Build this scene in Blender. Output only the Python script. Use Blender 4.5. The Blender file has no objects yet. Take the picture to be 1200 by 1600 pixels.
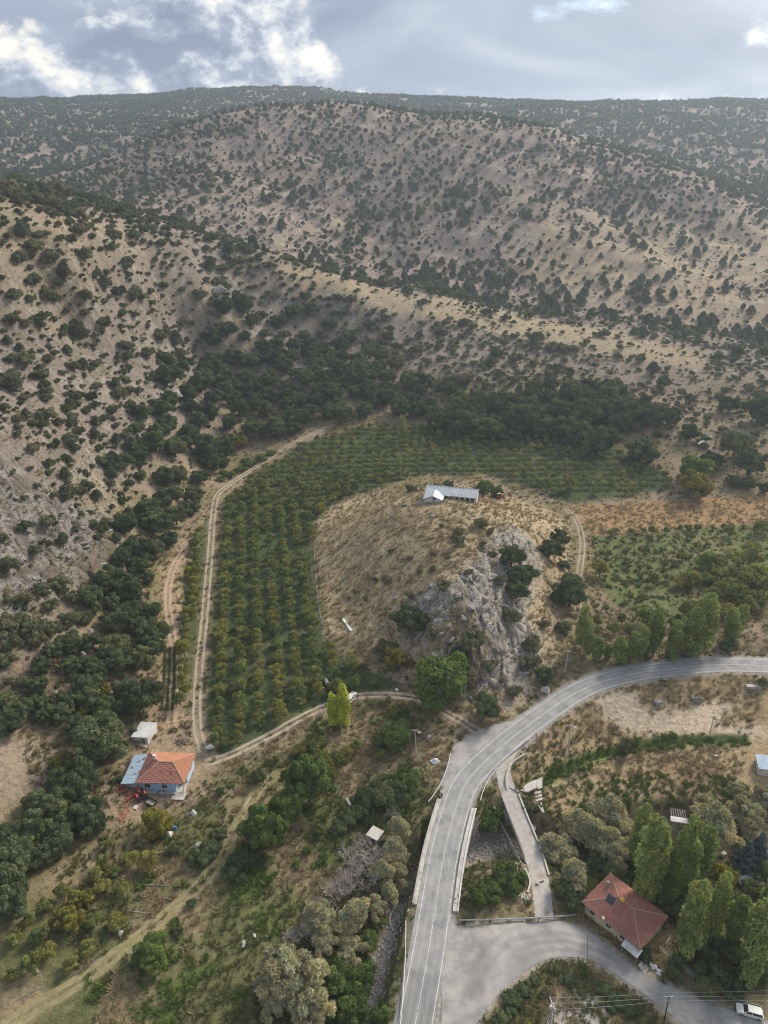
import bpy, bmesh, math, random
import numpy as np
from mathutils import Vector, Matrix

random.seed(7)
rng = np.random.default_rng(7)
scene = bpy.context.scene
C = scene.collection
R = math.radians

# ------------------------------------------------------------------ camera
CAM_H = 130.0
FPX = 1148.0                      # focal length in pixels of the 1200 x 1600 photograph
PITCH = R(25.6)
cam_data = bpy.data.cameras.new('camera')
cam = bpy.data.objects.new('camera', cam_data)
C.objects.link(cam)
cam.location = (0, 0, CAM_H)
cam.rotation_euler = (math.pi / 2 - PITCH, 0, 0)
cam_data.sensor_fit = 'VERTICAL'
cam_data.sensor_height = 24.0
cam_data.lens = 24.0 * FPX / 1600.0
cam_data.clip_start = 1.0
cam_data.clip_end = 40000.0
scene.camera = cam

# ------------------------------------------------------------------ light
SUN_AZ = R(44)        # clockwise from +Y (the viewing direction)
SUN_EL = R(33)
sun_dir = Vector((math.sin(SUN_AZ) * math.cos(SUN_EL), math.cos(SUN_AZ) * math.cos(SUN_EL), math.sin(SUN_EL)))
sun_data = bpy.data.lights.new('sun', 'SUN')
sun_data.energy = 2.6
sun_data.angle = R(20)
sun_data.color = (1.0, 0.91, 0.78)
sun = bpy.data.objects.new('sun', sun_data)
C.objects.link(sun)
sun.rotation_euler = sun_dir.to_track_quat('Z', 'Y').to_euler()
sun.location = (0, 0, 300)


def new_tree(nt):
    nt.nodes.clear()
    return nt.nodes, nt.links


def ramp(n, stops, interp='LINEAR'):
    r = n.new('ShaderNodeValToRGB')
    r.color_ramp.interpolation = interp
    els = r.color_ramp.elements
    while len(els) < len(stops):
        els.new(0.5)
    for e, (p, c) in zip(els, stops):
        e.position = p
        e.color = (*c, 1) if len(c) == 3 else c
    return r


def build_world():
    w = bpy.data.worlds.new('World')
    scene.world = w
    w.use_nodes = True
    n, l = new_tree(w.node_tree)
    out = n.new('ShaderNodeOutputWorld')
    bg = n.new('ShaderNodeBackground')
    bg.inputs['Strength'].default_value = 0.10
    l.new(bg.outputs[0], out.inputs['Surface'])
    sky = n.new('ShaderNodeTexSky')
    sky.sky_type = 'NISHITA'
    sky.sun_disc = False
    sky.sun_elevation = SUN_EL
    sky.sun_rotation = SUN_AZ
    sky.altitude = 1100
    sky.air_density = 1.0
    sky.dust_density = 1.6
    tc = n.new('ShaderNodeTexCoord')
    nrm = n.new('ShaderNodeVectorMath'); nrm.operation = 'NORMALIZE'
    l.new(tc.outputs['Generated'], nrm.inputs[0])

    def mapping(loc, scl):
        m = n.new('ShaderNodeMapping')
        m.inputs['Location'].default_value = loc
        m.inputs['Scale'].default_value = scl
        l.new(nrm.outputs[0], m.inputs['Vector'])
        return m

    def noise(m, scale, detail, rough, dist=0.0):
        t = n.new('ShaderNodeTexNoise')
        t.inputs['Scale'].default_value = scale
        t.inputs['Detail'].default_value = detail
        t.inputs['Roughness'].default_value = rough
        t.inputs['Distortion'].default_value = dist
        l.new(m.outputs[0], t.inputs['Vector'])
        return t.outputs['Fac']

    def mix(a, b, f, kind='RGBA', blend='MIX'):
        m = n.new('ShaderNodeMix'); m.data_type = kind; m.blend_type = blend
        ins = [s for s in m.inputs if s.type == ('RGBA' if kind == 'RGBA' else 'VALUE')]
        fac = m.inputs[0]
        A, B = (m.inputs[6], m.inputs[7]) if kind == 'RGBA' else (m.inputs[2], m.inputs[3])
        for v, s in ((f, fac), (a, A), (b, B)):
            if isinstance(v, (int, float)):
                s.default_value = v
            elif isinstance(v, tuple):
                s.default_value = (*v, 1)
            else:
                l.new(v, s)
        return m.outputs[2] if kind == 'RGBA' else m.outputs[0]

    def math_(op, a, b=None, clamp=False):
        m = n.new('ShaderNodeMath'); m.operation = op; m.use_clamp = clamp
        for i, v in enumerate((a, b)):
            if v is None:
                continue
            if isinstance(v, (int, float)):
                m.inputs[i].default_value = v
            else:
                l.new(v, m.inputs[i])
        return m.outputs[0]

    # layered stratus: broad grey-blue sheets, stretched along the horizon
    m1 = mapping(SKY_LOC1, (1.0, 1.0, 3.4))
    s1 = noise(m1, 3.4, 10, 0.55, 0.5)
    r1 = ramp(n, [(0.37, (1.2, 1.55, 2.25)), (0.47, (1.65, 2.0, 2.65)), (0.56, (2.25, 2.6, 3.2)), (0.68, (3.5, 3.8, 4.15))])
    l.new(s1, r1.inputs[0])
    # cumulus heads: billowing edges, sunlit cream rims over grey-blue undersides
    m2 = mapping(SKY_LOC2, (1.0, 1.0, 1.5))
    big = noise(m2, 2.3, 1, 0.5)
    fine = noise(m2, 10.0, 14, 0.60, 0.1)
    thr = math_('ADD', math_('MULTIPLY', big, 1.5), math_('MULTIPLY', fine, 0.9))
    r2 = ramp(n, [(0.0, (0, 0, 0)), (1, (1, 1, 1))])
    r2.color_ramp.elements[0].position = SKY_T0
    r2.color_ramp.elements[1].position = SKY_T1
    l.new(math_('MULTIPLY', thr, 0.5), r2.inputs[0])
    m3 = mapping((SKY_LOC2[0] + 0.012, SKY_LOC2[1], SKY_LOC2[2] + 0.028), (1.0, 1.0, 1.5))
    fine2 = noise(m3, 10.0, 14, 0.60, 0.1)
    m5 = mapping((SKY_LOC2[0] + 5, SKY_LOC2[1], SKY_LOC2[2]), (1.0, 1.0, 2.6))
    body = noise(m5, 7.0, 8, 0.55, 0.4)
    lit = math_('MULTIPLY_ADD', math_('SUBTRACT', fine, fine2), 3.2, True)
    l.new(math_('MULTIPLY_ADD', body, 1.9), lit.node.inputs[2])
    lit.node.inputs[2].links[0].from_node.inputs[2].default_value = -0.50
    r3 = ramp(n, [(0.10, (1.2, 1.48, 2.1)), (0.34, (1.9, 2.2, 2.8)), (0.54, (3.5, 3.75, 4.1)), (0.74, (5.3, 5.1, 4.75)), (0.95, (6.8, 6.3, 5.5))])
    l.new(lit, r3.inputs[0])
    # gaps of blue
    m4 = mapping(SKY_LOC3, (1.0, 1.0, 2.6))
    gap = noise(m4, 4.5, 6, 0.55)
    r4 = ramp(n, [(0.62, (0, 0, 0)), (0.72, (1, 1, 1))])
    l.new(gap, r4.inputs[0])
    c = mix(r1.outputs[0], mix(sky.outputs[0], (3.6, 4.8, 6.2), 0.6), r4.outputs[0])
    c = mix(c, r3.outputs[0], r2.outputs[0])
    # brightening of the cloud sheet round the hidden sun
    dp = n.new('ShaderNodeVectorMath'); dp.operation = 'DOT_PRODUCT'
    l.new(nrm.outputs[0], dp.inputs[0])
    dp.inputs[1].default_value = sun_dir
    g = math_('POWER', math_('MAXIMUM', dp.outputs['Value'], 0.0), 6.0)
    c = mix(c, mix(c, (8.6, 8.5, 8.2), 0.75), math_('MULTIPLY', g, 0.6, True))
    l.new(c, bg.inputs['Color'])


SKY_LOC1 = (3.1, 0.6, 0.4)
SKY_LOC2 = (7.71, 4.5, 0.2)
SKY_LOC3 = (8.1, 8.0, 0.3)
SKY_T0, SKY_T1 = 0.585, 0.635
build_world()

vs = scene.view_settings
vs.view_transform = 'Standard'
vs.look = 'None'
vs.exposure = 0.98
vs.gamma = 1.0
vs.use_curve_mapping = False
scene.cycles.use_denoising = True
scene.cycles.filter_width = 1.0
scene.cycles.max_bounces = 6
scene.cycles.diffuse_bounces = 3
scene.cycles.transparent_max_bounces = 4
scene.cycles.transmission_bounces = 3
scene.cycles.volume_bounces = 1

# ------------------------------------------------------------------ numpy noise
_perm = np.random.default_rng(3).permutation(4096)
_grad = np.random.default_rng(4).uniform(0, 2 * np.pi, 4096)
_gx, _gy = np.cos(_grad), np.sin(_grad)


def perlin(x, y, seed=0):
    xi = np.floor(x).astype(np.int64); yi = np.floor(y).astype(np.int64)
    xf = x - xi; yf = y - yi
    u = xf * xf * xf * (xf * (xf * 6 - 15) + 10); v = yf * yf * yf * (yf * (yf * 6 - 15) + 10)

    def g(ix, iy, dx, dy):
        h = _perm[(_perm[(ix + seed * 57) & 4095] + iy) & 4095]
        return _gx[h] * dx + _gy[h] * dy
    a = g(xi, yi, xf, yf); b = g(xi + 1, yi, xf - 1, yf)
    c = g(xi, yi + 1, xf, yf - 1); d = g(xi + 1, yi + 1, xf - 1, yf - 1)
    return (a + u * (b - a)) * (1 - v) + (c + u * (d - c)) * v


def fbm(x, y, wave, octv=4, seed=0, rough=0.5):
    s = 0.0; a = 1.0; t = 0.0; f = 1.0 / wave
    for o in range(octv):
        s = s + a * perlin(x * f + 13.7 * o, y * f - 7.1 * o, seed + o); t += a
        a *= rough; f *= 2.03
    return s / t * 1.6


def ridged(x, y, wave, octv=4, seed=0):
    s = 0.0; a = 1.0; t = 0.0; f = 1.0 / wave
    for o in range(octv):
        s = s + a * (1 - np.abs(perlin(x * f + 3.7 * o, y * f + 9.1 * o, seed + o)) * 2.2); t += a
        a *= 0.5; f *= 2.1
    return s / t


def cells(x, y, w, seed=0):
    """cellular noise: distance gap to the next cell, a random number per cell, offset from the cell's seed"""
    x = x / w; y = y / w
    xi = np.floor(x).astype(np.int64); yi = np.floor(y).astype(np.int64)
    f1 = np.full(x.shape, 9.0); f2 = np.full(x.shape, 9.0); rid = np.zeros(x.shape); ox = np.zeros(x.shape); oy = np.zeros(x.shape)
    for dx in (-1, 0, 1):
        for dy in (-1, 0, 1):
            h = _perm[(_perm[(xi + dx + seed * 31) & 4095] + yi + dy) & 4095]
            px = xi + dx + (h % 61) / 61.0; py = yi + dy + (h % 53) / 53.0
            ax, ay = x - px, y - py
            d = np.hypot(ax, ay)
            near = d < f1
            f2 = np.where(near, f1, np.minimum(f2, d)); f1 = np.where(near, d, f1)
            rid = np.where(near, (h % 97) / 97.0, rid); ox = np.where(near, ax, ox); oy = np.where(near, ay, oy)
    return f2 - f1, rid, ox, oy


def sstep(a, b, x):
    t = np.clip((x - a) / (b - a), 0, 1)
    return t * t * (3 - 2 * t)


# ------------------------------------------------------------------ pixels to rays
def ray(px, py):
    u = (np.asarray(px, float) - 600.0) / FPX
    v = (800.0 - np.asarray(py, float)) / FPX
    return u, math.cos(PITCH) + v * math.sin(PITCH), -math.sin(PITCH) + v * math.cos(PITCH)


S = CAM_H / 110.0
ctrl = []


def cz(px, py, z):           # control point where the ray meets height z
    a, b, c = ray(px, py)
    t = (z * S - CAM_H) / c
    ctrl.append((a * t, b * t, z * S))


def cy(px, py, y):           # control point where the ray has gone y metres forward
    a, b, c = ray(px, py)
    t = y * S / b
    ctrl.append((a * t, y * S, CAM_H + c * t))


def cw(x, y, z):
    ctrl.append((x * S, y * S, z * S))


# valley floor
for p in [(620, 1600, 0), (700, 1600, 0), (690, 1450, 0), (655, 1430, 0), (740, 1250, 0), (700, 1300, 0), (700, 1200, 0), (780, 1170, 0.3), (870, 1095, .8),
          (960, 1060, 1.2), (1080, 1045, 1.6), (1200, 1040, 2), (850, 1480, -.3), (950, 1500, -.8), (1060, 1570, -1.2), (1190, 1620, -1.5),
          (840, 1430, -.5), (800, 1270, -.6), (790, 1200, 0), (960, 1430, -1.2), (1050, 1480, -1.6), (1150, 1450, -2), (1200, 1540, -1.6),
          (900, 1220, -2.2), (1000, 1200, -2.2), (1100, 1180, -2), (1190, 1200, -2), (900, 1140, -1.2), (1000, 1120, -.6), (1150, 1120, -.8), (1200, 1100, 0),
          (950, 1290, -3), (1050, 1260, -3), (1190, 1270, -3), (880, 1320, -3), (1100, 1350, -3),
          (560, 1600, -4), (600, 1480, -3.5), (560, 1400, -3), (590, 1300, -2), (480, 1480, -2.6), (500, 1350, -2), (420, 1560, -2), (380, 1420, -1.2),
          (620, 1230, -1.2), (560, 1220, -1.5), (470, 1230, -.8), (560, 1160, -.6), (650, 1150, -.2), (470, 1140, 0), (350, 1200, 0), (560, 1080, .4), (680, 1110, .2),
          (250, 1560, -.6), (100, 1600, 0), (230, 1420, 0), (120, 1480, 1), (20, 1560, 1.4), (300, 1300, 0), (200, 1330, .8), (260, 1230, .6), (320, 1150, .2),
          (300, 1050, .5), (400, 1050, .5), (480, 1000, .8), (320, 950, 1), (420, 900, 1.4), (330, 850, 2), (400, 800, 2.6), (480, 780, 3), (560, 740, 3.4),
          (650, 710, 4), (760, 700, 4), (900, 720, 4), (1000, 740, 4), (860, 770, 3), (470, 690, 5), (560, 670, 5.5), (660, 660, 6), (800, 665, 6), (930, 690, 5.5),
          (1040, 730, 5), (1120, 760, 4), (950, 800, 3), (1100, 790, 3.4), (1200, 770, 5), (1000, 870, 2.2), (1150, 850, 2.4), (1200, 900, 2.6), (1000, 960, 1.5),
          (1150, 960, 2), (1200, 980, 3.2), (930, 1010, 1), (910, 900, 2.4), (1100, 1010, 1.4), (1190, 1010, 3)]:
    cz(*p)
# the mound in the middle
for p in [(705, 772, 15), (600, 790, 11.5), (540, 808, 6), (495, 830, 2.4), (495, 900, 1.9), (512, 1000, 1), (600, 850, 11), (700, 840, 16), (790, 800, 13.5), (845, 815, 8.5),
          (885, 835, 3.4), (888, 870, 2.6), (885, 940, 2.5), (700, 920, 15.5), (650, 920, 11), (745, 895, 16), (720, 980, 11), (690, 1025, 7), (675, 1062, 2.4), (635, 1085, .8),
          (765, 1055, 4.2), (800, 975, 8.5), (855, 1000, 3.6), (785, 1108, 1.2), (850, 1068, 1.2), (580, 920, 6), (555, 985, 2.4), (610, 1000, 4.2), (830, 900, 9), (800, 850, 14)]:
    cz(*p)
for p in [(19, 230, 9), (20, 246, 4.2), (0, 227, 6.5), (-2, 240, 3.6), (36, 219, 7.5), (40, 233, 3.6), (-13, 222, 4.0), (52, 215, 5), (28, 222, 10.5), (9, 226, 9)]:
    cw(*p)
# left hillside
for p in [(240, 1100, 1.6), (170, 1180, 2.6), (60, 1330, 3.4), (0, 1430, 4.2), (70, 1180, 6), (0, 1200, 8), (110, 1050, 9.5), (0, 1020, 15), (180, 960, 7), (250, 880, 3.6),
          (150, 850, 15), (60, 850, 22), (0, 850, 26), (200, 790, 12), (260, 760, 8), (310, 700, 8), (120, 700, 30), (0, 700, 40), (210, 680, 22), (360, 650, 11),
          (200, 600, 33), (100, 600, 41), (0, 600, 48), (300, 600, 21), (400, 620, 12), (300, 520, 36), (200, 500, 50), (100, 500, 56), (0, 500, 62),
          (200, 410, 70), (100, 400, 77), (0, 400, 80), (300, 450, 55), (380, 480, 42), (450, 560, 22), (520, 600, 15), (420, 540, 27), (500, 520, 26), (600, 560, 19), (620, 620, 10),
          (730, 640, 8.5), (850, 620, 10), (700, 570, 19), (800, 570, 17), (900, 590, 13), (1000, 650, 10), (1100, 690, 8.5), (1200, 700, 8.5), (1100, 620, 12), (1200, 640, 11)]:
    cz(*p)
for p in [(0, 288, 370), (60, 293, 378), (130, 312, 385), (190, 332, 388), (250, 352, 392), (330, 388, 402), (430, 415, 415), (520, 442, 425), (620, 462, 432), (700, 477, 432), (800, 497, 425),
          (900, 517, 412), (1000, 538, 395), (1090, 558, 375), (1180, 580, 350), (0, 330, 345)]:
    cy(*p)
# main hill beyond
for p in [(600, 400, 560), (600, 300, 650), (600, 230, 722), (600, 180, 800), (520, 168, 815), (430, 168, 815), (340, 178, 805), (280, 198, 780), (210, 238, 735), (140, 276, 680), (300, 300, 620), (300, 350, 560), (430, 360, 575),
          (450, 230, 720), (450, 300, 640), (720, 186, 800), (800, 193, 785), (880, 205, 770), (950, 232, 750), (800, 400, 540), (800, 300, 640), (950, 300, 660), (950, 420, 520), (1050, 272, 715), (1130, 308, 675),
          (1200, 338, 650), (1100, 400, 560), (1200, 440, 505), (1000, 480, 470), (1200, 520, 420), (700, 440, 500), (850, 470, 470), (1100, 520, 425)]:
    cy(*p)
# hollows the camera cannot see into
for p in [(-190, 500, 66), (-110, 480, 60), (-260, 480, 74), (-300, 620, 80), (-30, 478, 42), (-220, 900, 100), (0, 1000, 128), (250, 930, 108), (420, 800, 76), (-420, 560, 88)]:
    cw(*p)
# far plateau
for p in [(60, 245, 930), (60, 200, 1150), (0, 160, 1500), (120, 163, 1500), (250, 151, 1600), (330, 142, 1680), (400, 138, 1700), (480, 141, 1700), (560, 150, 1680), (680, 155, 1620), (800, 160, 1560), (920, 164, 1500),
          (1080, 165, 1440), (1200, 164, 1400), (1080, 225, 1060), (1200, 262, 930), (1000, 192, 1180), (200, 210, 1050), (850, 183, 1200), (1200, 210, 1150)]:
    cy(*p)
for x in (-2600, -1700, -900, -300, 300, 900, 1700, 2600):
    cw(x, 2300, 205)
for x, y, z in [(-900, 1500, 200), (1050, 1400, 192), (-700, 900, 135), (800, 900, 110), (-480, 380, 110), (-420, 250, 80), (-300, 120, 45), (-250, 20, 25), (520, 520, 40), (450, 330, 18), (330, 200, 8), (260, 80, 3),
                (-900, 400, 150), (-700, 0, 110), (800, 400, 70), (700, 0, 60), (-300, -200, 40), (0, -150, 2), (300, -200, 30), (-900, -700, 150), (0, -900, 60), (900, -700, 130),
                (0, 40, -.5), (60, 30, -1), (-60, 30, 0), (-130, 80, 8), (120, 50, -1), (-2200, 0, 210), (2200, 0, 190), (0, -2300, 180), (-1700, 1200, 205), (1700, 1200, 195)]:
    cw(x, y, z)
ctrl = np.array(ctrl)


def tps_fit(P, lam=0.4):
    n_ = len(P); xy = P[:, :2] / 500.0
    d2 = ((xy[:, None] - xy[None]) ** 2).sum(-1)
    K = np.where(d2 > 0, d2 * np.log(d2 + 1e-30), 0) * 0.5
    K[np.arange(n_), np.arange(n_)] += lam * 1e-4
    Q = np.c_[np.ones(n_), xy]
    A = np.zeros((n_ + 3, n_ + 3)); A[:n_, :n_] = K; A[:n_, n_:] = Q; A[n_:, :n_] = Q.T
    return np.linalg.solve(A, np.r_[P[:, 2], np.zeros(3)])


_w = tps_fit(ctrl)


def tps(x, y):
    xy = np.c_[x.ravel(), y.ravel()] / 500.0
    out = np.empty(len(xy))
    cx = ctrl[:, :2] / 500.0
    for i in range(0, len(xy), 20000):
        q = xy[i:i + 20000]
        d2 = (q[:, :1] - cx[:, 0]) ** 2 + (q[:, 1:] - cx[:, 1]) ** 2
        k = d2 * np.log(d2 + 1e-30) * 0.5
        out[i:i + 20000] = k @ _w[:-3] + _w[-3] + q @ _w[-2:]
    return out.reshape(x.shape)


# ------------------------------------------------------------------ polar height grid round the foot of the camera
AZ = np.r_[np.arange(-180, -40, 4.0), np.arange(-40, 40, 0.125), np.arange(40, 180.1, 4.0)]
AZ[0] = -180; AZ[-1] = 180
RAD = np.r_[[0.5, 20, 40, 52], np.exp(np.arange(math.log(60), math.log(520), 0.0036)),
            np.exp(np.arange(math.log(521), math.log(2700), 0.0056)), [2800, 3100, 3500, 4200, 5200, 7000, 10000, 15000]]
AZr = np.radians(AZ)
GA, GR = np.meshgrid(AZr, RAD)
GX, GY = np.sin(GA) * GR, np.cos(GA) * GR
# smooth base on a thinned grid, then linear upsampling
ia = np.unique(np.r_[np.arange(0, len(AZ), 3), len(AZ) - 1]); ir = np.unique(np.r_[np.arange(0, len(RAD), 3), len(RAD) - 1])
base = tps(GX[np.ix_(ir, ia)], GY[np.ix_(ir, ia)])
tmp = np.empty((len(ir), len(AZ)))
for k in range(len(ir)):
    tmp[k] = np.interp(AZr, AZr[ia], base[k])
GZ = np.empty((len(RAD), len(AZ)))
lr = np.log(RAD)
for k in range(len(AZ)):
    GZ[:, k] = np.interp(lr, lr[ir], tmp[:, k])
far = sstep(2600, 3800, GR)
GZ = GZ * (1 - far) + 205 * S * far
np.clip(GZ, -12, 300, out=GZ)
mean = GZ[:, :-1].mean(axis=1)
GZ[0] = GZ[0].mean(); GZ[:, -1] = GZ[:, 0]

LOGR = np.log(RAD)


def lookup(G, x, y):
    x = np.asarray(x, float); y = np.asarray(y, float)
    r = np.clip(np.hypot(x, y), RAD[0], RAD[-1] * .999); a = np.arctan2(x, y)
    i = np.clip(np.searchsorted(RAD, r, 'right') - 1, 0, len(RAD) - 2)
    j = np.clip(np.searchsorted(AZr, a, 'right') - 1, 0, len(AZr) - 2)
    fi = (r - RAD[i]) / (RAD[i + 1] - RAD[i]); fj = (a - AZr[j]) / (AZr[j + 1] - AZr[j])
    return (G[i, j] * (1 - fi) + G[i + 1, j] * fi) * (1 - fj) + (G[i, j + 1] * (1 - fi) + G[i + 1, j + 1] * fi) * fj


def hz(x, y):
    return lookup(GZ, x, y)


_T = np.exp(np.linspace(math.log(55), math.log(3500), 2200))


def at(px, py):
    """the point of the ground seen at a pixel of the photograph"""
    a, b, c = (float(v) for v in ray(px, py))
    n_ = math.sqrt(a * a + b * b + c * c); a /= n_; b /= n_; c /= n_
    z = CAM_H + c * _T
    g = hz(a * _T, b * _T)
    k = np.nonzero(z < g)[0]
    if len(k) == 0 or k[0] == 0:
        t = _T[-1]
    else:
        k = k[0]
        d0 = z[k - 1] - g[k - 1]; d1 = z[k] - g[k]
        t = _T[k - 1] + (_T[k] - _T[k - 1]) * d0 / (d0 - d1)
    x, y = a * t, b * t
    return np.array([x, y, float(hz(x, y))])


def pts(seq):
    return np.array([at(*p) for p in seq])


def spline(P, step):
    """Catmull-Rom through points, resampled about every step metres"""
    P = np.asarray(P, float)
    Q = np.vstack([2 * P[0] - P[1], P, 2 * P[-1] - P[-2]])
    out = []
    for i in range(1, len(Q) - 2):
        for t in np.linspace(0, 1, 16, endpoint=False):
            a, b, c, d = Q[i - 1], Q[i], Q[i + 1], Q[i + 2]
            out.append(.5 * (2 * b + (c - a) * t + (2 * a - 5 * b + 4 * c - d) * t * t + (3 * b - a - 3 * c + d) * t ** 3))
    out.append(Q[-2])
    out = np.array(out)
    L = np.r_[0, np.cumsum(np.hypot(*np.diff(out[:, :2], axis=0).T))]
    s = np.linspace(0, L[-1], max(2, int(L[-1] / step) + 1))
    return np.stack([np.interp(s, L, out[:, k]) for k in range(out.shape[1])], 1)


def offset(P, d):
    """shift a plan polyline sideways, positive to the right of its direction"""
    t = np.gradient(P[:, :2], axis=0)
    t /= np.linalg.norm(t, axis=1)[:, None] + 1e-9
    Q = P.copy()
    Q[:, 0] += t[:, 1] * d; Q[:, 1] -= t[:, 0] * d
    return Q


def inside(poly, x, y):
    poly = np.asarray(poly)[:, :2]
    r = np.zeros(np.shape(x), bool)
    j = len(poly) - 1
    for i in range(len(poly)):
        xi, yi = poly[i]; xj, yj = poly[j]
        c = ((yi > y) != (yj > y)) & (x < (xj - xi) * (y - yi) / (yj - yi + 1e-12) + xi)
        r ^= c
        j = i
    return r


def dist_line(P, x, y, pad=40.0, want_z=False):
    """distance to a plan polyline (inf beyond pad); also the height of the nearest point"""
    P = np.asarray(P)
    D = np.full(np.shape(x), 1e9); Z = np.zeros(np.shape(x))
    m = (x > P[:, 0].min() - pad) & (x < P[:, 0].max() + pad) & (y > P[:, 1].min() - pad) & (y < P[:, 1].max() + pad)
    X, Y = x[m], y[m]
    d_ = np.full(X.shape, 1e9); z_ = np.zeros(X.shape)
    for i in range(len(P) - 1):
        a, b = P[i], P[i + 1]
        v = b[:2] - a[:2]; L = (v ** 2).sum() + 1e-9
        t = np.clip(((X - a[0]) * v[0] + (Y - a[1]) * v[1]) / L, 0, 1)
        d = np.hypot(X - a[0] - t * v[0], Y - a[1] - t * v[1])
        k = d < d_
        d_[k] = d[k]
        if want_z:
            z_[k] = (a[2] + t * (b[2] - a[2]))[k]
    D[m] = d_; Z[m] = z_
    return (D, Z) if want_z else D


def dist_poly(poly, x, y, pad=30.0):
    """signed distance, negative inside"""
    P = np.vstack([np.asarray(poly), np.asarray(poly)[:1]])
    d = dist_line(P, x, y, pad)
    return np.where(inside(poly, x, y), -d, d)

# ------------------------------------------------------------------ roads, tracks and the stream in plan
ROAD_W = 2.75         # edge line to centre line
left_line = spline(pts([(606, 1680), (622, 1600), (645, 1495), (657, 1420), (675, 1325), (702, 1235), (727, 1197), (762, 1164), (800, 1134), (840, 1104), (885, 1076), (930, 1056), (990, 1042), (1050, 1034.5),
                        (1110, 1031), (1200, 1030), (1290, 1034)]), 1.0)
road_c = offset(left_line, ROAD_W)
k = np.ones(41) / 41
zc = np.convolve(np.pad(road_c[:, 2], 20, mode='edge'), k, 'valid')
road_c[:, 2] = zc
side_up = [(690, 1418), (702, 1432), (718, 1448), (760, 1447), (850, 1440), (905, 1447), (950, 1480), (1010, 1522), (1080, 1556), (1150, 1581), (1260, 1612)]
side_lo = [(690, 1690), (722, 1640), (745, 1600), (772, 1562), (805, 1530), (845, 1503), (885, 1495), (925, 1500), (965, 1524), (1010, 1556), (1100, 1625)]
old_c = spline(pts([(800, 1165), (786, 1195), (789, 1222), (803, 1262), (822, 1310), (836, 1350), (845, 1390), (850, 1436)]), 1.0)


def ray_z(px, py, z):
    a, b, c = ray(px, py)
    t = (z - CAM_H) / c
    return np.array([a * t, b * t, z])


chan = spline([ray_z(*p) for p in [(540, 1720, -7.2), (560, 1630, -7), (584, 1550, -6.8), (612, 1450, -6.6), (640, 1385, -6.4), (700, 1345, -6.4), (790, 1322, -6.3), (850, 1330, -6.2), (920, 1335, -6), (1000, 1300, -6), (1080, 1290, -6), (1200, 1300, -5.8), (1300, 1330, -5.8)]], 2.0)
ditch = spline(pts([(838, 1225), (900, 1192), (960, 1172), (1030, 1160), (1090, 1156), (1160, 1155)]), 1.5)

TRACKS = {   # wheel tracks of bare earth: centre line, half gauge, half width
    'orchard_track': ([(318, 1175), (308, 1130), (310, 1060), (318, 980), (328, 870), (336, 785), (352, 762), (395, 733), (440, 704), (480, 682), (520, 664)], 0.85, 0.36),
    'farm_track': ([(322, 1192), (360, 1180), (420, 1150), (470, 1122), (515, 1101), (560, 1088), (610, 1086), (660, 1094), (705, 1118), (745, 1142)], 0.85, 0.42),
    'hill_track': ([(268, 1130), (272, 1060), (270, 1000), (262, 940), (268, 895), (282, 868), (298, 850)], 0.8, 0.5),
    'meadow_track': ([(-40, 1640), (40, 1585), (130, 1530), (210, 1470), (290, 1405), (340, 1350), (375, 1285), (405, 1235), (440, 1205)], 0.95, 0.55),
    'field_track': ([(903, 955), (905, 900), (910, 850), (902, 815), (884, 795)], 0.8, 0.24),
}
track_c = {k_: spline(pts(v[0]), 1.0) for k_, v in TRACKS.items()}
for c_ in track_c.values():
    c_[:, 2] = np.convolve(np.pad(c_[:, 2], 5, mode='edge'), np.ones(11) / 11, 'valid')

Z = {}
Z['orchard'] = pts([(320, 1130), (330, 1000), (345, 850), (352, 785), (400, 742), (470, 694), (560, 668), (680, 662), (850, 682), (960, 700), (1040, 738), (1050, 765), (900, 787), (870, 782), (850, 768), (760, 741), (668, 741),
                    (570, 768), (515, 792), (492, 818), (490, 900), (505, 1000), (540, 1030), (600, 1055), (625, 1076), (560, 1083), (480, 1115), (400, 1160), (345, 1180)])
Z['orchard_left'] = pts([(325, 800), (318, 900), (306, 1000), (297, 1115), (262, 1115), (268, 1020), (285, 950), (302, 850)])
Z['green'] = pts([(928, 840), (1060, 828), (1210, 815), (1210, 930), (1130, 965), (1010, 975), (945, 930), (930, 890)])
Z['brown'] = pts([(885, 792), (1060, 781), (1210, 768), (1210, 813), (1060, 826), (928, 836), (905, 815)])
Z['meadow'] = pts([(-60, 1650), (-20, 1490), (130, 1390), (310, 1255), (400, 1180), (480, 1132), (560, 1098), (640, 1096), (700, 1125), (700, 1190), (660, 1270), (630, 1420), (610, 1650)])
Z['mound'] = pts([(494, 815), (560, 776), (672, 768), (800, 778), (868, 800), (888, 840), (888, 960), (872, 1030), (800, 1120), (740, 1125), (640, 1062), (545, 992), (510, 990)])
Z['rock'] = pts([(645, 985), (632, 950), (660, 925), (700, 905), (750, 865), (770, 835), (800, 825), (845, 860), (850, 905), (820, 960), (840, 1010), (835, 1060), (805, 1115), (765, 1110), (725, 1050), (690, 1030), (665, 1010)])
Z['bank'] = pts([(820, 1180), (850, 1150), (900, 1112), (960, 1082), (1060, 1064), (1210, 1064), (1210, 1270), (1000, 1255), (850, 1280), (806, 1235)])
Z['dirt'] = pts([(925, 1096), (990, 1082), (1010, 1112), (1060, 1112), (1120, 1096), (1140, 1105), (1120, 1130), (1210, 1135), (1210, 1150), (1090, 1152), (1010, 1150), (950, 1130)])
Z['yard'] = pts([(175, 1290), (200, 1225), (240, 1155), (300, 1150), (335, 1175), (340, 1195), (300, 1245), (240, 1272)])
Z['scree'] = pts([(-30, 1130), (80, 1140), (110, 1200), (60, 1260), (-30, 1290)])
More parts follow.
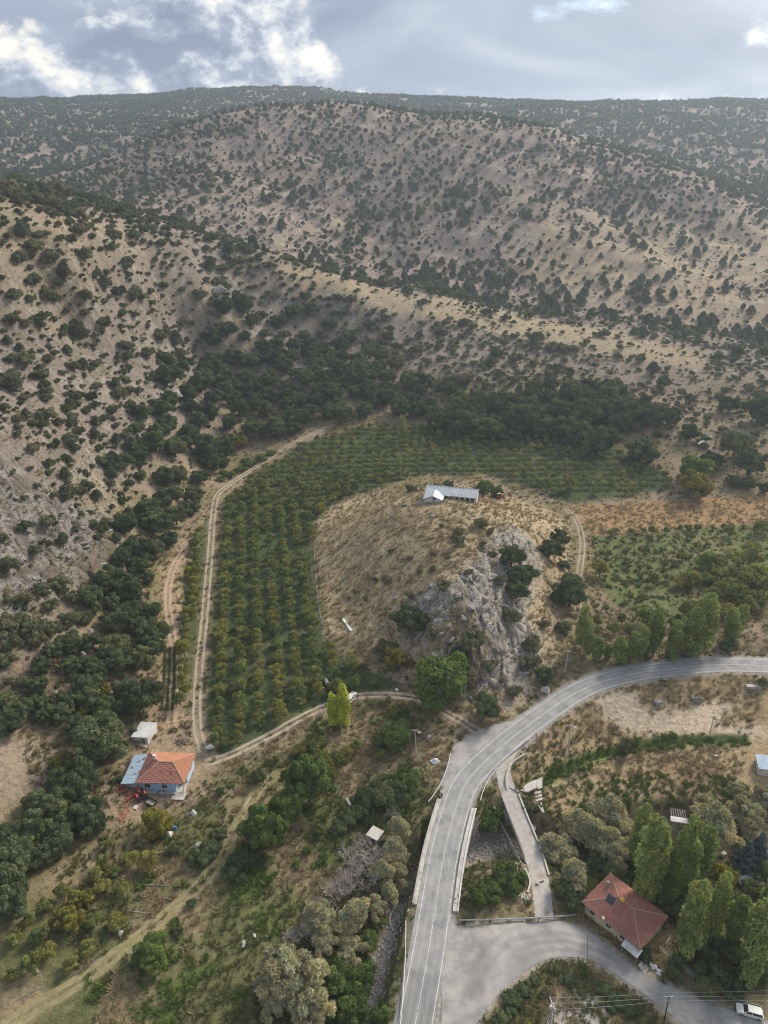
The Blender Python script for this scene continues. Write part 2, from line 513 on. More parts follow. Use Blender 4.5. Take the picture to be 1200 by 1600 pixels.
Z['ridge'] = pts([(440, 408), (560, 438), (700, 467), (830, 492), (960, 515), (1100, 548), (1100, 570), (960, 556), (820, 528), (680, 492), (540, 462), (440, 428)])
Z['straw'] = pts([(850, 350), (1000, 330), (1150, 345), (1210, 360), (1210, 500), (1080, 500), (930, 470), (820, 420)])
Z['straw_left'] = pts([(-20, 296), (60, 302), (170, 335), (240, 370), (150, 390), (-20, 400)])
Z['ledge'] = pts([(-20, 720), (90, 760), (150, 800), (240, 870), (180, 930), (60, 960), (-20, 1000)])
Z['ledge_low'] = pts([(-20, 1040), (60, 1040), (110, 1080), (60, 1130), (-20, 1120)])
Z['island'] = pts([(765, 1600), (800, 1552), (850, 1508), (890, 1501), (940, 1515), (1000, 1560), (1080, 1640), (740, 1660)])
Z['garden'] = pts([(985, 1262), (1080, 1262), (1210, 1245), (1210, 1575), (1140, 1558), (1060, 1508), (1020, 1440), (960, 1372), (905, 1400), (862, 1392), (858, 1310), (920, 1290)])
Z['apron'] = pts([(690, 1235), (700, 1185), (716, 1160), (745, 1143), (790, 1125), (800, 1140), (740, 1190)])

# ------------------------------------------------------------------ shape the ground
X, Y = GX, GY
core = (GR < 2700)
dr, zr = dist_line(road_c, X, Y, 30, True)
valley = 1 - sstep(6, 26, GZ)
dm = dist_poly(Z['mound'], X, Y, 40)
moundm = sstep(3, -6, dm)
drk = dist_poly(Z['rock'], X, Y, 40)
edge_n = fbm(X, Y, 14, 4, 31)
rockm = sstep(4, -4, drk + edge_n * 6) * core
led = np.minimum(dist_poly(Z['ledge'], X, Y, 60), dist_poly(Z['ledge_low'], X, Y, 60))
ledm = sstep(8, -8, led + fbm(X, Y, 20, 4, 32) * 14) * core
hill = (1 - valley)
hill = np.clip(hill + .0, 0, 1)
farw = sstep(420, 700, GR)
midw = sstep(150, 330, GR)
dz = hill * (fbm(X, Y, 150, 3, 11) * (2.0 + 6 * farw) + (ridged(X, Y, 170, 3, 12) - .7) * (2.0 + 9 * farw) * midw + fbm(X, Y, 26, 4, 13) * (.9 + .7 * farw))
dz += (1 - hill) * fbm(X, Y, 30, 3, 14) * 0.22
dz += moundm * (fbm(X, Y, 18, 4, 15) * .5)
rock_relief = (ridged(X, Y, 9, 5, 16) - .55) * 2.6 + np.abs(fbm(X * .8 + Y * .5, Y * .6, 4.5, 4, 17)) * 1.3
dz += rockm * rock_relief * .45
# broken blocks: each cell is a tilted facet, with open joints between
blocks = np.zeros(X.shape); joint = np.zeros(X.shape)
bm_ = (rockm + ledm) > .01
for w_, amp, sd in ((7.0, .85, 61), (2.9, .6, 62)):
    gap_, rid_, ox_, oy_ = cells(X[bm_] + fbm(X[bm_], Y[bm_], 5, 2, 63) * 1.2, Y[bm_] * .75, w_, sd)
    blocks[bm_] += amp * ((rid_ - .5) * 1.5 + (ox_ * np.cos(rid_ * 40) + oy_ * np.sin(rid_ * 40)) * 1.1) - sstep(.10, .0, gap_) * amp * .8
    joint[bm_] = np.maximum(joint[bm_], sstep(.09, .02, gap_) * (1 if w_ < 4 else .8))
dz += (rockm + .75 * ledm) * blocks
# stratified ledges on the left slope: low steps along the contour
step_h = 3.2
ph = (GZ + fbm(X, Y, 25, 3, 18) * 4) / step_h
frac = ph - np.floor(ph)
dz += ledm * ((sstep(.0, .25, frac) - frac) * step_h * .5 + (ridged(X, Y, 6, 4, 19) - .6) * .9 + fbm(X, Y, 1.8, 2, 23) * .2)
dz += rockm * fbm(X, Y, 1.6, 2, 24) * .25
nearroad = sstep(3.5, 16, dr)
GZ = GZ + dz * nearroad * core
# roads lie level across
wgt = sstep(11, 4.8, dr)
GZ = GZ * (1 - wgt) + (zr - .03) * wgt
for c_ in track_c.values():
    d_, z_ = dist_line(c_, X, Y, 12, True)
    w_ = sstep(5, 1.6, d_)
    GZ = GZ * (1 - w_) + z_ * w_
sidepoly = np.vstack([pts(side_up), pts(side_lo)[::-1]])
dside = dist_poly(sidepoly, X, Y, 30)
do, zo = dist_line(old_c, X, Y, 20, True)
wo = sstep(5, 2.2, do)
GZ = GZ * (1 - wo) + zo * wo
# stream bed
dc, zbed = dist_line(chan, X, Y, 40, True)
wob = fbm(X, Y, 8, 3, 21) * 1.3
cw_ = np.where(X < 8, 1.0, 3.0)          # the bed is narrow below the bridge
bank = np.maximum(dc + wob - cw_, 0)
cut = zbed + bank * .95 + fbm(X, Y, 3, 3, 22) * .35
ja = int(np.argmin(np.abs(left_line[:, 1] - at(657, 1412)[1]))); jb = int(np.argmin(np.abs(left_line[:60, 1] - at(697, 1252)[1])))
ja, jb = min(ja, jb), max(ja, jb)
d_rest = np.minimum(dist_line(road_c[:ja + 1], X, Y, 14), dist_line(road_c[jb:], X, Y, 14))
keepz = sstep(6.8, 5.0, d_rest)          # the embankment carries the road outside the bridge
newz = np.where(dc < 38, np.minimum(GZ, np.where(bank < 14, cut, 1e9)), GZ)
GZ = newz * (1 - keepz) + GZ * keepz
dd = dist_line(ditch, X, Y, 10)
GZ -= sstep(1.6, .2, dd) * .8
GZ[:, -1] = GZ[:, 0]; GZ[0] = GZ[0, 0]

# ------------------------------------------------------------------ ground colours (the soil and grass themselves)
n1 = fbm(X, Y, 60, 5, 41); n2 = fbm(X, Y, 16, 5, 42); n3 = fbm(X, Y, 4, 4, 43); n4 = fbm(X, Y, 1.4, 3, 44)
nh = fbm(X, Y, 230, 4, 45)


def mixc(c, w, col):
    return c * (1 - w[..., None]) + np.array(col) * w[..., None]


SOIL = (.246, .204, .174); OCHRE = (.295, .243, .172); ROCK = (.42, .39, .355); GRASS = (.075, .098, .036); OLIVE = (.15, .14, .06); STRAWC = (.46, .365, .225); EARTH = (.40, .315, .235)
col = np.zeros(GX.shape + (3,)) + np.array(SOIL)
col = mixc(col, sstep(.0, .5, n1 + n2 * .7) * .85, OCHRE)
col = mixc(col, sstep(.1, .5, n3 * .8 + n2 * .7) * .55, ROCK)
col = mixc(col, sstep(.0, .5, fbm(X, Y, 9, 4, 46) + n1 * .4) * .6 * hill * (1 - .6 * farw), (.175, .155, .10))
col = mixc(col, sstep(.1, .5, fbm(X, Y, 3.2, 3, 49)) * .65 * hill * (1 - farw), (.165, .142, .10))
col = mixc(col, sstep(.1, .45, fbm(X, Y, 5.5, 4, 50)) * .5 * hill * (1 - .5 * farw), (.40, .365, .325))
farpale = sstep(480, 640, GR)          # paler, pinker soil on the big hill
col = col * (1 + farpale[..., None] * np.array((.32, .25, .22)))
for name, w in (('ridge', 9), ('straw', 25), ('straw_left', 14)):
    m = sstep(w, -w * .6, dist_poly(Z[name], X, Y, 60) + n2 * w * .9) * {'ridge': .6, 'straw': .45, 'straw_left': .3}[name]
    col = mixc(col, m, STRAWC)
# plateau tops are straw coloured
col = mixc(col, ledm * sstep(-.35, .25, n3 + n2 * .6) * .9, (.43, .40, .37))
col = mixc(col, ledm * joint * .7, (.19, .165, .135))
col = mixc(col, sstep(5, -5, dist_poly(Z['scree'], X, Y, 30) + n2 * 6) * .8, (.40, .35, .31))
oakg = pts([(260, 850), (262, 1120), (190, 1290), (60, 1420), (-30, 1480), (-30, 1290), (90, 1250), (120, 1180), (60, 1120), (-30, 1130), (-30, 1080), (90, 1040), (120, 960), (180, 870)])
og = sstep(4, -4, dist_poly(oakg, X, Y, 30) + n2 * 5) * core
col = mixc(col, og * .65, (.17, .14, .085))
# valley: mixed rough grass over brown earth
vm = valley * core
col = mixc(col, vm * .75, (.29, .215, .14))
col = mixc(col, vm * sstep(-.3, .3, n2 + n1) * .7, OLIVE)
mm = sstep(2, -2, dist_poly(Z['meadow'], X, Y, 40) + n2 * 2)
mcol = np.zeros_like(col) + np.array((.255, .205, .125))
mcol = mixc(mcol, sstep(-.25, .2, n2 * 1.0 + n1 * .5 - .02), (.13, .135, .06))
mcol = mixc(mcol, sstep(.05, .45, fbm(X, Y, 11, 4, 47)) * .85, (.085, .115, .035))
mcol = mixc(mcol, sstep(.2, .55, n3) * .4, (.29, .235, .14))
col = col * (1 - mm[..., None]) + mcol * mm[..., None]
for name in ('orchard', 'orchard_left'):
    om = sstep(1.2, -1.2, dist_poly(Z[name], X, Y, 30) + n3 * 1.2)
    oc = np.zeros_like(col) + np.array((.076, .098, .045))
    oc = mixc(oc, sstep(0, .5, n2) * .6, (.12, .12, .055))
    oc = mixc(oc, sstep(.15, .5, n3 + n2 * .3) * .4, (.20, .165, .10))
    col = col * (1 - om[..., None]) + oc * om[..., None]
gm = sstep(1.5, -1.5, dist_poly(Z['green'], X, Y, 30) + n3 * 2)
gc = np.zeros_like(col) + np.array((.135, .165, .062))
gc = mixc(gc, sstep(-.05, .35, n2 + n3 * .4) * .75, (.22, .19, .10))
rows = np.sin((Y + fbm(X, Y, 30, 2, 48) * 3 - X * .12) * 2 * np.pi / 5.0)
gc = mixc(gc, sstep(.2, .9, rows) * .5, (.20, .165, .10))
col = col * (1 - gm[..., None]) + gc * gm[..., None]
brm = sstep(1.2, -1.2, dist_poly(Z['brown'], X, Y, 30) + n3 * 1.5)
bc = mixc(np.zeros_like(col) + np.array((.36, .235, .125)), sstep(-.1, .4, n3 + n2 * .5), (.24, .155, .085))
col = col * (1 - brm[..., None]) + bc * brm[..., None]
mc = np.zeros_like(col) + np.array((.42, .335, .215))
mc = mixc(mc, sstep(-.1, .4, n2) * .65, (.33, .25, .16))
mc = mixc(mc, sstep(.05, .5, n3 + n4 * .5) * .55, (.25, .195, .13))
mo = sstep(1.5, -1.5, dm + n3 * 1.6)
col = col * (1 - mo[..., None]) + mc * mo[..., None]
rc = np.zeros_like(col) + np.array((.53, .49, .445))
rc = mixc(rc, sstep(-.1, .4, n3 + n4 * .6) * .6, (.38, .35, .315))
rc = mixc(rc, joint * .75, (.21, .18, .14))
rc = mixc(rc, sstep(.05, .35, n2 + n3 * .35) * .85, (.35, .265, .16))
col = col * (1 - rockm[..., None]) + rc * rockm[..., None]
bk = sstep(1.5, -1.5, dist_poly(Z['bank'], X, Y, 30) + n3 * 1.5)
bkc = mixc(np.zeros_like(col) + np.array((.36, .275, .165)), sstep(-.1, .4, n2 + n3 * .5), (.25, .18, .105))
bkc = mixc(bkc, sstep(.1, .5, n1 + n3 * .3) * .5, (.15, .14, .06))
col = col * (1 - bk[..., None]) + bkc * bk[..., None]
isl = sstep(1, -1, dist_poly(Z['island'], X, Y, 30) + n3 * 1.2)
ic = mixc(np.zeros_like(col) + np.array((.13, .12, .05)), sstep(.0, .35, n2 + n3 * .4), (.30, .21, .10))
col = col * (1 - isl[..., None]) + ic * isl[..., None]
gd = sstep(2, -2, dist_poly(Z['garden'], X, Y, 30) + n3 * 2)
col = mixc(col, gd * .9, (.135, .118, .07))
col = mixc(col, gd * sstep(.0, .4, n2) * .5, (.24, .19, .12))
pale = at(905, 1592)
col = mixc(col, sstep(6, 2, np.hypot(X - pale[0], (Y - pale[1]) * .9) + n3 * 2.5), (.52, .47, .42))
dm2 = sstep(2.5, -2, dist_poly(Z['dirt'], X, Y, 30) + n3 * 2.5 + n2 * 1.5)
col = mixc(col, dm2 * (.8 + .2 * sstep(-.4, .2, n4)), (.50, .41, .31))
ym = sstep(2.5, -2.5, dist_poly(Z['yard'], X, Y, 30) + n3 * 3)
col = mixc(col, ym * .85, (.33, .25, .17))
am = sstep(1.5, -1.5, dist_poly(Z['apron'], X, Y, 30) + n3 * 1.2)
col = mixc(col, am, (.38, .345, .305))
# bare shoulders beside the roads, worn earth round the tracks
sh = sstep(5.2, 3.4, dr + n3 * .9)
col = mixc(col, sh * .9, (.36, .325, .285))
shs = sstep(1.6, .2, dside + n3 * .8)
col = mixc(col, shs * .85, (.36, .32, .28))
for k_, c_ in track_c.items():
    d_ = dist_line(c_, X, Y, 8)
    col = mixc(col, sstep(2.2, 1.0, d_ + n3 * .8) * {'orchard_track': .3, 'farm_track': .3, 'field_track': .4}.get(k_, .75), (.33, .26, .17) if k_ != 'meadow_track' else (.30, .25, .13))
dh = dist_line(track_c['hill_track'], X, Y, 14)
col = mixc(col, sstep(4.5, 1.5, dh + n2 * 3) * .8, (.38, .28, .19))
# stream: gravel and dark mud
mudw = sstep(20, 34, X)
cm = sstep(1.6, -.4, dc + wob - cw_) * core
col = mixc(col, cm * (1 - .8 * mudw), (.33, .29, .26))
col = mixc(col, cm * .8 * mudw, (.11, .095, .065))
col = mixc(col, sstep(8, 5, dc) * (1 - cm) * core * .6, (.12, .105, .06))
dg = sstep(2.6, .8, dd + n3 * 1.2)
col = mixc(col, dg * .9, (.085, .13, .03))
col *= (1 + n4 * .16 + n3 * .10)[..., None]
np.clip(col, .02, .8, out=col)
rough_attr = np.clip(rockm + ledm * .8 + .25 * hill, 0, 1)


def mesh_np(name, V, F, mats=(), cols=None, smooth=True, extra=None):
    """mesh from arrays; F is an (n,4) or (n,3) array"""
    me = bpy.data.meshes.new(name)
    V = np.ascontiguousarray(V, np.float32); F = np.ascontiguousarray(F, np.int32)
    nf, k_ = F.shape
    me.vertices.add(len(V)); me.vertices.foreach_set('co', V.ravel())
    me.loops.add(nf * k_); me.loops.foreach_set('vertex_index', F.ravel())
    me.polygons.add(nf); me.polygons.foreach_set('loop_start', np.arange(0, nf * k_, k_, dtype=np.int32))
    me.polygons.foreach_set('use_smooth', np.full(nf, smooth))
    if cols is not None:
        a = me.attributes.new('tint', 'FLOAT_COLOR', 'POINT')
        cc = np.ones((len(V), 4), np.float32); cc[:, :3] = cols
        a.data.foreach_set('color', cc.ravel())
    for nm, arr in (extra or {}).items():
        a = me.attributes.new(nm, 'FLOAT', 'POINT'); a.data.foreach_set('value', np.ascontiguousarray(arr, np.float32).ravel())
    me.update(calc_edges=True)
    for m in mats:
        me.materials.append(m)
    return me


def link(name, data, parent=None, **props):
    o = bpy.data.objects.new(name, data)
    C.objects.link(o)
    if parent is not None:
        o.parent = parent
    for k_, v in props.items():
        o[k_] = v
    return o

# ------------------------------------------------------------------ materials
MATS = {}


def mat_base(name, rough=0.9, spec=0.2):
    m = bpy.data.materials.new(name)
    m.use_nodes = True
    n, l = new_tree(m.node_tree)
    out = n.new('ShaderNodeOutputMaterial')
    p = n.new('ShaderNodeBsdfPrincipled')
    p.inputs['Roughness'].default_value = rough
    p.inputs['Specular IOR Level'].default_value = spec
    l.new(p.outputs[0], out.inputs['Surface'])
    MATS[name] = m
    return m, n, l, p


def tex(n, l, scale, detail=4, rough=.55, coord='Object', scl=None):
    tc = n.new('ShaderNodeTexCoord')
    t = n.new('ShaderNodeTexNoise')
    t.inputs['Scale'].default_value = scale; t.inputs['Detail'].default_value = detail; t.inputs['Roughness'].default_value = rough
    if scl:
        mp = n.new('ShaderNodeMapping'); mp.inputs['Scale'].default_value = scl
        l.new(tc.outputs[coord], mp.inputs['Vector']); l.new(mp.outputs[0], t.inputs['Vector'])
    else:
        l.new(tc.outputs[coord], t.inputs['Vector'])
    return t


def mixn(n, l, a, b, f, blend='MIX'):
    m = n.new('ShaderNodeMix'); m.data_type = 'RGBA'; m.blend_type = blend
    for v, s in ((f, m.inputs[0]), (a, m.inputs[6]), (b, m.inputs[7])):
        if isinstance(v, (int, float)):
            s.default_value = v
        elif isinstance(v, tuple):
            s.default_value = (*v, 1)
        else:
            l.new(v, s)
    return m.outputs[2]


def bump(n, l, p, h, dist, strength=1.0):
    b = n.new('ShaderNodeBump'); b.inputs['Distance'].default_value = dist; b.inputs['Strength'].default_value = strength
    l.new(h, b.inputs['Height']); l.new(b.outputs[0], p.inputs['Normal'])
    return b


def surf(name, c1, c2=None, scale=3.0, rough=.85, spec=.25, lo=.35, hi=.65, bmp=0.0, metal=0.0, dirt=None):
    """plain surface with two-tone mottling, optional dirt and fine relief"""
    m, n, l, p = mat_base(name, rough, spec)
    c2 = c2 or tuple(v * .8 for v in c1)
    t = tex(n, l, scale, 6)
    r = ramp(n, [(lo, c1), (hi, c2)])
    l.new(t.outputs['Fac'], r.inputs[0])
    c = r.outputs[0]
    if dirt:
        t2 = tex(n, l, scale * .33, 5)
        r2 = ramp(n, [(.52, (0, 0, 0)), (.72, (1, 1, 1))])
        l.new(t2.outputs['Fac'], r2.inputs[0])
        c = mixn(n, l, c, dirt, r2.outputs[0])
    l.new(c, p.inputs['Base Color'])
    p.inputs['Metallic'].default_value = metal
    if bmp:
        bump(n, l, p, t.outputs['Fac'], bmp)
    return m


def ground_mat():
    m, n, l, p = mat_base('soil_and_grass', 1.0, 0.05)
    a = n.new('ShaderNodeAttribute'); a.attribute_name = 'tint'
    rk = n.new('ShaderNodeAttribute'); rk.attribute_name = 'stony'
    t1 = tex(n, l, .9, 8, .62); t2 = tex(n, l, 3.2, 6, .65)
    r1 = ramp(n, [(.28, (.55, .53, .50)), (.5, (1, 1, 1)), (.75, (1.35, 1.33, 1.28))])
    l.new(t1.outputs['Fac'], r1.inputs[0])
    r2 = ramp(n, [(.3, (.72, .72, .70)), (.55, (1, 1, 1)), (.75, (1.22, 1.2, 1.16))])
    l.new(t2.outputs['Fac'], r2.inputs[0])
    c = mixn(n, l, a.outputs['Color'], r1.outputs[0], 1.0, 'MULTIPLY')
    c = mixn(n, l, c, r2.outputs[0], 1.0, 'MULTIPLY')
    l.new(c, p.inputs['Base Color'])
    ad = n.new('ShaderNodeMath'); ad.operation = 'MULTIPLY_ADD'; ad.inputs[1].default_value = .5
    l.new(t2.outputs['Fac'], ad.inputs[0]); l.new(t1.outputs['Fac'], ad.inputs[2])
    b = bump(n, l, p, ad.outputs[0], .5, 1.0)
    mm_ = n.new('ShaderNodeMath'); mm_.operation = 'MULTIPLY_ADD'; mm_.inputs[1].default_value = 1.4; mm_.inputs[2].default_value = .35
    l.new(rk.outputs['Fac'], mm_.inputs[0]); l.new(mm_.outputs[0], b.inputs['Distance'])
    return m


def asphalt_mat(name, base, worn, attr=True):
    """grey asphalt; 'wear' on the mesh gives the polished wheel paths and the patches"""
    m, n, l, p = mat_base(name, .85, .25)
    t = tex(n, l, .35, 7, .6); t2 = tex(n, l, 6, 6, .7); t3 = tex(n, l, .9, 5, .6, scl=(1, .12, 1))
    w = n.new('ShaderNodeAttribute'); w.attribute_name = 'wear'
    r = ramp(n, [(.32, tuple(v * .72 for v in base)), (.48, base), (.68, worn)])
    l.new(t.outputs['Fac'], r.inputs[0])
    r2 = ramp(n, [(.3, (.78, .78, .78)), (.7, (1.2, 1.2, 1.2))])
    l.new(t2.outputs['Fac'], r2.inputs[0])
    c = mixn(n, l, r.outputs[0], r2.outputs[0], 1.0, 'MULTIPLY')
    c = mixn(n, l, c, tuple(v * .62 for v in base), w.outputs['Fac'])
    l.new(c, p.inputs['Base Color'])
    bump(n, l, p, t2.outputs['Fac'], .02)
    return m


def foliage_mat(name, c1, c2, c3=None, p3=.85, rand=.5, trans=.25):
    """leaf colour: varies from tree to tree and from leaf cluster to leaf cluster"""
    m = bpy.data.materials.new(name); m.use_nodes = True
    MATS[name] = m
    n, l = new_tree(m.node_tree)
    out = n.new('ShaderNodeOutputMaterial')
    oi = n.new('ShaderNodeObjectInfo')
    a = n.new('ShaderNodeAttribute'); a.attribute_name = 'tint'
    st = [(0.0, c1), (.7, c2)] + ([(p3, c2), (1.0, c3)] if c3 else [(1.0, c2)])
    r = ramp(n, st)
    l.new(oi.outputs['Random'], r.inputs[0])
    c = mixn(n, l, r.outputs[0], a.outputs['Color'], 1.0, 'MULTIPLY')
    d = n.new('ShaderNodeBsdfDiffuse'); d.inputs['Roughness'].default_value = .6
    t = n.new('ShaderNodeBsdfTranslucent')
    l.new(c, d.inputs['Color'])
    c2_ = mixn(n, l, c, (1.15, 1.25, .55), .6, 'MULTIPLY')
    l.new(c2_, t.inputs['Color'])
    mx = n.new('ShaderNodeMixShader'); mx.inputs[0].default_value = trans
    l.new(d.outputs[0], mx.inputs[1]); l.new(t.outputs[0], mx.inputs[2])
    l.new(mx.outputs[0], out.inputs['Surface'])
    return m


ground_mat()
asphalt_mat('asphalt', (.31, .305, .30), (.37, .36, .345))
asphalt_mat('asphalt_old', (.335, .32, .305), (.43, .40, .37))
surf('concrete_path', (.46, .43, .40), (.36, .33, .30), 1.2, bmp=.02, dirt=(.30, .25, .19))
surf('road_paint', (.66, .66, .64), (.42, .415, .41), 2.2, .7)
surf('concrete', (.44, .42, .39), (.35, .33, .31), 1.5, bmp=.01, dirt=(.25, .23, .20))
surf('concrete_pale', (.55, .52, .47), (.44, .41, .37), 1.5, bmp=.01, dirt=(.33, .29, .24))
surf('earth', (.42, .36, .285), (.34, .285, .22), .8, 1.0, .05, bmp=.05)
surf('earth_dry', (.30, .255, .145), (.20, .18, .095), .8, 1.0, .05, bmp=.05)
surf('earth_red', (.47, .36, .25), (.38, .28, .19), .8, 1.0, .05, bmp=.05)
surf('rock_pale', (.33, .308, .287), (.20, .187, .175), 1.1, .95, .1, bmp=.12)
surf('rock_dark', (.24, .225, .212), (.15, .142, .136), 1.1, .95, .1, bmp=.12)
surf('stone_white', (.54, .51, .47), (.38, .355, .325), 1.4, .9, .1, bmp=.06)
surf('bark', (.13, .105, .08), (.08, .065, .05), 4, .95, .1, bmp=.05)
surf('bark_pale', (.34, .31, .27), (.22, .20, .17), 4, .95, .1, bmp=.05)
surf('dead_twig', (.52, .47, .43), (.38, .34, .31), 4, .95, .1)

# ------------------------------------------------------------------ the ground sheet
nr, na = GX.shape
idx = np.arange(nr * na).reshape(nr, na)
F = np.stack([idx[:-1, :-1], idx[:-1, 1:], idx[1:, 1:], idx[1:, :-1]], -1).reshape(-1, 4)[:, ::-1]
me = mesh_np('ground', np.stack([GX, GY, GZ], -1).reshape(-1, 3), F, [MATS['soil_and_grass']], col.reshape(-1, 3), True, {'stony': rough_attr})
ground = link('ground', me, kind='structure')


# ------------------------------------------------------------------ strips laid on the ground
def strip(name, P, offs, mat, lift=.05, level=False, jag=0.0, wear=None, parent=None, seed=0, **props):
    """ribbon along a plan polyline; offs are sideways distances (right positive)"""
    n_ = len(P); m_ = len(offs)
    V = []
    L = np.r_[0, np.cumsum(np.hypot(*np.diff(P[:, :2], axis=0).T))]
    for j, o in enumerate(offs):
        oo = o + (jag * fbm(L + 31 * j, L * 0 + seed * 9.3 + 5.5 * j, 3.0, 3, 60) if (jag and j in (0, m_ - 1)) else 0 * L)
        t = np.gradient(P[:, :2], axis=0); t /= np.linalg.norm(t, axis=1)[:, None]
        x = P[:, 0] + t[:, 1] * oo; y = P[:, 1] - t[:, 0] * oo
        z = P[:, 2] + lift if level else hz(x, y) + lift
        V.append(np.stack([x, y, z], 1))
    V = np.stack(V, 1)
    id_ = np.arange(n_ * m_).reshape(n_, m_)
    F_ = np.stack([id_[:-1, :-1], id_[1:, :-1], id_[1:, 1:], id_[:-1, 1:]], -1).reshape(-1, 4)[:, ::-1]
    ex = {'wear': wear(L[:, None] + 0 * V[..., 0], np.array(offs)[None, :] + 0 * V[..., 0], V[..., 0], V[..., 1])} if wear else None
    me = mesh_np(name, V.reshape(-1, 3), F_, [MATS[mat]], None, True, ex)
    return link(name, me, parent, **props)


def wear_main(L, o, x, y):
    # dark polished wheel paths in each lane, sun bleached between
    w = np.zeros_like(o)
    for c in (-1.95, -.75, .8, 2.0):
        w += np.exp(-((o - c) / .34) ** 2) * .5
    w *= .5 + .5 * sstep(-.2, .4, fbm(L, o * .2, 16, 3, 71))
    w += .5 * sstep(.25, .4, fbm(L, o * .6, 22, 2, 72)) + .35 * sstep(.25, .5, fbm(L, o, 5, 3, 76))
    w += .45 * sstep(.03, .0, np.abs(fbm(L, o * 1.5, 9, 3, 77)))
    return np.clip(w - .06, 0, 1)


road = strip('road', road_c, list(np.linspace(-3.55, 3.25, 35)), 'asphalt', .03, True, .10, wear_main, kind='structure')


def line(name, P, off, width, a=0.0, b=1.0, dash=None):
    n_ = len(P); i0, i1 = int(a * n_), int(b * n_)
    Q = P[i0:i1]
    V, F_ = [], []
    run = spline(Q, .5)
    t = np.gradient(run[:, :2], axis=0); t /= np.linalg.norm(t, axis=1)[:, None]
    s = np.arange(len(run)) * .5
    for i in range(len(run)):
        for o in (off - width / 2, off + width / 2):
            V.append((run[i, 0] + t[i, 1] * o, run[i, 1] - t[i, 0] * o, run[i, 2] + .036))
    for i in range(len(run) - 1):
        if dash and (s[i] % (dash[0] + dash[1])) > dash[0]:
            continue
        if random.random() < .03:
            continue
        F_.append((2 * i + 1, 2 * i + 3, 2 * i + 2, 2 * i))
    me = mesh_np(name, np.array(V), np.array(F_), [MATS['road_paint']], None, False)
    return link(name, me, road)


line('edge_line', road_c, -2.75, .15)
line('edge_line', road_c, 2.75, .15)
line('centre_line', road_c, 0, .11)


def sheet(name, up, lo, mat, lift, nx, nw, wear=None, **props):
    A = spline(pts(up), .5); B = spline(pts(lo), .5)
    s = np.linspace(0, 1, nx)
    A = np.stack([np.interp(s, np.linspace(0, 1, len(A)), A[:, k_]) for k_ in range(3)], 1)
    B = np.stack([np.interp(s, np.linspace(0, 1, len(B)), B[:, k_]) for k_ in range(3)], 1)
    t = np.linspace(0, 1, nw)[None, :, None]
    V = A[:, None] * (1 - t) + B[:, None] * t
    V[..., 2] = hz(V[..., 0], V[..., 1]) + lift
    id_ = np.arange(nx * nw).reshape(nx, nw)
    F_ = np.stack([id_[:-1, :-1], id_[1:, :-1], id_[1:, 1:], id_[:-1, 1:]], -1).reshape(-1, 4)[:, ::-1]
    ex = {'wear': wear(V[..., 0], V[..., 1])} if wear else None
    return link(name, mesh_np(name, V.reshape(-1, 3), F_, [MATS[mat]], None, True, ex), **props)


def wear_side(x, y):
    # curved tyre paths sweeping from the main road into the side road, plus old patches
    c0 = at(905, 1610)
    rr = np.hypot(x - c0[0], y - c0[1])
    w = sum(np.exp(-((rr - q) / .45) ** 2) * .5 for q in (12.2, 13.9, 15.6, 17.2, 19.5))
    w = w * sstep(-.3, .3, fbm(x, y, 12, 3, 75))
    return np.clip(w + .55 * sstep(.15, .45, fbm(x * .8, y * .8, 9, 3, 73)) + .35 * sstep(.2, .4, fbm(x, y, 3, 3, 74)), 0, .75)


sheet('side_road', side_up, side_lo, 'asphalt_old', .05, 140, 40, wear_side, kind='structure')
sheet('track_apron', [(680, 1250), (690, 1218), (699, 1190), (712, 1163), (742, 1144), (770, 1134), (797, 1127)], [(687, 1262), (702, 1232), (716, 1210), (735, 1190), (762, 1166), (785, 1147), (806, 1131)], 'asphalt_old', .02, 60, 14, wear_side, kind='structure')
strip('old_road', old_c, list(np.linspace(-1.9, 1.7, 9)), 'concrete_path', .05, True, .25, kind='structure')
for nm, (p_, g_, w_) in TRACKS.items():
    c_ = track_c[nm]
    mt_ = {'meadow_track': 'earth_dry', 'hill_track': 'earth_red'}.get(nm, 'earth')
    a_ = strip('dirt_track', c_, [-g_ - w_, -g_ - w_ / 2, -g_ + w_ / 2, -g_ + w_], mt_, .05, False, w_ * .7, seed=1, kind='structure')
    strip('wheel_rut', c_, [g_ - w_, g_ - w_ / 2, g_ + w_ / 2, g_ + w_], mt_, .05, False, w_ * .7, seed=2, parent=a_)

# ------------------------------------------------------------------ vegetation
foliage_mat('leaf_oak', (.104, .138, .072), (.162, .195, .096), (.20, .215, .098), .86)
foliage_mat('leaf_juniper', (.108, .132, .086), (.145, .165, .102), (.175, .18, .10), .88, trans=.2)
foliage_mat('leaf_scrub', (.17, .183, .108), (.225, .228, .13), (.27, .235, .142), .85)
foliage_mat('leaf_fruit', (.19, .225, .085), (.30, .295, .10), (.345, .30, .10), .78, trans=.35)
foliage_mat('leaf_fruit_dark', (.165, .195, .086), (.235, .25, .10), (.275, .255, .10), .85, trans=.3)
foliage_mat('leaf_walnut', (.165, .228, .078), (.19, .25, .082), trans=.35)
foliage_mat('leaf_willow', (0.405, 0.378, 0.243), (0.446, 0.412, 0.257), trans=.25)
foliage_mat('leaf_poplar', (.215, .275, .100), (.30, .345, .125), trans=.35)
foliage_mat('leaf_poplar_yellow', (.47, .52, .085), (.52, .55, .09), trans=.35)
foliage_mat('leaf_yellow', (0.250, 0.250, 0.065), (0.300, 0.265, 0.070), trans=.35)
foliage_mat('leaf_green', (0.131, 0.194, 0.068), (0.168, 0.221, 0.074), trans=.35)
foliage_mat('leaf_spruce', (0.120, 0.155, 0.155), (0.130, 0.165, 0.165), trans=.1)
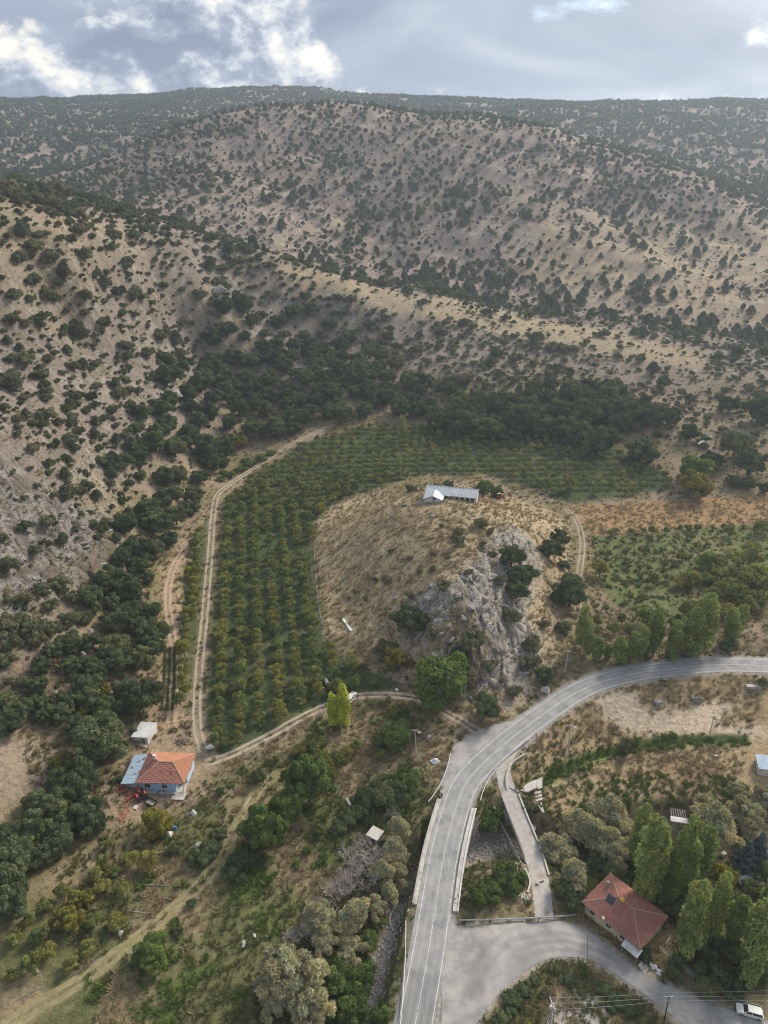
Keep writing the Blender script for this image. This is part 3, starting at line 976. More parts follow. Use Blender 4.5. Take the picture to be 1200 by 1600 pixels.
foliage_mat('leaf_russet', (0.260, 0.140, 0.075), (0.280, 0.170, 0.085), trans=.25)
foliage_mat('blade_straw', (.43, .345, .215), (.36, .28, .17), (.29, .215, .125), .8, trans=.25)
foliage_mat('blade_olive', (.19, .185, .085), (.145, .16, .066), (.26, .22, .115), .85, trans=.25)
foliage_mat('blade_green', (0.115, 0.165, 0.045), (0.145, 0.190, 0.055), trans=.3)


def leaf_cloud(lobes, n_, size, seed, spread=.5, long_=1.0, droop=0.0, inner=.74, tintv=.27):
    g = np.random.default_rng(seed)
    lobes = np.array(lobes, float)         # cx cy cz rx ry rz
    w = lobes[:, 3] * lobes[:, 5]; w /= w.sum()
    li = g.choice(len(lobes), n_, p=w)
    d = g.normal(size=(n_, 3)); d /= np.linalg.norm(d, axis=1)[:, None]
    d[:, 2] = np.where((d[:, 2] < -.25) & (g.random(n_) < .6), -d[:, 2], d[:, 2])
    rad = g.uniform(inner, 1.06, n_)[:, None]
    p = lobes[li, :3] + d * lobes[li, 3:] * rad
    q = (p[:, None] - lobes[None, :, :3]) / lobes[None, :, 3:]
    deep = (np.linalg.norm(q, axis=2) < .66).any(axis=1)
    keep = ~deep
    p, d, li = p[keep], d[keep], li[keep]
    n_ = len(p)
    nn = d + g.normal(size=(n_, 3)) * spread; nn /= np.linalg.norm(nn, axis=1)[:, None]
    t = np.cross(nn, g.normal(size=(n_, 3))); t /= np.linalg.norm(t, axis=1)[:, None]
    if droop:
        t = t * (1 - droop) + np.array([0, 0, -1.0]) * droop; t /= np.linalg.norm(t, axis=1)[:, None]
    b = np.cross(nn, t); b /= np.linalg.norm(b, axis=1)[:, None] + 1e-9
    s = size * g.uniform(.6, 1.4, n_)[:, None]
    V = np.stack([p - t * s * long_, p + b * s * .55, p + t * s * long_, p - b * s * .55], 1).reshape(-1, 3)
    F_ = np.arange(n_ * 4).reshape(-1, 4)
    lt = g.uniform(1 - tintv, 1 + tintv, len(lobes))
    tn = lt[li] * g.uniform(1 - tintv, 1 + tintv, n_)
    warm = g.uniform(-.08, .08, n_) + g.uniform(-.08, .08, len(lobes))[li]
    cc = np.stack([tn * (1 + warm), tn, tn * (1 - warm)], 1)
    return V, F_, np.repeat(cc, 4, 0)


def tube(path, radii, sides=6):
    path = np.array(path, float); V, F_ = [], []
    for i, p in enumerate(path):
        t = path[min(i + 1, len(path) - 1)] - path[max(i - 1, 0)]; t /= np.linalg.norm(t) + 1e-9
        a = np.cross(t, (.3, .9, .2)); a /= np.linalg.norm(a); b = np.cross(t, a)
        for s_ in range(sides):
            th = 2 * np.pi * s_ / sides
            V.append(p + (a * math.cos(th) + b * math.sin(th)) * radii[i])
    for i in range(len(path) - 1):
        for s_ in range(sides):
            s2 = (s_ + 1) % sides
            F_.append((i * sides + s_, i * sides + s2, (i + 1) * sides + s2, (i + 1) * sides + s_))
    return np.array(V), np.array(F_)


def join(parts):
    V, F_, o = [], [], 0
    for v, f in parts:
        V.append(v); F_.append(f + o); o += len(v)
    return np.vstack(V), np.vstack(F_)


def trunk_mesh(name, h, r, limbs, seed, mat='bark', reach=.5, lean=.05):
    g = np.random.default_rng(seed)
    ax = np.array([[g.normal() * lean * h * t, g.normal() * lean * h * t, -0.4 + t * (h + .4)] for t in np.linspace(0, 1, 6)])
    rr = r * np.linspace(1.25, .3, 6)
    ps = [tube(ax, rr, 7)]
    for i in range(limbs):
        t = g.uniform(.3, .8); k_ = t * 5; a = ax[int(k_)] + (ax[min(int(k_) + 1, 5)] - ax[int(k_)]) * (k_ - int(k_))
        th = 2 * np.pi * (i / limbs) + g.uniform(-.4, .4); L = reach * h * g.uniform(.7, 1.2)
        e = a + np.array([math.cos(th) * L, math.sin(th) * L, L * g.uniform(.3, .9)])
        m_ = (a + e) / 2 + np.array([0, 0, -.1 * L]) + g.normal(size=3) * .05 * L
        ps.append(tube([a, m_, e], [r * .5, r * .32, r * .08], 5))
    V, F_ = join(ps)
    return mesh_np(name, V, F_, [MATS[mat]], None, True)


def blob_lobes(seed, rx, rz, cz_, n_, lr=(.28, .42), low=-.35):
    g = np.random.default_rng(seed); out = []
    ax_ = g.uniform(.78, 1.18, 2); arm = g.uniform(0, 6.28, 3); al = g.uniform(.0, .28, 3)
    for i in range(n_):
        d = g.normal(size=3); d /= np.linalg.norm(d)
        th_ = math.atan2(d[1], d[0]); bulge = 1 + sum(al[q] * math.cos((q + 2) * th_ + arm[q]) for q in range(3))
        d[0] *= ax_[0] * bulge; d[1] *= ax_[1] * bulge
        if d[2] < low:
            d[2] = -d[2] * .5
        k_ = g.uniform(.45, .84)
        r = rx * g.uniform(*lr) * (1.0 if g.random() < .7 else .65)
        out.append((d[0] * rx * k_, d[1] * rx * k_, cz_ + d[2] * rz * k_, r, r * g.uniform(.8, 1.1), r * g.uniform(.7, .95)))
    out.append((0, 0, cz_, rx * .5, rx * .5, rz * .5))
    return out


KIND = {}     # kind -> list of (trunk, crown, crown diameter, height of the crown centre)


def kind(name, variants):
    out = []
    for t, c, d, h in variants:      # true crown width, measured on the mesh
        co = np.empty(len(c.vertices) * 3, np.float32); c.vertices.foreach_get('co', co); co = co.reshape(-1, 3)
        d = float(np.mean(np.percentile(co[:, :2], 97, axis=0) - np.percentile(co[:, :2], 3, axis=0))) * 1.14 * (1.22 if 'poplar' in name else 1.0)
        out.append((t, c, d, h))
    KIND[name] = out


def crown(name, mat, lobes, n_, size, seed, **kw):
    V, F_, cc = leaf_cloud(lobes, n_, size, seed, **kw)
    return mesh_np(name, V, F_, [MATS[mat]], cc, False)


def with_mat(variants, mat):
    out = []
    for t, c, d, h in variants:
        c2 = c.copy(); c2.materials.clear(); c2.materials.append(MATS[mat]); out.append((t, c2, d, h))
    return out


oaks = []
for i in range(4):
    lb = blob_lobes(100 + i, 4.6, 3.3, 3.7, 62 + 5 * i, (.17, .29), low=-.85)
    oaks.append((trunk_mesh('trunk', 3.6, .26, 6, 110 + i), crown('crown', 'leaf_oak', lb, 13000, .28, 120 + i), 9.6, 3.7))
kind('oak', oaks)
kind('walnut', with_mat(oaks, 'leaf_walnut'))
kind('yellow_tree', with_mat(oaks[1:3], 'leaf_yellow'))
v = []
for i in range(3):
    lb = []
    g = np.random.default_rng(200 + i)
    for k_ in range(22):
        t = k_ / 21.0
        a = g.uniform(0, 6.28); rr = (1.9 - 1.3 * t ** 1.5) * g.uniform(.35, .7)
        r = (1.25 - .65 * t) * g.uniform(.7, 1.0)
        lb.append((math.cos(a) * rr, math.sin(a) * rr, .9 + 2.5 * t, r, r, r * 1.05))
    v.append((trunk_mesh('trunk', 3.6, .16, 3, 210 + i, reach=.25), crown('crown', 'leaf_juniper', lb, 2600, .22, 220 + i), 4.6, 2.6))
kind('juniper', v)
v = []
for i in range(4):
    lb = blob_lobes(300 + i, 2.3, 1.45, 1.15, 28, (.20, .36), -.5)
    v.append((trunk_mesh('trunk', 1.3, .12, 5, 310 + i, reach=.8), crown('crown', 'leaf_scrub', lb, 3400, .20, 320 + i), 4.9, 1.3))
kind('scrub', v)
kind('green_bush', with_mat(v, 'leaf_green'))
kind('russet_bush', with_mat(v[:2], 'leaf_russet'))
kind('dark_bush', with_mat(v[:3], 'leaf_oak'))
v = []
for i in range(4):
    lb = blob_lobes(400 + i, 1.9, 1.35, 1.7, 12, (.26, .46), -.6)
    v.append((trunk_mesh('trunk', 1.9, .10, 5, 410 + i, reach=.5), crown('crown', 'leaf_fruit', lb, 1500, .20, 420 + i, spread=.7, tintv=.3), 4.0, 2.0))
kind('fruit', v)
kind('fruit_dark', with_mat(v, 'leaf_fruit_dark'))
kind('fruit_yellow', with_mat(v[:2], 'leaf_yellow'))
v = []
for i in range(3):      # columnar poplar, flame shaped from several rising shoots
    g = np.random.default_rng(500 + i); lb = []
    for s_ in range(5):
        a = g.uniform(0, 6.28); off = g.uniform(.3, 1.25); top = g.uniform(9, 13.5)
        for k_ in range(9):
            t = k_ / 8; w_ = math.sin(math.pi * (.14 + t * .70)) ** .7
            r = (.95 * w_ + .15) * g.uniform(.75, 1.15)
            lb.append((math.cos(a) * off * (1 - .3 * t) + g.normal() * .25, math.sin(a) * off * (1 - .3 * t) + g.normal() * .25, 1.8 + t * (top - 2), r, r, r * 1.5))
    v.append((trunk_mesh('trunk', 9.5, .2, 7, 510 + i, 'bark_pale', .2, .01), crown('crown', 'leaf_poplar', lb, 8000, .24, 520 + i, spread=.6, tintv=.3), 4.2, 7.0))
kind('poplar', v)
kind('yellow_poplar', with_mat(v[:2], 'leaf_poplar_yellow'))
v = []
for i in range(3):
    lb = blob_lobes(600 + i, 3.4, 2.7, 3.0, 55, (.15, .27), -.4)
    v.append((trunk_mesh('trunk', 3.2, .22, 8, 610 + i, 'bark_pale', .6, .06), crown('crown', 'leaf_willow', lb, 8500, .24, 620 + i, long_=1.6, spread=1.0, tintv=.28), 7.0, 3.0))
kind('willow', v)
lb = []
g = np.random.default_rng(70)
for k_ in range(34):
    t = k_ / 33; a = k_ * 2.4; rr = 1.7 * (1 - t) * .75
    lb.append((math.cos(a) * rr, math.sin(a) * rr, .6 + 5.2 * t, .75 * (1 - t) + .15, .75 * (1 - t) + .15, .35))
kind('spruce', [(trunk_mesh('trunk', 5, .12, 2, 71, reach=.15), crown('crown', 'leaf_spruce', lb, 3000, .2, 72), 3.8, 2.4)])


def twig_tree(seed):
    g = np.random.default_rng(seed); ps = []

    def grow(p, d, L, r, depth):
        e = p + d * L
        m_ = (p + e) / 2 + g.normal(size=3) * L * .08
        ps.append(tube([p, m_, e], [r, r * .8, r * .55], 4 if depth < 2 else 3))
        if depth >= 5:
            return
        for _ in range(3):
            nd = d + g.normal(size=3) * .42 + np.array([0, 0, .12]); nd /= np.linalg.norm(nd)
            grow(e if g.random() < .6 else (p + e) / 2, nd, L * g.uniform(.62, .85), max(r * .6, .022), depth + 1)
    for s_ in range(7):
        a = s_ * .9 + g.uniform(0, .5); d = np.array([math.cos(a) * .55, math.sin(a) * .55, 1]); d /= np.linalg.norm(d)
        grow(np.array([math.cos(a) * .25, math.sin(a) * .25, -.1]), d, 1.4, .07, 1)
    V, F_ = join(ps)
    return V, F_


v = []
for i in range(2):
    V_, F_ = twig_tree(80 + i)
    cut_ = V_[:, 2] < 0
    v.append((trunk_mesh('trunk', 1.6, .14, 3, 90 + i, 'dead_twig', .5), mesh_np('crown', V_, F_, [MATS['dead_twig']], None, False), 4.6, 2.6))
kind('bare_shrub', v)

TREES = 0


def at_h(px, py, h):
    """ground point under the spot of a ray that passes h above the ground"""
    a, b, c = (float(q) for q in ray(px, py))
    n_ = math.sqrt(a * a + b * b + c * c); a /= n_; b /= n_; c /= n_
    z = CAM_H + c * _T
    g_ = hz(a * _T, b * _T) + h
    k_ = np.nonzero(z < g_)[0]
    t = _T[-1] if len(k_) == 0 else _T[k_[0]]
    return np.array([a * t, b * t, float(hz(a * t, b * t))]), t


def plant(kind_, x, y, diam, label, group, cat='tree', name='tree', tall=1.0, var=None, sink=0.0):
    vs_ = KIND[kind_]
    t, c, d, h = vs_[random.randrange(len(vs_)) if var is None else var % len(vs_)]
    s_ = diam / d
    e = bpy.data.objects.new(name, None)
    e.empty_display_size = .5
    C.objects.link(e)
    e.location = (x, y, float(hz(x, y)) - sink)
    e.rotation_euler = (0, 0, random.uniform(0, 6.28))
    e.scale = (s_ * random.uniform(.88, 1.12), s_ * random.uniform(.88, 1.12), s_ * tall * random.uniform(.88, 1.12))
    e['label'] = label; e['category'] = cat
    if group:
        e['group'] = group
    for nm, me_ in (('trunk', t), ('crown', c)):
        o = bpy.data.objects.new(nm, me_); C.objects.link(o); o.parent = e
    return e


def plant_px(kind_, px, py, dpx, label, group, cat='tree', name='tree', tall=1.0, var=None):
    """px, py: middle of the crown in the photograph, dpx: its width there"""
    vs_ = KIND[kind_]; var = random.randrange(len(vs_)) if var is None else var % len(vs_)
    d, h = vs_[var][2], vs_[var][3]
    diam = dpx * 180 / FPX
    for _ in range(3):
        p, t = at_h(px, py, h * tall * diam / d)
        a, b, c = (float(q) for q in ray(px, py))
        depth = t / math.sqrt(a * a + b * b + c * c)
        diam = dpx * depth / FPX
    return plant(kind_, p[0], p[1], diam, label, group, cat, name, tall, var)


# ---- trees placed one by one where the photograph shows them
def batch(kind_, rows, label, group, cat='tree', name='tree', tall=1.0):
    for r in rows:
        plant_px(kind_, r[0], r[1], r[2], label, group, cat, name, tall * (r[3] if len(r) > 3 else 1.0))


G_LEFT = 'oaks on the stony slope above the farmhouse'
SLOPE_OAKS = [(219, 883, 36), (212, 857, 44), (232, 903, 20), (190, 868, 28), (173, 902, 46), (203, 922, 46), (175, 940, 28), (140, 931, 38), (181, 970, 44), (203, 957, 36), (236, 957, 32), (238, 990, 48), (219, 979, 30),
              (175, 1009, 44), (181, 1031, 44), (214, 1027, 42), (236, 1010, 36), (109, 1001, 40), (140, 1003, 34), (109, 1040, 36), (142, 1040, 40), (81, 1016, 34), (63, 1038, 28), (136, 1069, 44), (153, 1060, 32), (109, 1097, 38), (138, 1091, 38),
              (96, 1112, 32), (160, 1108, 38), (122, 1134, 42), (13, 1104, 40), (11, 1130, 38), (33, 1112, 30), (55, 1097, 36), (59, 1071, 30), (66, 1117, 28), (197, 1082, 40)]
batch('oak', [r for r in SLOPE_OAKS if r[1] < 945], 'dark oak in the upper clump beside the bend of the hill track', 'oaks by the hill track bend', name='oak_tree')
batch('oak', [r for r in SLOPE_OAKS if 945 <= r[1] < 1050 and r[0] > 150], 'dark oak in the clump bordering the vegetable rows', 'oaks by the vegetable rows', name='oak_tree')
batch('oak', [r for r in SLOPE_OAKS if 945 <= r[1] < 1050 and r[0] <= 150], 'dark oak round the grey boulder and the withered red-brown bush', 'oaks round the grey boulder', name='oak_tree')
batch('oak', [r for r in SLOPE_OAKS if r[1] >= 1050 and r[0] > 90], 'dark oak just uphill of the largest oak and the white shed', 'oaks above the largest oak', name='oak_tree')
batch('oak', [r for r in SLOPE_OAKS if r[1] >= 1050 and r[0] <= 90], 'dark oak along the top of the bare stony clearing', 'oaks above the stony clearing', name='oak_tree')
plant_px('oak', 153, 1160, 82, 'largest round dark oak directly left of the farmhouse, behind the yard', None, name='oak_tree')
plant_px('oak', 214, 1092, 66, 'large dark oak overhanging the white metal shed', None, name='oak_tree')
plant_px('oak', 186, 1168, 28, 'small dark oak between the biggest oak and the blue roof', None, name='oak_tree')
batch('scrub', [(54, 859, 20), (9, 885, 32), (91, 909, 32), (66, 918, 24), (33, 936, 24), (109, 964, 30), (13, 972, 36), (47, 981, 46), (13, 1003, 38), (30, 965, 26), (60, 1000, 26), (150, 950, 20), (37, 1066, 20)],
      'grey-green bush scattered on the bare rocky slope above the oaks', 'bushes on the rocky slope', 'bush', 'bush')
batch('yellow_tree', [(164, 1077, 20), (129, 1115, 18)], 'small yellow-orange tree turning among the dark oaks', 'yellowing trees among the oaks', name='oak_tree')
batch('scrub', [(81, 946, 26), (112, 937, 20), (132, 966, 26), (81, 985, 22), (9, 1031, 28)], 'olive-brown bush between grey rocks on the slope', 'olive bushes on the slope', 'bush', 'bush')
plant_px('russet_bush', 83, 1034, 17, 'red-brown withered bush among green oaks', None, 'bush', 'bush')
plant_px('yellow_tree', 96, 1191, 34, 'olive-yellow bushy tree beside the bare stony clearing', None, name='tree')
batch('oak', [(120, 1230, 56), (75, 1255, 60), (135, 1275, 54), (50, 1295, 56), (92, 1312, 48), (25, 1335, 60), (10, 1375, 52), (15, 1415, 50), (150, 1288, 32), (45, 1345, 40), (130, 1206, 54), (92, 1216, 46), (10, 1310, 46), (105, 1275, 50), (70, 1335, 34), (30, 1385, 30)],
      'dark oak in the thick clump below the stony clearing', 'oaks in the clump beside the young orchard', name='oak_tree')
plant_px('walnut', 482, 1220, 70, 'large light-green tree at the end of the meadow track', None, name='broadleaf_tree', tall=1.45)
plant_px('walnut', 448, 1264, 52, 'mid-sized green tree between two bigger trees by the meadow track', None, name='broadleaf_tree', tall=1.2)
plant_px('walnut', 409, 1296, 64, 'tall rounded green tree shading the meadow track', None, name='broadleaf_tree', tall=1.45)
plant_px('dark_bush', 378, 1345, 42, 'dark low thicket at the foot of the tall rounded tree', None, 'bush', 'bush')
plant_px('walnut', 238, 1492, 54, 'solitary bright green bush beside the meadow track', None, 'bush', 'bush', tall=.8)
plant_px('yellow_tree', 247, 1288, 48, 'yellow-green walnut in front of the farmhouse yard', None, name='walnut_tree', tall=.9)
batch('fruit', [(180, 1360, 20), (160, 1385, 24), (190, 1390, 24), (145, 1440, 24), (180, 1435, 28), (205, 1337, 28), (230, 1342, 28), (95, 1395, 24), (70, 1415, 22), (45, 1435, 22), (20, 1465, 24), (60, 1460, 26), (75, 1480, 28),
                (45, 1505, 28), (110, 1505, 22), (135, 1480, 22), (115, 1405, 22), (160, 1345, 20), (20, 1520, 24), (90, 1445, 20), (170, 1320, 20), (150, 1365, 20)],
      'young fruit tree in the lower plot beside the meadow track', 'young fruit trees of the lower plot', 'fruit tree', 'fruit_tree')
batch('yellow_tree', [(135, 1405, 30), (107, 1436, 42)], 'pale yellow-green fruit tree standing out in the lower plot', 'yellow-green trees of the lower plot', 'fruit tree', 'fruit_tree', .9)
plant_px('green_bush', 345, 1237, 13, 'tiny bright yellow-green sapling on the verge below the farmhouse', None, 'sapling', 'sapling', 1.3)
plant_px('dark_bush', 405, 1212, 22, 'single dark bush on the farm track verge', None, 'bush', 'bush', 1.3)
batch('dark_bush', [(310, 1340, 34), (330, 1325, 30), (365, 1365, 30), (280, 1455, 18), (345, 1305, 22), (300, 1410, 16), (270, 1330, 20)], 'dark bush along the upper edge of the meadow track', 'bushes along the meadow track', 'bush', 'bush')
plant_px('yellow_poplar', 523, 1107, 25, 'bright yellow-green poplar of the pair beside the farm track, slightly shorter', None, name='poplar_tree', tall=.8, var=0)
plant_px('yellow_poplar', 537, 1103, 26, 'bright yellow-green poplar of the pair, next to the white car', None, name='poplar_tree', tall=.85, var=1)
plant_px('walnut', 692, 1066, 88, 'big bright green walnut at the foot of the rocky mound', None, name='walnut_tree')
plant_px('oak', 639, 968, 50, 'round dark tree against the pale rock of the mound', None, name='oak_tree')
batch('oak', [(719, 1023, 32), (725, 1043, 32), (800, 870, 38), (815, 900, 40), (860, 857, 34), (877, 840, 26), (892, 925, 52), (850, 1055, 32), (760, 1102, 40), (807, 925, 30)], 'dark oak on the rocky flank of the mound', 'oaks on the mound', name='oak_tree')
batch('scrub', [(736, 1000, 40), (800, 960, 30), (830, 1007, 30), (830, 1035, 30), (882, 980, 24), (880, 882, 18), (782, 907, 22), (675, 987, 22), (695, 915, 24), (640, 932, 16), (605, 905, 14), (605, 1012, 34), (735, 1060, 24), (765, 1040, 20), (805, 1080, 22), (850, 975, 18)],
      'grey-green bush growing in the rocks of the mound', 'bushes on the mound', 'bush', 'bush')
batch('scrub', [(750, 817, 22), (717, 830, 20), (715, 845, 20), (767, 830, 12), (677, 865, 13), (677, 890, 13), (655, 892, 11), (732, 895, 13), (690, 822, 9), (640, 872, 10), (610, 862, 9), (585, 905, 10), (570, 935, 10), (545, 935, 8), (556, 925, 9), (700, 870, 9), (755, 850, 12), (770, 865, 12)],
      'small dark bush dotted on the straw-coloured top of the mound', 'small bushes on the dry mound', 'bush', 'bush')
plant_px('yellow_tree', 618, 1028, 32, 'yellow-green fruit tree at the corner below the mound', None, 'fruit tree', 'fruit_tree', .9)
plant_px('russet_bush', 640, 1036, 16, 'rust-red bush beside the yellow-green tree below the mound', None, 'bush', 'bush')
plant_px('poplar', 913, 975, 24, 'tallest slim poplar at the field corner above the road bend', None, name='poplar_tree', tall=1.25)
plant_px('poplar', 919, 998, 25, 'second slim poplar close against the tallest one at the field corner', None, name='poplar_tree', tall=.8)
batch('poplar', [(934, 1009, 22, .7), (951, 1019, 18, .5), (970, 1012, 26, .6), (1002, 1003, 32, .7), (990, 1008, 24, .6), (1027, 989, 30, .75), (1058, 996, 32, .7), (1072, 988, 30, .7), (1086, 984, 36, .75), (1104, 977, 38, .75), (1098, 962, 34, .7), (1142, 977, 32, .6), (1155, 966, 26, .6), (1015, 1003, 24, .6)],
      'bushy green poplar in the hedge above the road bend', 'poplars hedging the road bend', name='poplar_tree')
plant_px('dark_bush', 1139, 1010, 22, 'single round bush at the end of the roadside poplars', None, 'bush', 'bush')
batch('fruit', [(1007, 958, 32), (1112, 873, 40), (1096, 876, 26), (1157, 870, 34), (1128, 896, 28), (1081, 902, 34), (1068, 906, 26), (1194, 822, 26), (1174, 853, 30), (1166, 902, 44), (1186, 893, 36), (1160, 927, 36), (1106, 902, 26),
                (1140, 953, 30), (1166, 944, 28), (1186, 936, 30), (1126, 919, 22), (1150, 915, 30), (1198, 915, 30), (1180, 870, 26), (1023, 904, 20), (1143, 828, 18)],
      'olive-green fruit tree in the field above the roadside poplars', 'fruit trees of the field beyond the bend', 'fruit tree', 'fruit_tree', .85)
batch('fruit_dark', [(1115, 927, 26), (1109, 941, 30), (1092, 947, 28), (1072, 950, 22), (985, 932, 12), (935, 968, 16), (972, 968, 14), (1004, 931, 12), (930, 980, 18), (960, 980, 18), (985, 985, 16), (1050, 972, 20)],
      'dark green fruit tree at the lower edge of the field beyond the bend', 'dark fruit trees by the poplars', 'fruit tree', 'fruit_tree')
plant_px('fruit_yellow', 939, 887, 28, 'golden-yellow fruit tree beside the field track', None, 'fruit tree', 'fruit_tree')
plant_px('fruit_yellow', 1068, 868, 17, 'pale yellow fruit tree in the middle of the green field', None, 'fruit tree', 'fruit_tree')
for r_, n_ in ((848, 9), (862, 10), (876, 9), (890, 7), (905, 6)):
    for q in range(n_):
        plant_px('fruit_dark', 935 + q * 19 + random.uniform(-7, 7) + (r_ - 848) * .2, r_ + random.uniform(-3, 3) - q * 1.2, random.uniform(7, 11), 'small dark sapling in a row of the green field', 'saplings in the green field', 'sapling', 'sapling')
for r_ in (832,):
    for q in range(14):
        plant_px('fruit_dark', 950 + q * 18 + random.uniform(-5, 5), r_ - q * 1.0 + random.uniform(-2, 2), random.uniform(8, 12), 'small sapling along the upper edge of the green field', 'saplings along the brown field', 'sapling', 'sapling')

# village by the stream
plant_px('poplar', 1021, 1338, 52, 'large poplar behind the red-roofed house, yellowish crown', None, name='poplar_tree', tall=1.25, var=0)
plant_px('poplar', 1000, 1300, 36, 'slimmer poplar rising behind the yellowish one', None, name='poplar_tree', tall=1.2, var=1)
plant_px('poplar', 1074, 1340, 50, 'tall dark poplar with two tops beside the animal pen', None, name='poplar_tree', tall=1.3, var=2)
plant_px('poplar', 1100, 1330, 36, 'narrow poplar touching the two-topped poplar', None, name='poplar_tree', tall=1.2, var=0)
plant_px('poplar', 1085, 1428, 50, 'leafy poplar over the garden beside the red-roofed house', None, name='poplar_tree', tall=1.1, var=1)
plant_px('poplar', 1122, 1418, 46, 'poplar between the garden and the blue basin', None, name='poplar_tree', tall=1.1, var=2)
plant_px('poplar', 1180, 1465, 60, 'broad poplar above the parked car', None, name='poplar_tree', tall=1.1, var=0)
plant_px('poplar', 1205, 1420, 44, 'poplar partly hidden behind the broad one above the car', None, name='poplar_tree', tall=1.2, var=1)
plant_px('poplar', 1046, 1372, 34, 'slim poplar squeezed between the yellowish and the two-topped poplars', None, name='poplar_tree', tall=1.1, var=2)
plant_px('poplar', 1152, 1432, 38, 'slim poplar between the garden poplars and the one above the car', None, name='poplar_tree', tall=1.0, var=0)
G_W = 'silvery willows along the stream'
batch('willow', [(872, 1332, 58), (910, 1296, 58), (960, 1276, 58), (957, 1328, 60), (930, 1318, 40), (1105, 1262, 42), (1125, 1292, 62), (1165, 1278, 60), (1155, 1238, 34), (1195, 1255, 50), (895, 1365, 40), (985, 1300, 40)], 'silvery olive willow by the stream above the red-roofed house', G_W, name='willow_tree')
batch('dark_bush', [(880, 1392, 40), (900, 1410, 34), (1125, 1528, 56), (1105, 1545, 36), (1148, 1540, 40), (1050, 1520, 26), (1010, 1495, 22), (1145, 1412, 46), (1060, 1500, 30), (1178, 1390, 40), (1040, 1400, 40), (960, 1370, 40), (935, 1350, 34), (1195, 1360, 40), (1075, 1470, 30), (1102, 1492, 34), (1150, 1485, 36), (1172, 1512, 34), (1062, 1420, 36), (1120, 1470, 30), (1195, 1520, 34), (1140, 1360, 30), (990, 1360, 34), (1010, 1385, 30), (1095, 1515, 24)], 'dark leafy bush in the shade round the red-roofed house', 'garden bushes round the red-roofed house', 'bush', 'bush')
plant_px('yellow_tree', 1130, 1372, 38, 'yellowish tree between the poplars and the blue basin', None, name='tree')
plant_px('spruce', 1165, 1340, 34, 'blue-grey spruce behind the blue basin', None, name='spruce_tree')
plant_px('spruce', 1184, 1330, 30, 'smaller blue-grey spruce close behind its neighbour', None, name='spruce_tree')
batch('willow', [(450, 1522, 84), (482, 1575, 68), (500, 1436, 54), (550, 1440, 50), (506, 1470, 48), (545, 1475, 40), (586, 1416, 36), (430, 1560, 50), (540, 1500, 30)], 'silvery olive willow in the hollow below the bridge', 'willows in the stream hollow', name='willow_tree')
batch('willow', [(622, 1292, 30), (615, 1330, 36), (622, 1362, 32), (606, 1395, 30), (628, 1340, 26), (630, 1388, 26), (600, 1360, 30)], 'brownish willow thicket against the bridge parapet', 'willows against the bridge', 'willow', 'willow_tree')
batch('bare_shrub', [(552, 1340, 50), (526, 1388, 46), (585, 1332, 44), (480, 1448, 42), (548, 1372, 44), (590, 1358, 36), (500, 1410, 30), (455, 1462, 30), (566, 1315, 30), (412, 1535, 30), (615, 1268, 24)], 'leafless grey shrub with tangled twigs in the stream hollow', 'bare shrubs of the stream hollow', 'shrub', 'bare_shrub')
batch('green_bush', [(530, 1530, 48), (542, 1578, 50), (575, 1508, 20), (592, 1590, 44), (560, 1555, 40), (520, 1500, 30), (600, 1585, 22), (575, 1470, 30), (588, 1440, 26), (570, 1525, 34), (560, 1590, 34)], 'leafy green bush beside the stony stream bed', 'green bushes by the stream bed', 'bush', 'bush')
plant_px('poplar', 648, 1214, 20, 'bright young poplar beside the white rubble by the road', None, name='poplar_tree', tall=.55)
batch('dark_bush', [(630, 1242, 42), (600, 1246, 48), (575, 1252, 32), (560, 1272, 30), (545, 1277, 30), (585, 1228, 22), (530, 1292, 26), (615, 1228, 26), (570, 1240, 30)], 'dark green bush in the thicket above the small flat-roofed hut', 'thicket above the hut', 'bush', 'bush')
batch('green_bush', [(625, 1266, 17), (532, 1317, 16), (505, 1340, 16), (480, 1330, 14), (462, 1350, 14), (500, 1300, 18), (575, 1282, 20)], 'small light-green bush near the flat-roofed hut', 'light bushes near the hut', 'bush', 'bush')
plant_px('walnut', 620, 1147, 46, 'round walnut tree between the farm track and the main road', None, name='walnut_tree', tall=.9)
plant_px('walnut', 596, 1156, 28, 'lighter small tree against the round walnut by the farm track', None, name='walnut_tree', tall=.9)
batch('fruit', [(592, 1178, 20), (530, 1184, 30), (558, 1163, 20), (505, 1183, 30), (518, 1192, 26), (490, 1158, 32), (545, 1175, 22), (470, 1170, 24)], 'dull green fruit tree in the plot below the yellow poplars', 'fruit trees below the yellow poplars', 'fruit tree', 'fruit_tree', .85)
batch('fruit', [(560, 1100, 9), (580, 1098, 12), (608, 1095, 13), (626, 1098, 12), (642, 1103, 12), (655, 1108, 12), (596, 1098, 10), (672, 1118, 12), (570, 1110, 10)], 'knee-high bush on the verge of the farm track', 'bushes edging the farm track', 'bush', 'bush', .7)
batch('green_bush', [(765, 1282, 42), (790, 1368, 42), (770, 1390, 40), (750, 1397, 32), (800, 1385, 30), (815, 1372, 20)], 'lush green bush in the pit between the two bridges', 'bushes between the bridges', 'bush', 'bush')
plant_px('scrub', 821, 1262, 28, 'grey-green bush in front of the broken concrete slabs', None, 'bush', 'bush')
plant_px('scrub', 980, 1166, 26, 'pale feathery bush on the ditch bank', None, 'bush', 'bush', 1.3)
plant_px('dark_bush', 1193, 1066, 18, 'dark round bush by the road above the concrete block', None, 'bush', 'bush')
batch('dark_bush', [(800, 1565, 34), (818, 1548, 26), (835, 1530, 22), (872, 1514, 22), (888, 1532, 24), (945, 1545, 28), (962, 1565, 28), (985, 1578, 26), (785, 1590, 30), (850, 1555, 18)], 'low green bush on the island between the roads', 'bushes on the road island', 'bush', 'bush', .55)
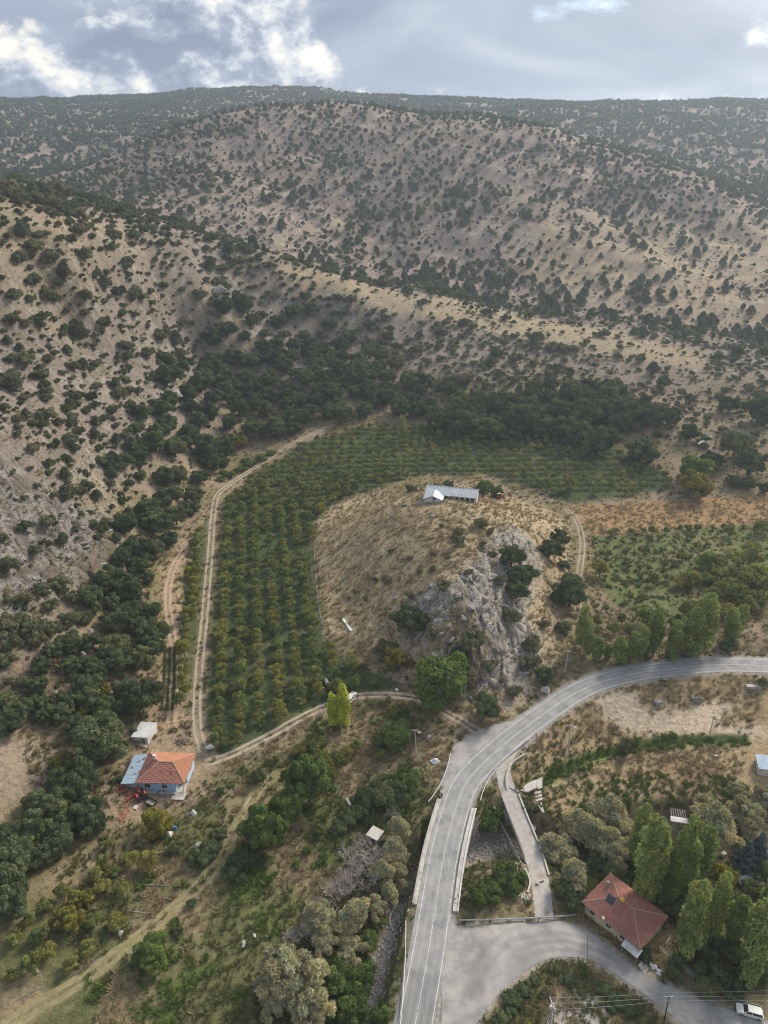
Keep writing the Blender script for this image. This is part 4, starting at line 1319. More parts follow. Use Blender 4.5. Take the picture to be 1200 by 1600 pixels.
# foot of the hills
batch('oak', [(690, 655, 42), (725, 660, 48), (765, 665, 46), (820, 650, 58), (880, 665, 44), (902, 677, 44), (940, 685, 48), (920, 645, 56), (960, 635, 44), (1015, 645, 40), (1045, 652, 36), (850, 665, 40), (795, 655, 40), (710, 640, 36), (875, 640, 40), (745, 645, 40)],
      'dark oak in the belt along the far side of the orchard', 'oaks along the orchard foot of the hill', name='oak_tree')
plant_px('oak', 1002, 701, 56, 'wide solitary dark oak at the end of the orchard rows', None, name='oak_tree', tall=.85)
plant_px('walnut', 1090, 730, 50, 'lighter green tree cluster on the slope beyond the brown field', None, name='broadleaf_tree')
plant_px('yellow_tree', 1088, 757, 46, 'olive-yellow tree just below the lighter green one by the brown field', None, name='broadleaf_tree')
batch('oak', [(1175, 725, 44), (1150, 695, 38), (1190, 640, 40), (1140, 632, 30), (1080, 675, 26), (1112, 720, 30), (1147, 752, 20), (1170, 757, 20), (1195, 762, 18)], 'rounded oak on the pale slope beyond the brown field', 'oaks beyond the brown field', name='oak_tree')
plant_px('poplar', 630, 668, 11, 'single narrow poplar among the orchard rows', None, name='poplar_tree', tall=1.1)
plant_px('walnut', 756, 764, 26, 'green tree against the end wall of the barn', None, name='broadleaf_tree')
plant_px('walnut', 777, 768, 20, 'smaller green tree next to the barn tree', None, name='broadleaf_tree')
plant_px('yellow_tree', 431, 662, 26, 'bright yellow-green tree at the top of the orchard track', None, name='broadleaf_tree')
plant_px('walnut', 459, 658, 22, 'light green upright tree beside the yellow-green one', None, name='broadleaf_tree', tall=1.3)
plant_px('yellow_tree', 377, 690, 22, 'golden tree at the edge of the wood by the vine bank', None, name='broadleaf_tree', tall=1.1)
plant_px('green_bush', 356, 702, 20, 'light green bush next to the golden tree', None, 'bush', 'bush', 1.2)
batch('green_bush', [(345, 748, 16), (360, 742, 18), (376, 733, 20), (392, 724, 20), (408, 715, 20), (424, 706, 16), (350, 738, 14), (385, 720, 16)], 'vivid green vine mass on the bank beside the orchard track', 'vines on the track bank', 'vine', 'vine_bush', .5)

# ---- fruit trees in rows
OR = Z['orchard']
p0, p1 = at(308, 1130), at(336, 785)
rd = (p1 - p0)[:2]; rl = np.linalg.norm(rd); rd /= rl; rn = np.array([rd[1], -rd[0]])
block_split = at(400, 785)[1]
spots = []
for i in range(1, 14):
    for j in range(0, 60):
        q = p0[:2] + rn * (2.4 + 5.2 * (i - .4)) + rd * (j * 3.6 - 30)
        q = q + rng.normal(size=2) * np.array([.25, .5])
        if inside(OR, q[0], q[1]) and q[1] < block_split + rng.normal() * 1.5 and rng.random() > .09:
            spots.append((q[0], q[1], rng.uniform(2.4, 3.9), 0, i))
row_ = 1
y_ = block_split + 4
while y_ < block_split + 180:
    x_ = -110.0
    while x_ < 190:
        q = np.array([x_ + rng.normal() * .4, y_ + rng.normal() * .4 + 2 * math.sin(x_ / 40)])
        if inside(OR, q[0], q[1]) and rng.random() > .07:
            spots.append((q[0], q[1], rng.uniform(2.9, 4.4), 1, row_))
        x_ += 4.3
    y_ += 5.6
    row_ += 1
d_tracks = [track_c['orchard_track'], track_c['farm_track']]
sp = np.array(spots)
keep = np.ones(len(sp), bool)
for c_ in d_tracks:
    keep &= dist_line(c_, sp[:, 0], sp[:, 1], 20) > 2.6
sp = sp[keep]
order = np.argsort(np.hypot(sp[:, 0], sp[:, 1]))
sp = sp[order]
N_IND = 300
ORD = ['', 'first', 'second', 'third', 'fourth', 'fifth', 'sixth', 'seventh', 'eighth', 'ninth', 'tenth', 'eleventh', 'twelfth', 'thirteenth', 'fourteenth'] + ['last'] * 40
for i in range(min(N_IND, len(sp))):
    x_, y_, d_, b_, n_row = sp[i]
    kd = 'fruit' if rng.random() < (.75 if b_ == 0 else .5) else 'fruit_dark'
    nth = ORD[int(n_row)]
    if b_ == 0:
        plant(kd, x_, y_, d_, 'small fruit tree in the %s long row counted from the orchard track' % nth, 'fruit trees of the %s long row' % nth, 'fruit tree', 'fruit_tree')
    else:
        plant(kd, x_, y_, d_, 'small fruit tree in the %s cross row counted from the long rows' % nth, 'fruit trees of the %s cross row' % nth, 'fruit tree', 'fruit_tree')
orchard_rest = sp[N_IND:]
OL = Z['orchard_left']
cl = track_c['orchard_track']
for s_ in range(10, len(cl) - 60, 4):
    q = offset(cl, -4.6)[s_, :2] + rng.normal(size=2) * .5
    if inside(OL, q[0], q[1]):
        plant('fruit' if rng.random() < .7 else 'fruit_yellow', q[0], q[1], rng.uniform(2.8, 4.4), 'yellowish fruit tree in the single row between the two tracks', 'fruit trees between the tracks', 'fruit tree', 'fruit_tree')

# ------------------------------------------------------------------ masses too many to count
def scatter(name, P, rot, scl, var, meshes, **props):
    me = bpy.data.meshes.new(name)
    P = np.ascontiguousarray(P, np.float32)
    me.vertices.add(len(P)); me.vertices.foreach_set('co', P.ravel())
    for nm, tp, arr in (('rot', 'FLOAT', rot), ('scl', 'FLOAT', scl), ('pick', 'INT', var)):
        a = me.attributes.new(nm, tp, 'POINT')
        a.data.foreach_set('value', np.ascontiguousarray(arr, np.float32 if tp == 'FLOAT' else np.int32))
    me.update()
    o = link(name, me, **props)
    coll = bpy.data.collections.new(name + '_sources')
    for i, m_ in enumerate(meshes):
        s_ = bpy.data.objects.new('%s_source_%02d' % (name, i), m_)
        coll.objects.link(s_)
    ng = bpy.data.node_groups.new(name, 'GeometryNodeTree')
    ng.interface.new_socket('Geometry', in_out='INPUT', socket_type='NodeSocketGeometry')
    ng.interface.new_socket('Geometry', in_out='OUTPUT', socket_type='NodeSocketGeometry')
    n, l = ng.nodes, ng.links
    gi, go = n.new('NodeGroupInput'), n.new('NodeGroupOutput')
    ci = n.new('GeometryNodeCollectionInfo'); ci.inputs['Collection'].default_value = coll
    ci.inputs['Separate Children'].default_value = True; ci.inputs['Reset Children'].default_value = True
    iop = n.new('GeometryNodeInstanceOnPoints'); iop.inputs['Pick Instance'].default_value = True

    def attr(nm, tp):
        a = n.new('GeometryNodeInputNamedAttribute'); a.data_type = tp; a.inputs['Name'].default_value = nm
        return a.outputs[0]
    l.new(gi.outputs[0], iop.inputs['Points']); l.new(ci.outputs[0], iop.inputs['Instance'])
    l.new(attr('pick', 'INT'), iop.inputs['Instance Index'])
    cx_ = n.new('ShaderNodeCombineXYZ'); l.new(attr('rot', 'FLOAT'), cx_.inputs['Z'])
    l.new(cx_.outputs[0], iop.inputs['Rotation'])
    l.new(attr('scl', 'FLOAT'), iop.inputs['Scale'])
    l.new(iop.outputs[0], go.inputs[0])
    md = o.modifiers.new('scatter', 'NODES'); md.node_group = ng
    return o


def far_crown(mat, seed, r, rz, cz_, nl, n_, size):
    return crown('crown_far', mat, blob_lobes(seed, r, rz, cz_, nl, (.35, .55), -.2), n_, size, seed + 1)


def far_cone(mat, seed):
    g = np.random.default_rng(seed); lb = []
    for k_ in range(8):
        t = k_ / 7; a = g.uniform(0, 6.28); rr = (1.5 - 1.2 * t) * g.uniform(.3, .6); r = (1.5 - .75 * t) * g.uniform(.8, 1.1)
        lb.append((math.cos(a) * rr, math.sin(a) * rr, .9 + 2.3 * t, r, r, r * 1.05))
    return crown('crown_far', mat, lb, 620, .42, seed + 1)


# all protos about 4.6 m wide
far_set = [far_cone('leaf_juniper', 801), far_cone('leaf_juniper', 803), far_crown('leaf_juniper', 805, 2.2, 1.9, 1.9, 8, 620, .42), far_crown('leaf_oak', 807, 2.3, 1.9, 1.9, 9, 620, .42)]
scrub_set = [far_crown('leaf_scrub', 811, 2.3, 1.4, 1.2, 9, 800, .36), far_crown('leaf_scrub', 813, 2.3, 1.5, 1.3, 9, 800, .36), far_crown('leaf_oak', 815, 2.3, 1.7, 1.5, 10, 900, .36)]
fruit_set = [KIND['fruit'][i][1] for i in range(3)] + [KIND['fruit_dark'][i][1] for i in range(4)]


def sector(r0, r1, cell, az=34.0):
    """jittered points, about one per cell metre square, over the visible sector"""
    n_ = int(R(az) * (r1 * r1 - r0 * r0) / (cell * cell))
    r = np.sqrt(rng.uniform(r0 * r0, r1 * r1, n_)); a = rng.uniform(-R(az), R(az), n_)
    return np.sin(a) * r, np.cos(a) * r


def thin(x, y, s, mind):
    """drop points that crowd each other (simple hash grid)"""
    order_ = np.argsort(-s); used = {}; keep_ = []
    for i in order_:
        k_ = (int(x[i] // mind), int(y[i] // mind)); ok = True
        for dx in (-1, 0, 1):
            for dy in (-1, 0, 1):
                for j in used.get((k_[0] + dx, k_[1] + dy), ()):
                    if (x[i] - x[j]) ** 2 + (y[i] - y[j]) ** 2 < mind * mind:
                        ok = False
        if ok:
            used.setdefault(k_, []).append(i); keep_.append(i)
    return np.array(keep_)


def seen(x, y, h=3.0):
    z = hz(x, y) + h
    vis = np.ones(len(x), bool)
    for t in np.linspace(.25, .985, 60):
        vis &= hz(x * t, y * t) < CAM_H + (z - CAM_H) * t + .5
    az_ = np.abs(np.degrees(np.arctan2(x, y)))
    d_ = y * math.cos(PITCH) - (z - CAM_H) * math.sin(PITCH)
    return vis & (np.abs(x) / d_ < 600 / FPX)


WOOD1 = pts([(235, 640), (270, 570), (330, 520), (380, 480), (430, 470), (520, 490), (600, 560), (700, 612), (690, 662), (560, 655), (470, 672), (400, 700), (352, 745), (315, 790), (300, 860), (230, 885), (180, 865), (205, 800), (240, 730)])
WOOD2 = pts([(690, 625), (760, 640), (860, 605), (960, 615), (995, 655), (960, 695), (850, 680), (690, 668)])
NO = [Z['orchard'], Z['orchard_left'], Z['green'], Z['brown'], Z['meadow'], Z['mound'], Z['bank'], Z['yard'], Z['island'], Z['scree']]


def free(x, y, pad=1.5):
    k_ = np.ones(len(x), bool)
    for z_ in NO:
        k_ &= dist_poly(z_, x, y, 10) > pad
    for c_ in list(track_c.values()) + [road_c, old_c]:
        k_ &= dist_line(c_, x, y, 12) > 5
    k_ &= dist_poly(sidepoly, x, y, 12) > 2
    return k_


# the wood in the gully: single oaks
x, y = sector(200, 480, 4.0)
m = (dist_poly(WOOD1, x, y, 20) + fbm(x, y, 30, 3, 91) * 9 < 0) | (dist_poly(WOOD2, x, y, 20) < 0)
m &= free(x, y, 3)
x, y = x[m], y[m]
k = thin(x, y, rng.random(len(x)), 8.4)
x, y = x[k], y[k]
m = seen(x, y, 6)
x, y = x[m], y[m]
o_ = np.argsort(np.hypot(x, y))[:230]
for i in o_:
    do_ = float(dist_poly(Z['orchard'], np.array([x[i]]), np.array([y[i]]), 400)[0]); zo_ = float(hz(x[i], y[i]))
    if do_ < 22:
        lab_, grp_ = 'dark oak on the lower edge of the gully wood, facing the orchard', 'oaks of the gully wood edge'
    elif y[i] < 285:
        lab_, grp_ = 'dark oak in the narrow tongue of wood beside the orchard track', 'oaks of the wood tongue'
    elif zo_ > 38:
        lab_, grp_ = 'dark oak high in the gully wood below the broad grey crag', 'oaks of the upper gully wood'
    elif zo_ > 22:
        lab_, grp_ = 'dark oak in the middle of the gully wood, between crag and orchard', 'oaks of the middle gully wood'
    else:
        lab_, grp_ = 'dark oak deep in the bottom of the gully wood behind its edge', 'oaks of the gully bottom'
    plant('oak', x[i], y[i], rng.uniform(6.5, 11.5), lab_, grp_, name='oak_tree')
rest_oak = np.stack([x, y], 1)[np.argsort(np.hypot(x, y))[230:]]

# scrub and oaks of the near slopes
x, y = sector(135, 560, 3.5)
zz = hz(x, y)
m = (zz > 9) & free(x, y, 4)
m &= dist_poly(WOOD1, x, y, 20) > 0
m &= ~inside(pts([(-40, 1130), (-40, 860), (110, 850), (250, 850), (250, 1300), (-40, 1500)]), x, y)
cl_ = fbm(x, y, 48, 4, 92)
gully = sstep(.05, -.35, fbm(x, y, 110, 3, 93))
prob = .20 + .60 * sstep(-.18, .3, cl_) + .18 * gully
bare = np.zeros(len(x))
for nm_ in ('ridge', 'ledge', 'ledge_low'):
    bare = np.maximum(bare, sstep(10, -4, dist_poly(Z[nm_], x, y, 30)))
up_left = sstep(-40, -110, x) * sstep(250, 330, y)
prob += .28 * up_left + .22 * sstep(0, -60, x) * sstep(200, 260, y)
prob *= 1 - .72 * bare
prob += .5 * sstep(30, 0, dist_poly(WOOD1, x, y, 45))
m &= rng.random(len(x)) < prob
x, y = x[m], y[m]
s = (1.7 + 3.4 * rng.random(len(x)) ** 1.6) * (1 + .7 * (rng.random(len(x)) < .16))
k = thin(x, y, s, 3.1)
k = k[seen(x[k], y[k], .3) | (rng.random(len(k)) < .1)]
x, y, s = x[k], y[k], s[k]
vis = seen(x, y, 2)
size_px = np.where(vis, s / np.hypot(x, y), 0)
o_ = np.argsort(-size_px)
ind = [i for i in o_[:300] if vis[i]]
for i in ind:
    left_ = x[i] < -40
    juni = rng.random() < .22
    if juni:
        plant('juniper', x[i], y[i], s[i] * .9, 'dark pointed juniper on the scrub-dotted slopes round the orchard', 'junipers of the near slopes', 'juniper', 'juniper_tree')
    elif left_:
        rocky = float(lookup(ledm, x[i], y[i])) > .3
        high = float(hz(x[i], y[i])) > 62
        lab_, grp_ = (('low grey-green bush between the grey rock ledges of the steep slope', 'bushes on the rock ledges') if rocky else
                      ('low grey-green bush high on the steep slope under the near ridge', 'bushes under the near ridge') if high else
                      ('low grey-green bush on the steep dry slope beside the gully wood', 'bushes of the steep dry slope'))
        plant('scrub' if rng.random() < .7 else 'dark_bush', x[i], y[i], s[i], lab_, grp_, 'bush', 'bush')
    else:
        plant('scrub' if rng.random() < .6 else 'dark_bush', x[i], y[i], s[i], 'low grey-green bush on the spur below the straw-coloured ridge', 'bushes of the spur', 'bush', 'bush')
kk = np.setdiff1d(np.arange(len(x)), ind)
X1, Y1, S1 = x[kk], y[kk], s[kk] / 4.6
V1 = rng.integers(0, 3, len(kk))
X1 = np.r_[X1, rest_oak[:, 0]]; Y1 = np.r_[Y1, rest_oak[:, 1]]; S1 = np.r_[S1, rng.uniform(1.8, 2.7, len(rest_oak))]; V1 = np.r_[V1, np.full(len(rest_oak), 2)]
scatter('scrubland', np.stack([X1, Y1, hz(X1, Y1)], 1), rng.uniform(0, 6.28, len(X1)), S1, V1, scrub_set, kind='stuff', label='distant scrub and oaks covering the spur and near slopes', category='scrub')

# the main hill: junipers, thinner on the crest and dense in the folds
x, y = sector(520, 1060, 5.4)
cl_ = fbm(x, y, 90, 4, 94)
fold = sstep(.70, .45, ridged(x, y, 170, 3, 12))
p_ = .33 + .42 * sstep(-.25, .4, cl_) + .42 * fold
p_ *= 1 - .6 * sstep(20, -10, dist_poly(Z['straw'], x, y, 40))
p_ *= 1 - .55 * sstep(-40, -90, x) * sstep(720, 600, np.hypot(x, y))
m = rng.random(len(x)) < p_
x, y = x[m], y[m]
s = 2.8 + 5.0 * rng.random(len(x)) ** 1.8
s = np.where(np.hypot(x, y) < 680, np.minimum(s, 6.2), s)
k = thin(x, y, s, 4.7)
k = k[seen(x[k], y[k], .5) | (rng.random(len(k)) < .35)]
x, y, s = x[k], y[k], s[k]
m = np.hypot(x, y) > 540
x, y, s = x[m], y[m], s[m]
vis = seen(x, y, 2)
o_ = np.argsort(-np.where(vis, s / np.hypot(x, y), 0))[:230]
for i in o_:
    if vis[i]:
        lab_, grp_ = (('dark juniper on the straw-coloured flank at the foot of the big hill', 'junipers of the straw-coloured flank') if inside(Z['straw'], np.array([x[i]]), np.array([y[i]]))[0] else
                      ('dark juniper in the hollow directly behind the straw-coloured ridge', 'junipers of the hollow') if np.hypot(x[i], y[i]) < 610 else
                      ('dark juniper on the lower face of the big pale hill', 'junipers of the lower hill face'))
        plant('juniper', x[i], y[i], s[i], lab_, grp_, 'juniper', 'juniper_tree')
kk = np.setdiff1d(np.arange(len(x)), o_)
X1, Y1, S1 = x[kk], y[kk], s[kk] / 4.6
scatter('hill_junipers', np.stack([X1, Y1, hz(X1, Y1)], 1), rng.uniform(0, 6.28, len(kk)), S1, rng.choice(4, len(kk), p=[.2, .2, .3, .3]), far_set, kind='stuff', label='countless dark junipers dotting the big pale hill', category='trees')
x, y = sector(1000, 2750, 8.6)
p_ = .72 + .3 * sstep(-.3, .3, fbm(x, y, 160, 4, 95)) - .45 * sstep(.15, .5, fbm(x, y, 90, 3, 96))
m = rng.random(len(x)) < p_
x, y = x[m], y[m]
scatter('plateau_woodland', np.stack([x, y, hz(x, y)], 1), rng.uniform(0, 6.28, len(x)), rng.uniform(1.1, 2.0, len(x)), rng.choice(4, len(x), p=[.2, .2, .3, .3]), far_set, kind='stuff', label='far dark woodland covering the plateau on the skyline', category='woodland')
# low dark shrublets over all the slopes
x, y = sector(135, 900, 3.2)
m = (hz(x, y) > 8) & (rng.random(len(x)) < .3 + .6 * sstep(-.1, .4, fbm(x, y, 25, 3, 97))) & free(x, y, 1)
x, y = x[m], y[m]
m = (np.hypot(x, y) < 430) | (rng.random(len(x)) < .4)
x, y = x[m], y[m]
scatter('low_shrubs', np.stack([x, y, hz(x, y)], 1), rng.uniform(0, 6.28, len(x)), rng.uniform(.12, .42, len(x)) * (1 + .5 * sstep(0, -60, x)), rng.integers(0, 3, len(x)), scrub_set, kind='stuff', label='low shrublets speckling the dry slopes', category='shrubs')
if len(orchard_rest):
    q = orchard_rest
    scatter('orchard_rows', np.stack([q[:, 0], q[:, 1], hz(q[:, 0], q[:, 1])], 1), rng.uniform(0, 6.28, len(q)), q[:, 2] / 4.0, rng.integers(0, 7, len(q)), fruit_set, kind='stuff', label='further fruit trees in the cross rows under the oak belt', category='fruit trees')


# ---- grass
def tuft(seed, mat, n_=16, h=.5, r=.35, wid=.06):
    g = np.random.default_rng(seed); V, F_, cc = [], [], []
    for i in range(n_):
        a = g.uniform(0, 6.28); b = g.uniform(0, r * .7); lean = g.uniform(.2, 1.0) * r; hh = h * g.uniform(.5, 1.1)
        p = np.array([math.cos(a) * b, math.sin(a) * b, -.03]); t = np.array([math.cos(a + 1.57), math.sin(a + 1.57), 0]) * wid * g.uniform(.7, 1.6)
        e = p + np.array([math.cos(a) * lean, math.sin(a) * lean, hh])
        o = len(V); V += [p - t, p + t, e + t * .4, e - t * .4]; F_.append((o, o + 1, o + 2, o + 3)); cc += [(g.uniform(.7, 1.25),) * 3] * 4
    return mesh_np('tuft', np.array(V), np.array(F_), [MATS[mat]], np.array(cc), False)


straw = [tuft(901 + i, 'blade_straw', 22, .42, .5, .06) for i in range(3)]
olive = [tuft(911 + i, 'blade_olive', 22, .45, .45, .06) for i in range(3)]
green = [tuft(921 + i, 'blade_green', 26, .38, .45, .075) for i in range(3)]


def clear(x, y):
    k_ = dist_line(road_c, x, y, 8) > 4.1
    k_ &= dist_line(old_c, x, y, 8) > 2.3
    k_ &= dist_poly(sidepoly, x, y, 6) > .5
    for nm_, c_ in track_c.items():
        d_ = dist_line(c_, x, y, 5)
        k_ &= (d_ > 1.5) | ((d_ < .35) & (rng.random(len(x)) < .5))
    k_ &= dist_line(chan, x, y, 12) > 4.0
    k_ &= dist_poly(Z['dirt'], x, y, 10) + rng.normal(size=len(x)) > 0
    k_ &= dist_poly(Z['yard'], x, y, 10) + rng.normal(size=len(x)) * 1.5 > 0
    k_ &= dist_poly(Z['apron'], x, y, 6) > 0
    return k_


x, y = sector(62, 430, .82, 33)
r_ = np.hypot(x, y)
m = clear(x, y) & (rng.random(len(x)) < np.clip(1.25 - r_ / 300, .16, 1))
x, y = x[m], y[m]
zz = hz(x, y)
nn2 = fbm(x, y, 16, 5, 42); nn1 = fbm(x, y, 60, 5, 41); nn3 = fbm(x, y, 4, 4, 43); gg = fbm(x, y, 11, 4, 47)
in_m = inside(Z['meadow'], x, y); in_mo = inside(Z['mound'], x, y); in_o = inside(Z['orchard'], x, y) | inside(Z['orchard_left'], x, y)
in_g = inside(Z['green'], x, y); in_b = inside(Z['brown'], x, y); in_bk = inside(Z['bank'], x, y); in_i = inside(Z['island'], x, y)
in_r = inside(Z['rock'], x, y)
pick = np.full(len(x), -1)
u = rng.random(len(x))
pick = np.where(in_mo & ~in_r & (u < .75), 0, pick)
pick = np.where(in_r & (u < .18), 0, pick)
pick = np.where(in_b & (u < .95), 0, pick)
pick = np.where(in_bk, np.where(nn1 + nn3 * .3 > .12, np.where(u < .8, 1, -1), np.where(u < .8, 0, -1)), pick)
pick = np.where(in_m, np.where(gg > .16, np.where(u < .8, 2, -1), np.where(nn2 + nn1 * .5 > .05, np.where(u < .8, 1, -1), np.where(u < .8, 0, -1))), pick)
pick = np.where(in_o & (u < .12), np.where(u < .05, 1, 2), pick)
pick = np.where(in_g & (u < .5), np.where(u < .3, 2, 1), pick)
pick = np.where(in_i, np.where(nn2 + nn3 * .4 > .1, 0, 1), pick)
other = ~(in_m | in_mo | in_o | in_g | in_b | in_bk | in_i)
pick = np.where(other & (zz < 9) & (u < .6), np.where(nn2 > 0, 0, 1), pick)
pick = np.where(other & (zz >= 9) & (u < .5) & (nn2 + nn3 * .5 > -.15), np.where(nn1 + nn3 > .1, 1, 0), pick)
dch = dist_line(chan, x, y, 20)
pick = np.where((dch < 13) & (u < .9), np.where(gg > 0, 2, 1), pick)
ddt = dist_line(ditch, x, y, 8)
pick = np.where((ddt < 2.4), 2, pick)
for j_, (nm_, ms_, lab_) in enumerate((('dry_grass', straw, 'dry straw-coloured grass on the mound, banks and fields'), ('rough_grass', olive, 'rough olive grass and weeds of the valley floor'), ('green_weeds', green, 'fresh green weeds in the damp strips and along the ditch'))):
    q = pick == j_
    n_ = q.sum()
    sc_ = rng.uniform(.5, 1.5, n_) * (1 + .5 * (rng.random(n_) < .15))
    scatter(nm_, np.stack([x[q], y[q], zz[q]], 1), rng.uniform(0, 6.28, n_), sc_, rng.integers(0, 3, n_), ms_, kind='stuff', label=lab_, category='grass')


# vegetable rows beside the hill track
vx, vy = [], []
for q in range(3):
    r_ = spline(pts([(252 + q * 9, 1110), (256 + q * 8.2, 1060), (258 + q * 7.6, 1012)]), .45)
    vx += list(r_[:, 0] + rng.normal(size=len(r_)) * .12); vy += list(r_[:, 1])
vx, vy = np.array(vx), np.array(vy)
scatter('vegetable_rows', np.stack([vx, vy, hz(vx, vy)], 1), rng.uniform(0, 6.28, len(vx)), rng.uniform(.6, 1.2, len(vx)), rng.integers(0, 3, len(vx)), green, kind='stuff', label='bright green vegetable rows beside the oaks above the white shed', category='vegetables')
# undergrowth closing the gaps between the oaks of the lower slope
ux, uy = sector(85, 235, 3.0, 33)
um = inside(oakg, ux, uy) & (fbm(ux, uy, 18, 3, 99) > -.12) & free(ux, uy, 0) & (rng.random(len(ux)) < .55)
ux, uy = ux[um], uy[um]
scatter('undergrowth', np.stack([ux, uy, hz(ux, uy)], 1), rng.uniform(0, 6.28, len(ux)), rng.uniform(.3, .75, len(ux)), rng.integers(0, 3, len(ux)), scrub_set, kind='stuff', label='low undergrowth between the oaks near the farmhouse', category='undergrowth')


# ---- stones
def rock_mesh(seed, mat, sub=2, flat=.7):
    bm = bmesh.new(); bmesh.ops.create_icosphere(bm, subdivisions=sub, radius=.5)
    g = np.random.default_rng(seed); off_ = g.uniform(0, 50, 3)
    co = np.array([v_.co for v_ in bm.verts])
    n_ = fbm(co[:, 0] * 2 + off_[0], co[:, 1] * 2 + co[:, 2] * 1.3 + off_[1], 1.1, 3, 130) * .45
    for k_ in range(9):      # split faces
        d = g.normal(size=3); d /= np.linalg.norm(d); h_ = co @ d
        co = co - np.outer(np.maximum(h_ - g.uniform(.22, .36), 0), d) * .95
    co = co * (1 + n_)[:, None] * np.array([1, g.uniform(.65, .9), flat])
    for v_, c_ in zip(bm.verts, co):
        v_.co = c_
    me = bpy.data.meshes.new('rock'); bm.to_mesh(me); bm.free(); me.materials.append(MATS[mat])
    return me


stones = [rock_mesh(41 + i, 'rock_pale') for i in range(4)] + [rock_mesh(51 + i, 'rock_dark') for i in range(2)]
x, y = sector(110, 330, 1.6, 33)
pr = lookup(rockm, x, y) * .5 + lookup(ledm, x, y) * .22 + .03 * (hz(x, y) > 8)
m = (rng.random(len(x)) < pr * (.4 + sstep(-.2, .4, fbm(x, y, 7, 3, 98)))) & (dist_line(road_c, x, y, 8) > 5)
x, y = x[m], y[m]
s = rng.uniform(.35, 1.1, len(x)) * (1 + 1.6 * (rng.random(len(x)) < .12))
scatter('loose_stones', np.stack([x, y, hz(x, y) + s * .05], 1), rng.uniform(0, 6.28, len(x)), s, rng.integers(0, 6, len(x)), stones, kind='stuff', label='loose grey stones strewn over the mound and the rocky slope', category='stones')
wst = [rock_mesh(61 + i, 'stone_white', 1) for i in range(3)]
t_ = rng.random(1500) * (len(chan) * .55)
ci_ = t_.astype(int)
px_ = chan[ci_, 0] + rng.normal(size=1500) * 1.2; py_ = chan[ci_, 1] + rng.normal(size=1500) * 1.2
s = rng.uniform(.25, .75, 1500)
scatter('stream_stones', np.stack([px_, py_, hz(px_, py_) + s * .1], 1), rng.uniform(0, 6.28, 1500), s, rng.integers(0, 3, 1500), wst, kind='stuff', label='pale cobbles lining the dry stream bed', category='stones')

# ------------------------------------------------------------------ made things
surf('wall_blue', (.40, .62, .80), (.33, .53, .70), 1.2, dirt=(.45, .50, .52))
surf('wall_lilac', (.58, .58, .66), (.48, .48, .56), 1.2, dirt=(.40, .38, .38))
surf('wall_cream', (.66, .56, .38), (.56, .46, .31), 1.0, dirt=(.42, .35, .26))
surf('wall_white', (.66, .65, .63), (.52, .51, .49), 1.2, dirt=(.38, .34, .30))
surf('wall_stone', (.42, .38, .33), (.26, .23, .20), 2.2, bmp=.06, dirt=(.20, .18, .15))
surf('tile_red', (.40, .185, .14), (.28, .125, .10), 1.6, .85, .15, dirt=(.23, .135, .11))
surf('tile_orange', (.50, .235, .135), (.40, .18, .11), 1.6, .8, .2, dirt=(.34, .17, .11))
surf('ridge_cap', (.46, .30, .24), (.36, .22, .17), 2)
surf('sheet_blue', (.36, .47, .57), (.29, .38, .47), .8, .45, .4, dirt=(.34, .30, .27))
surf('sheet_grey', (.52, .57, .60), (.40, .45, .48), .5, .45, .4, dirt=(.44, .42, .40))
surf('sheet_white', (.66, .66, .65), (.54, .54, .53), .7, .5, .3, dirt=(.40, .37, .33))
surf('dark_gap', (.03, .03, .035), (.02, .02, .022), 2, .6, .3)
surf('window_glass', (.04, .05, .06), (.03, .035, .045), 1, .1, .6)
surf('wood_grey', (.30, .27, .24), (.20, .175, .15), 3, dirt=(.14, .12, .10))
surf('wood_dark', (.10, .075, .055), (.06, .045, .035), 3)
surf('galvanised', (.42, .45, .47), (.32, .35, .37), 3, .45, .5, metal=.5)
surf('rail_white', (.66, .65, .62), (.52, .50, .47), 3, .6)
surf('car_white', (.72, .72, .70), (.66, .66, .64), 1.5, .3, .5, dirt=(.55, .52, .48))
surf('rubber', (.03, .03, .03), (.045, .042, .04), 4, .9)
surf('chrome', (.55, .55, .55), (.4, .4, .4), 3, .3, .5, metal=.8)
surf('paint_red', (.42, .055, .045), (.30, .06, .05), 1.5, .5, .4, dirt=(.25, .12, .09))
surf('rust', (.30, .11, .07), (.20, .075, .05), 2, .9)
surf('collector', (.02, .025, .04), (.03, .035, .05), 1.0, .15, .6)
surf('yellow_tank', (.72, .46, .05), (.6, .38, .05), 2, .5)
surf('tarp_blue', (.06, .22, .62), (.05, .17, .5), 2, .6)
surf('tarp_white', (.74, .74, .74), (.6, .6, .6), 2, .6)
surf('water_blue', (.02, .09, .20), (.015, .06, .15), 1, .08, .6)
surf('cloth_dark', (.03, .03, .04), (.045, .045, .055), 8)
surf('cloth_white', (.70, .70, .70), (.6, .6, .6), 8)
surf('cloth_blue', (.08, .11, .20), (.06, .08, .16), 8)
surf('skin', (.50, .33, .25), (.46, .30, .23), 8)
surf('hair', (.03, .022, .018), (.05, .035, .03), 8)
surf('brush', (.26, .17, .11), (.18, .12, .08), 4)


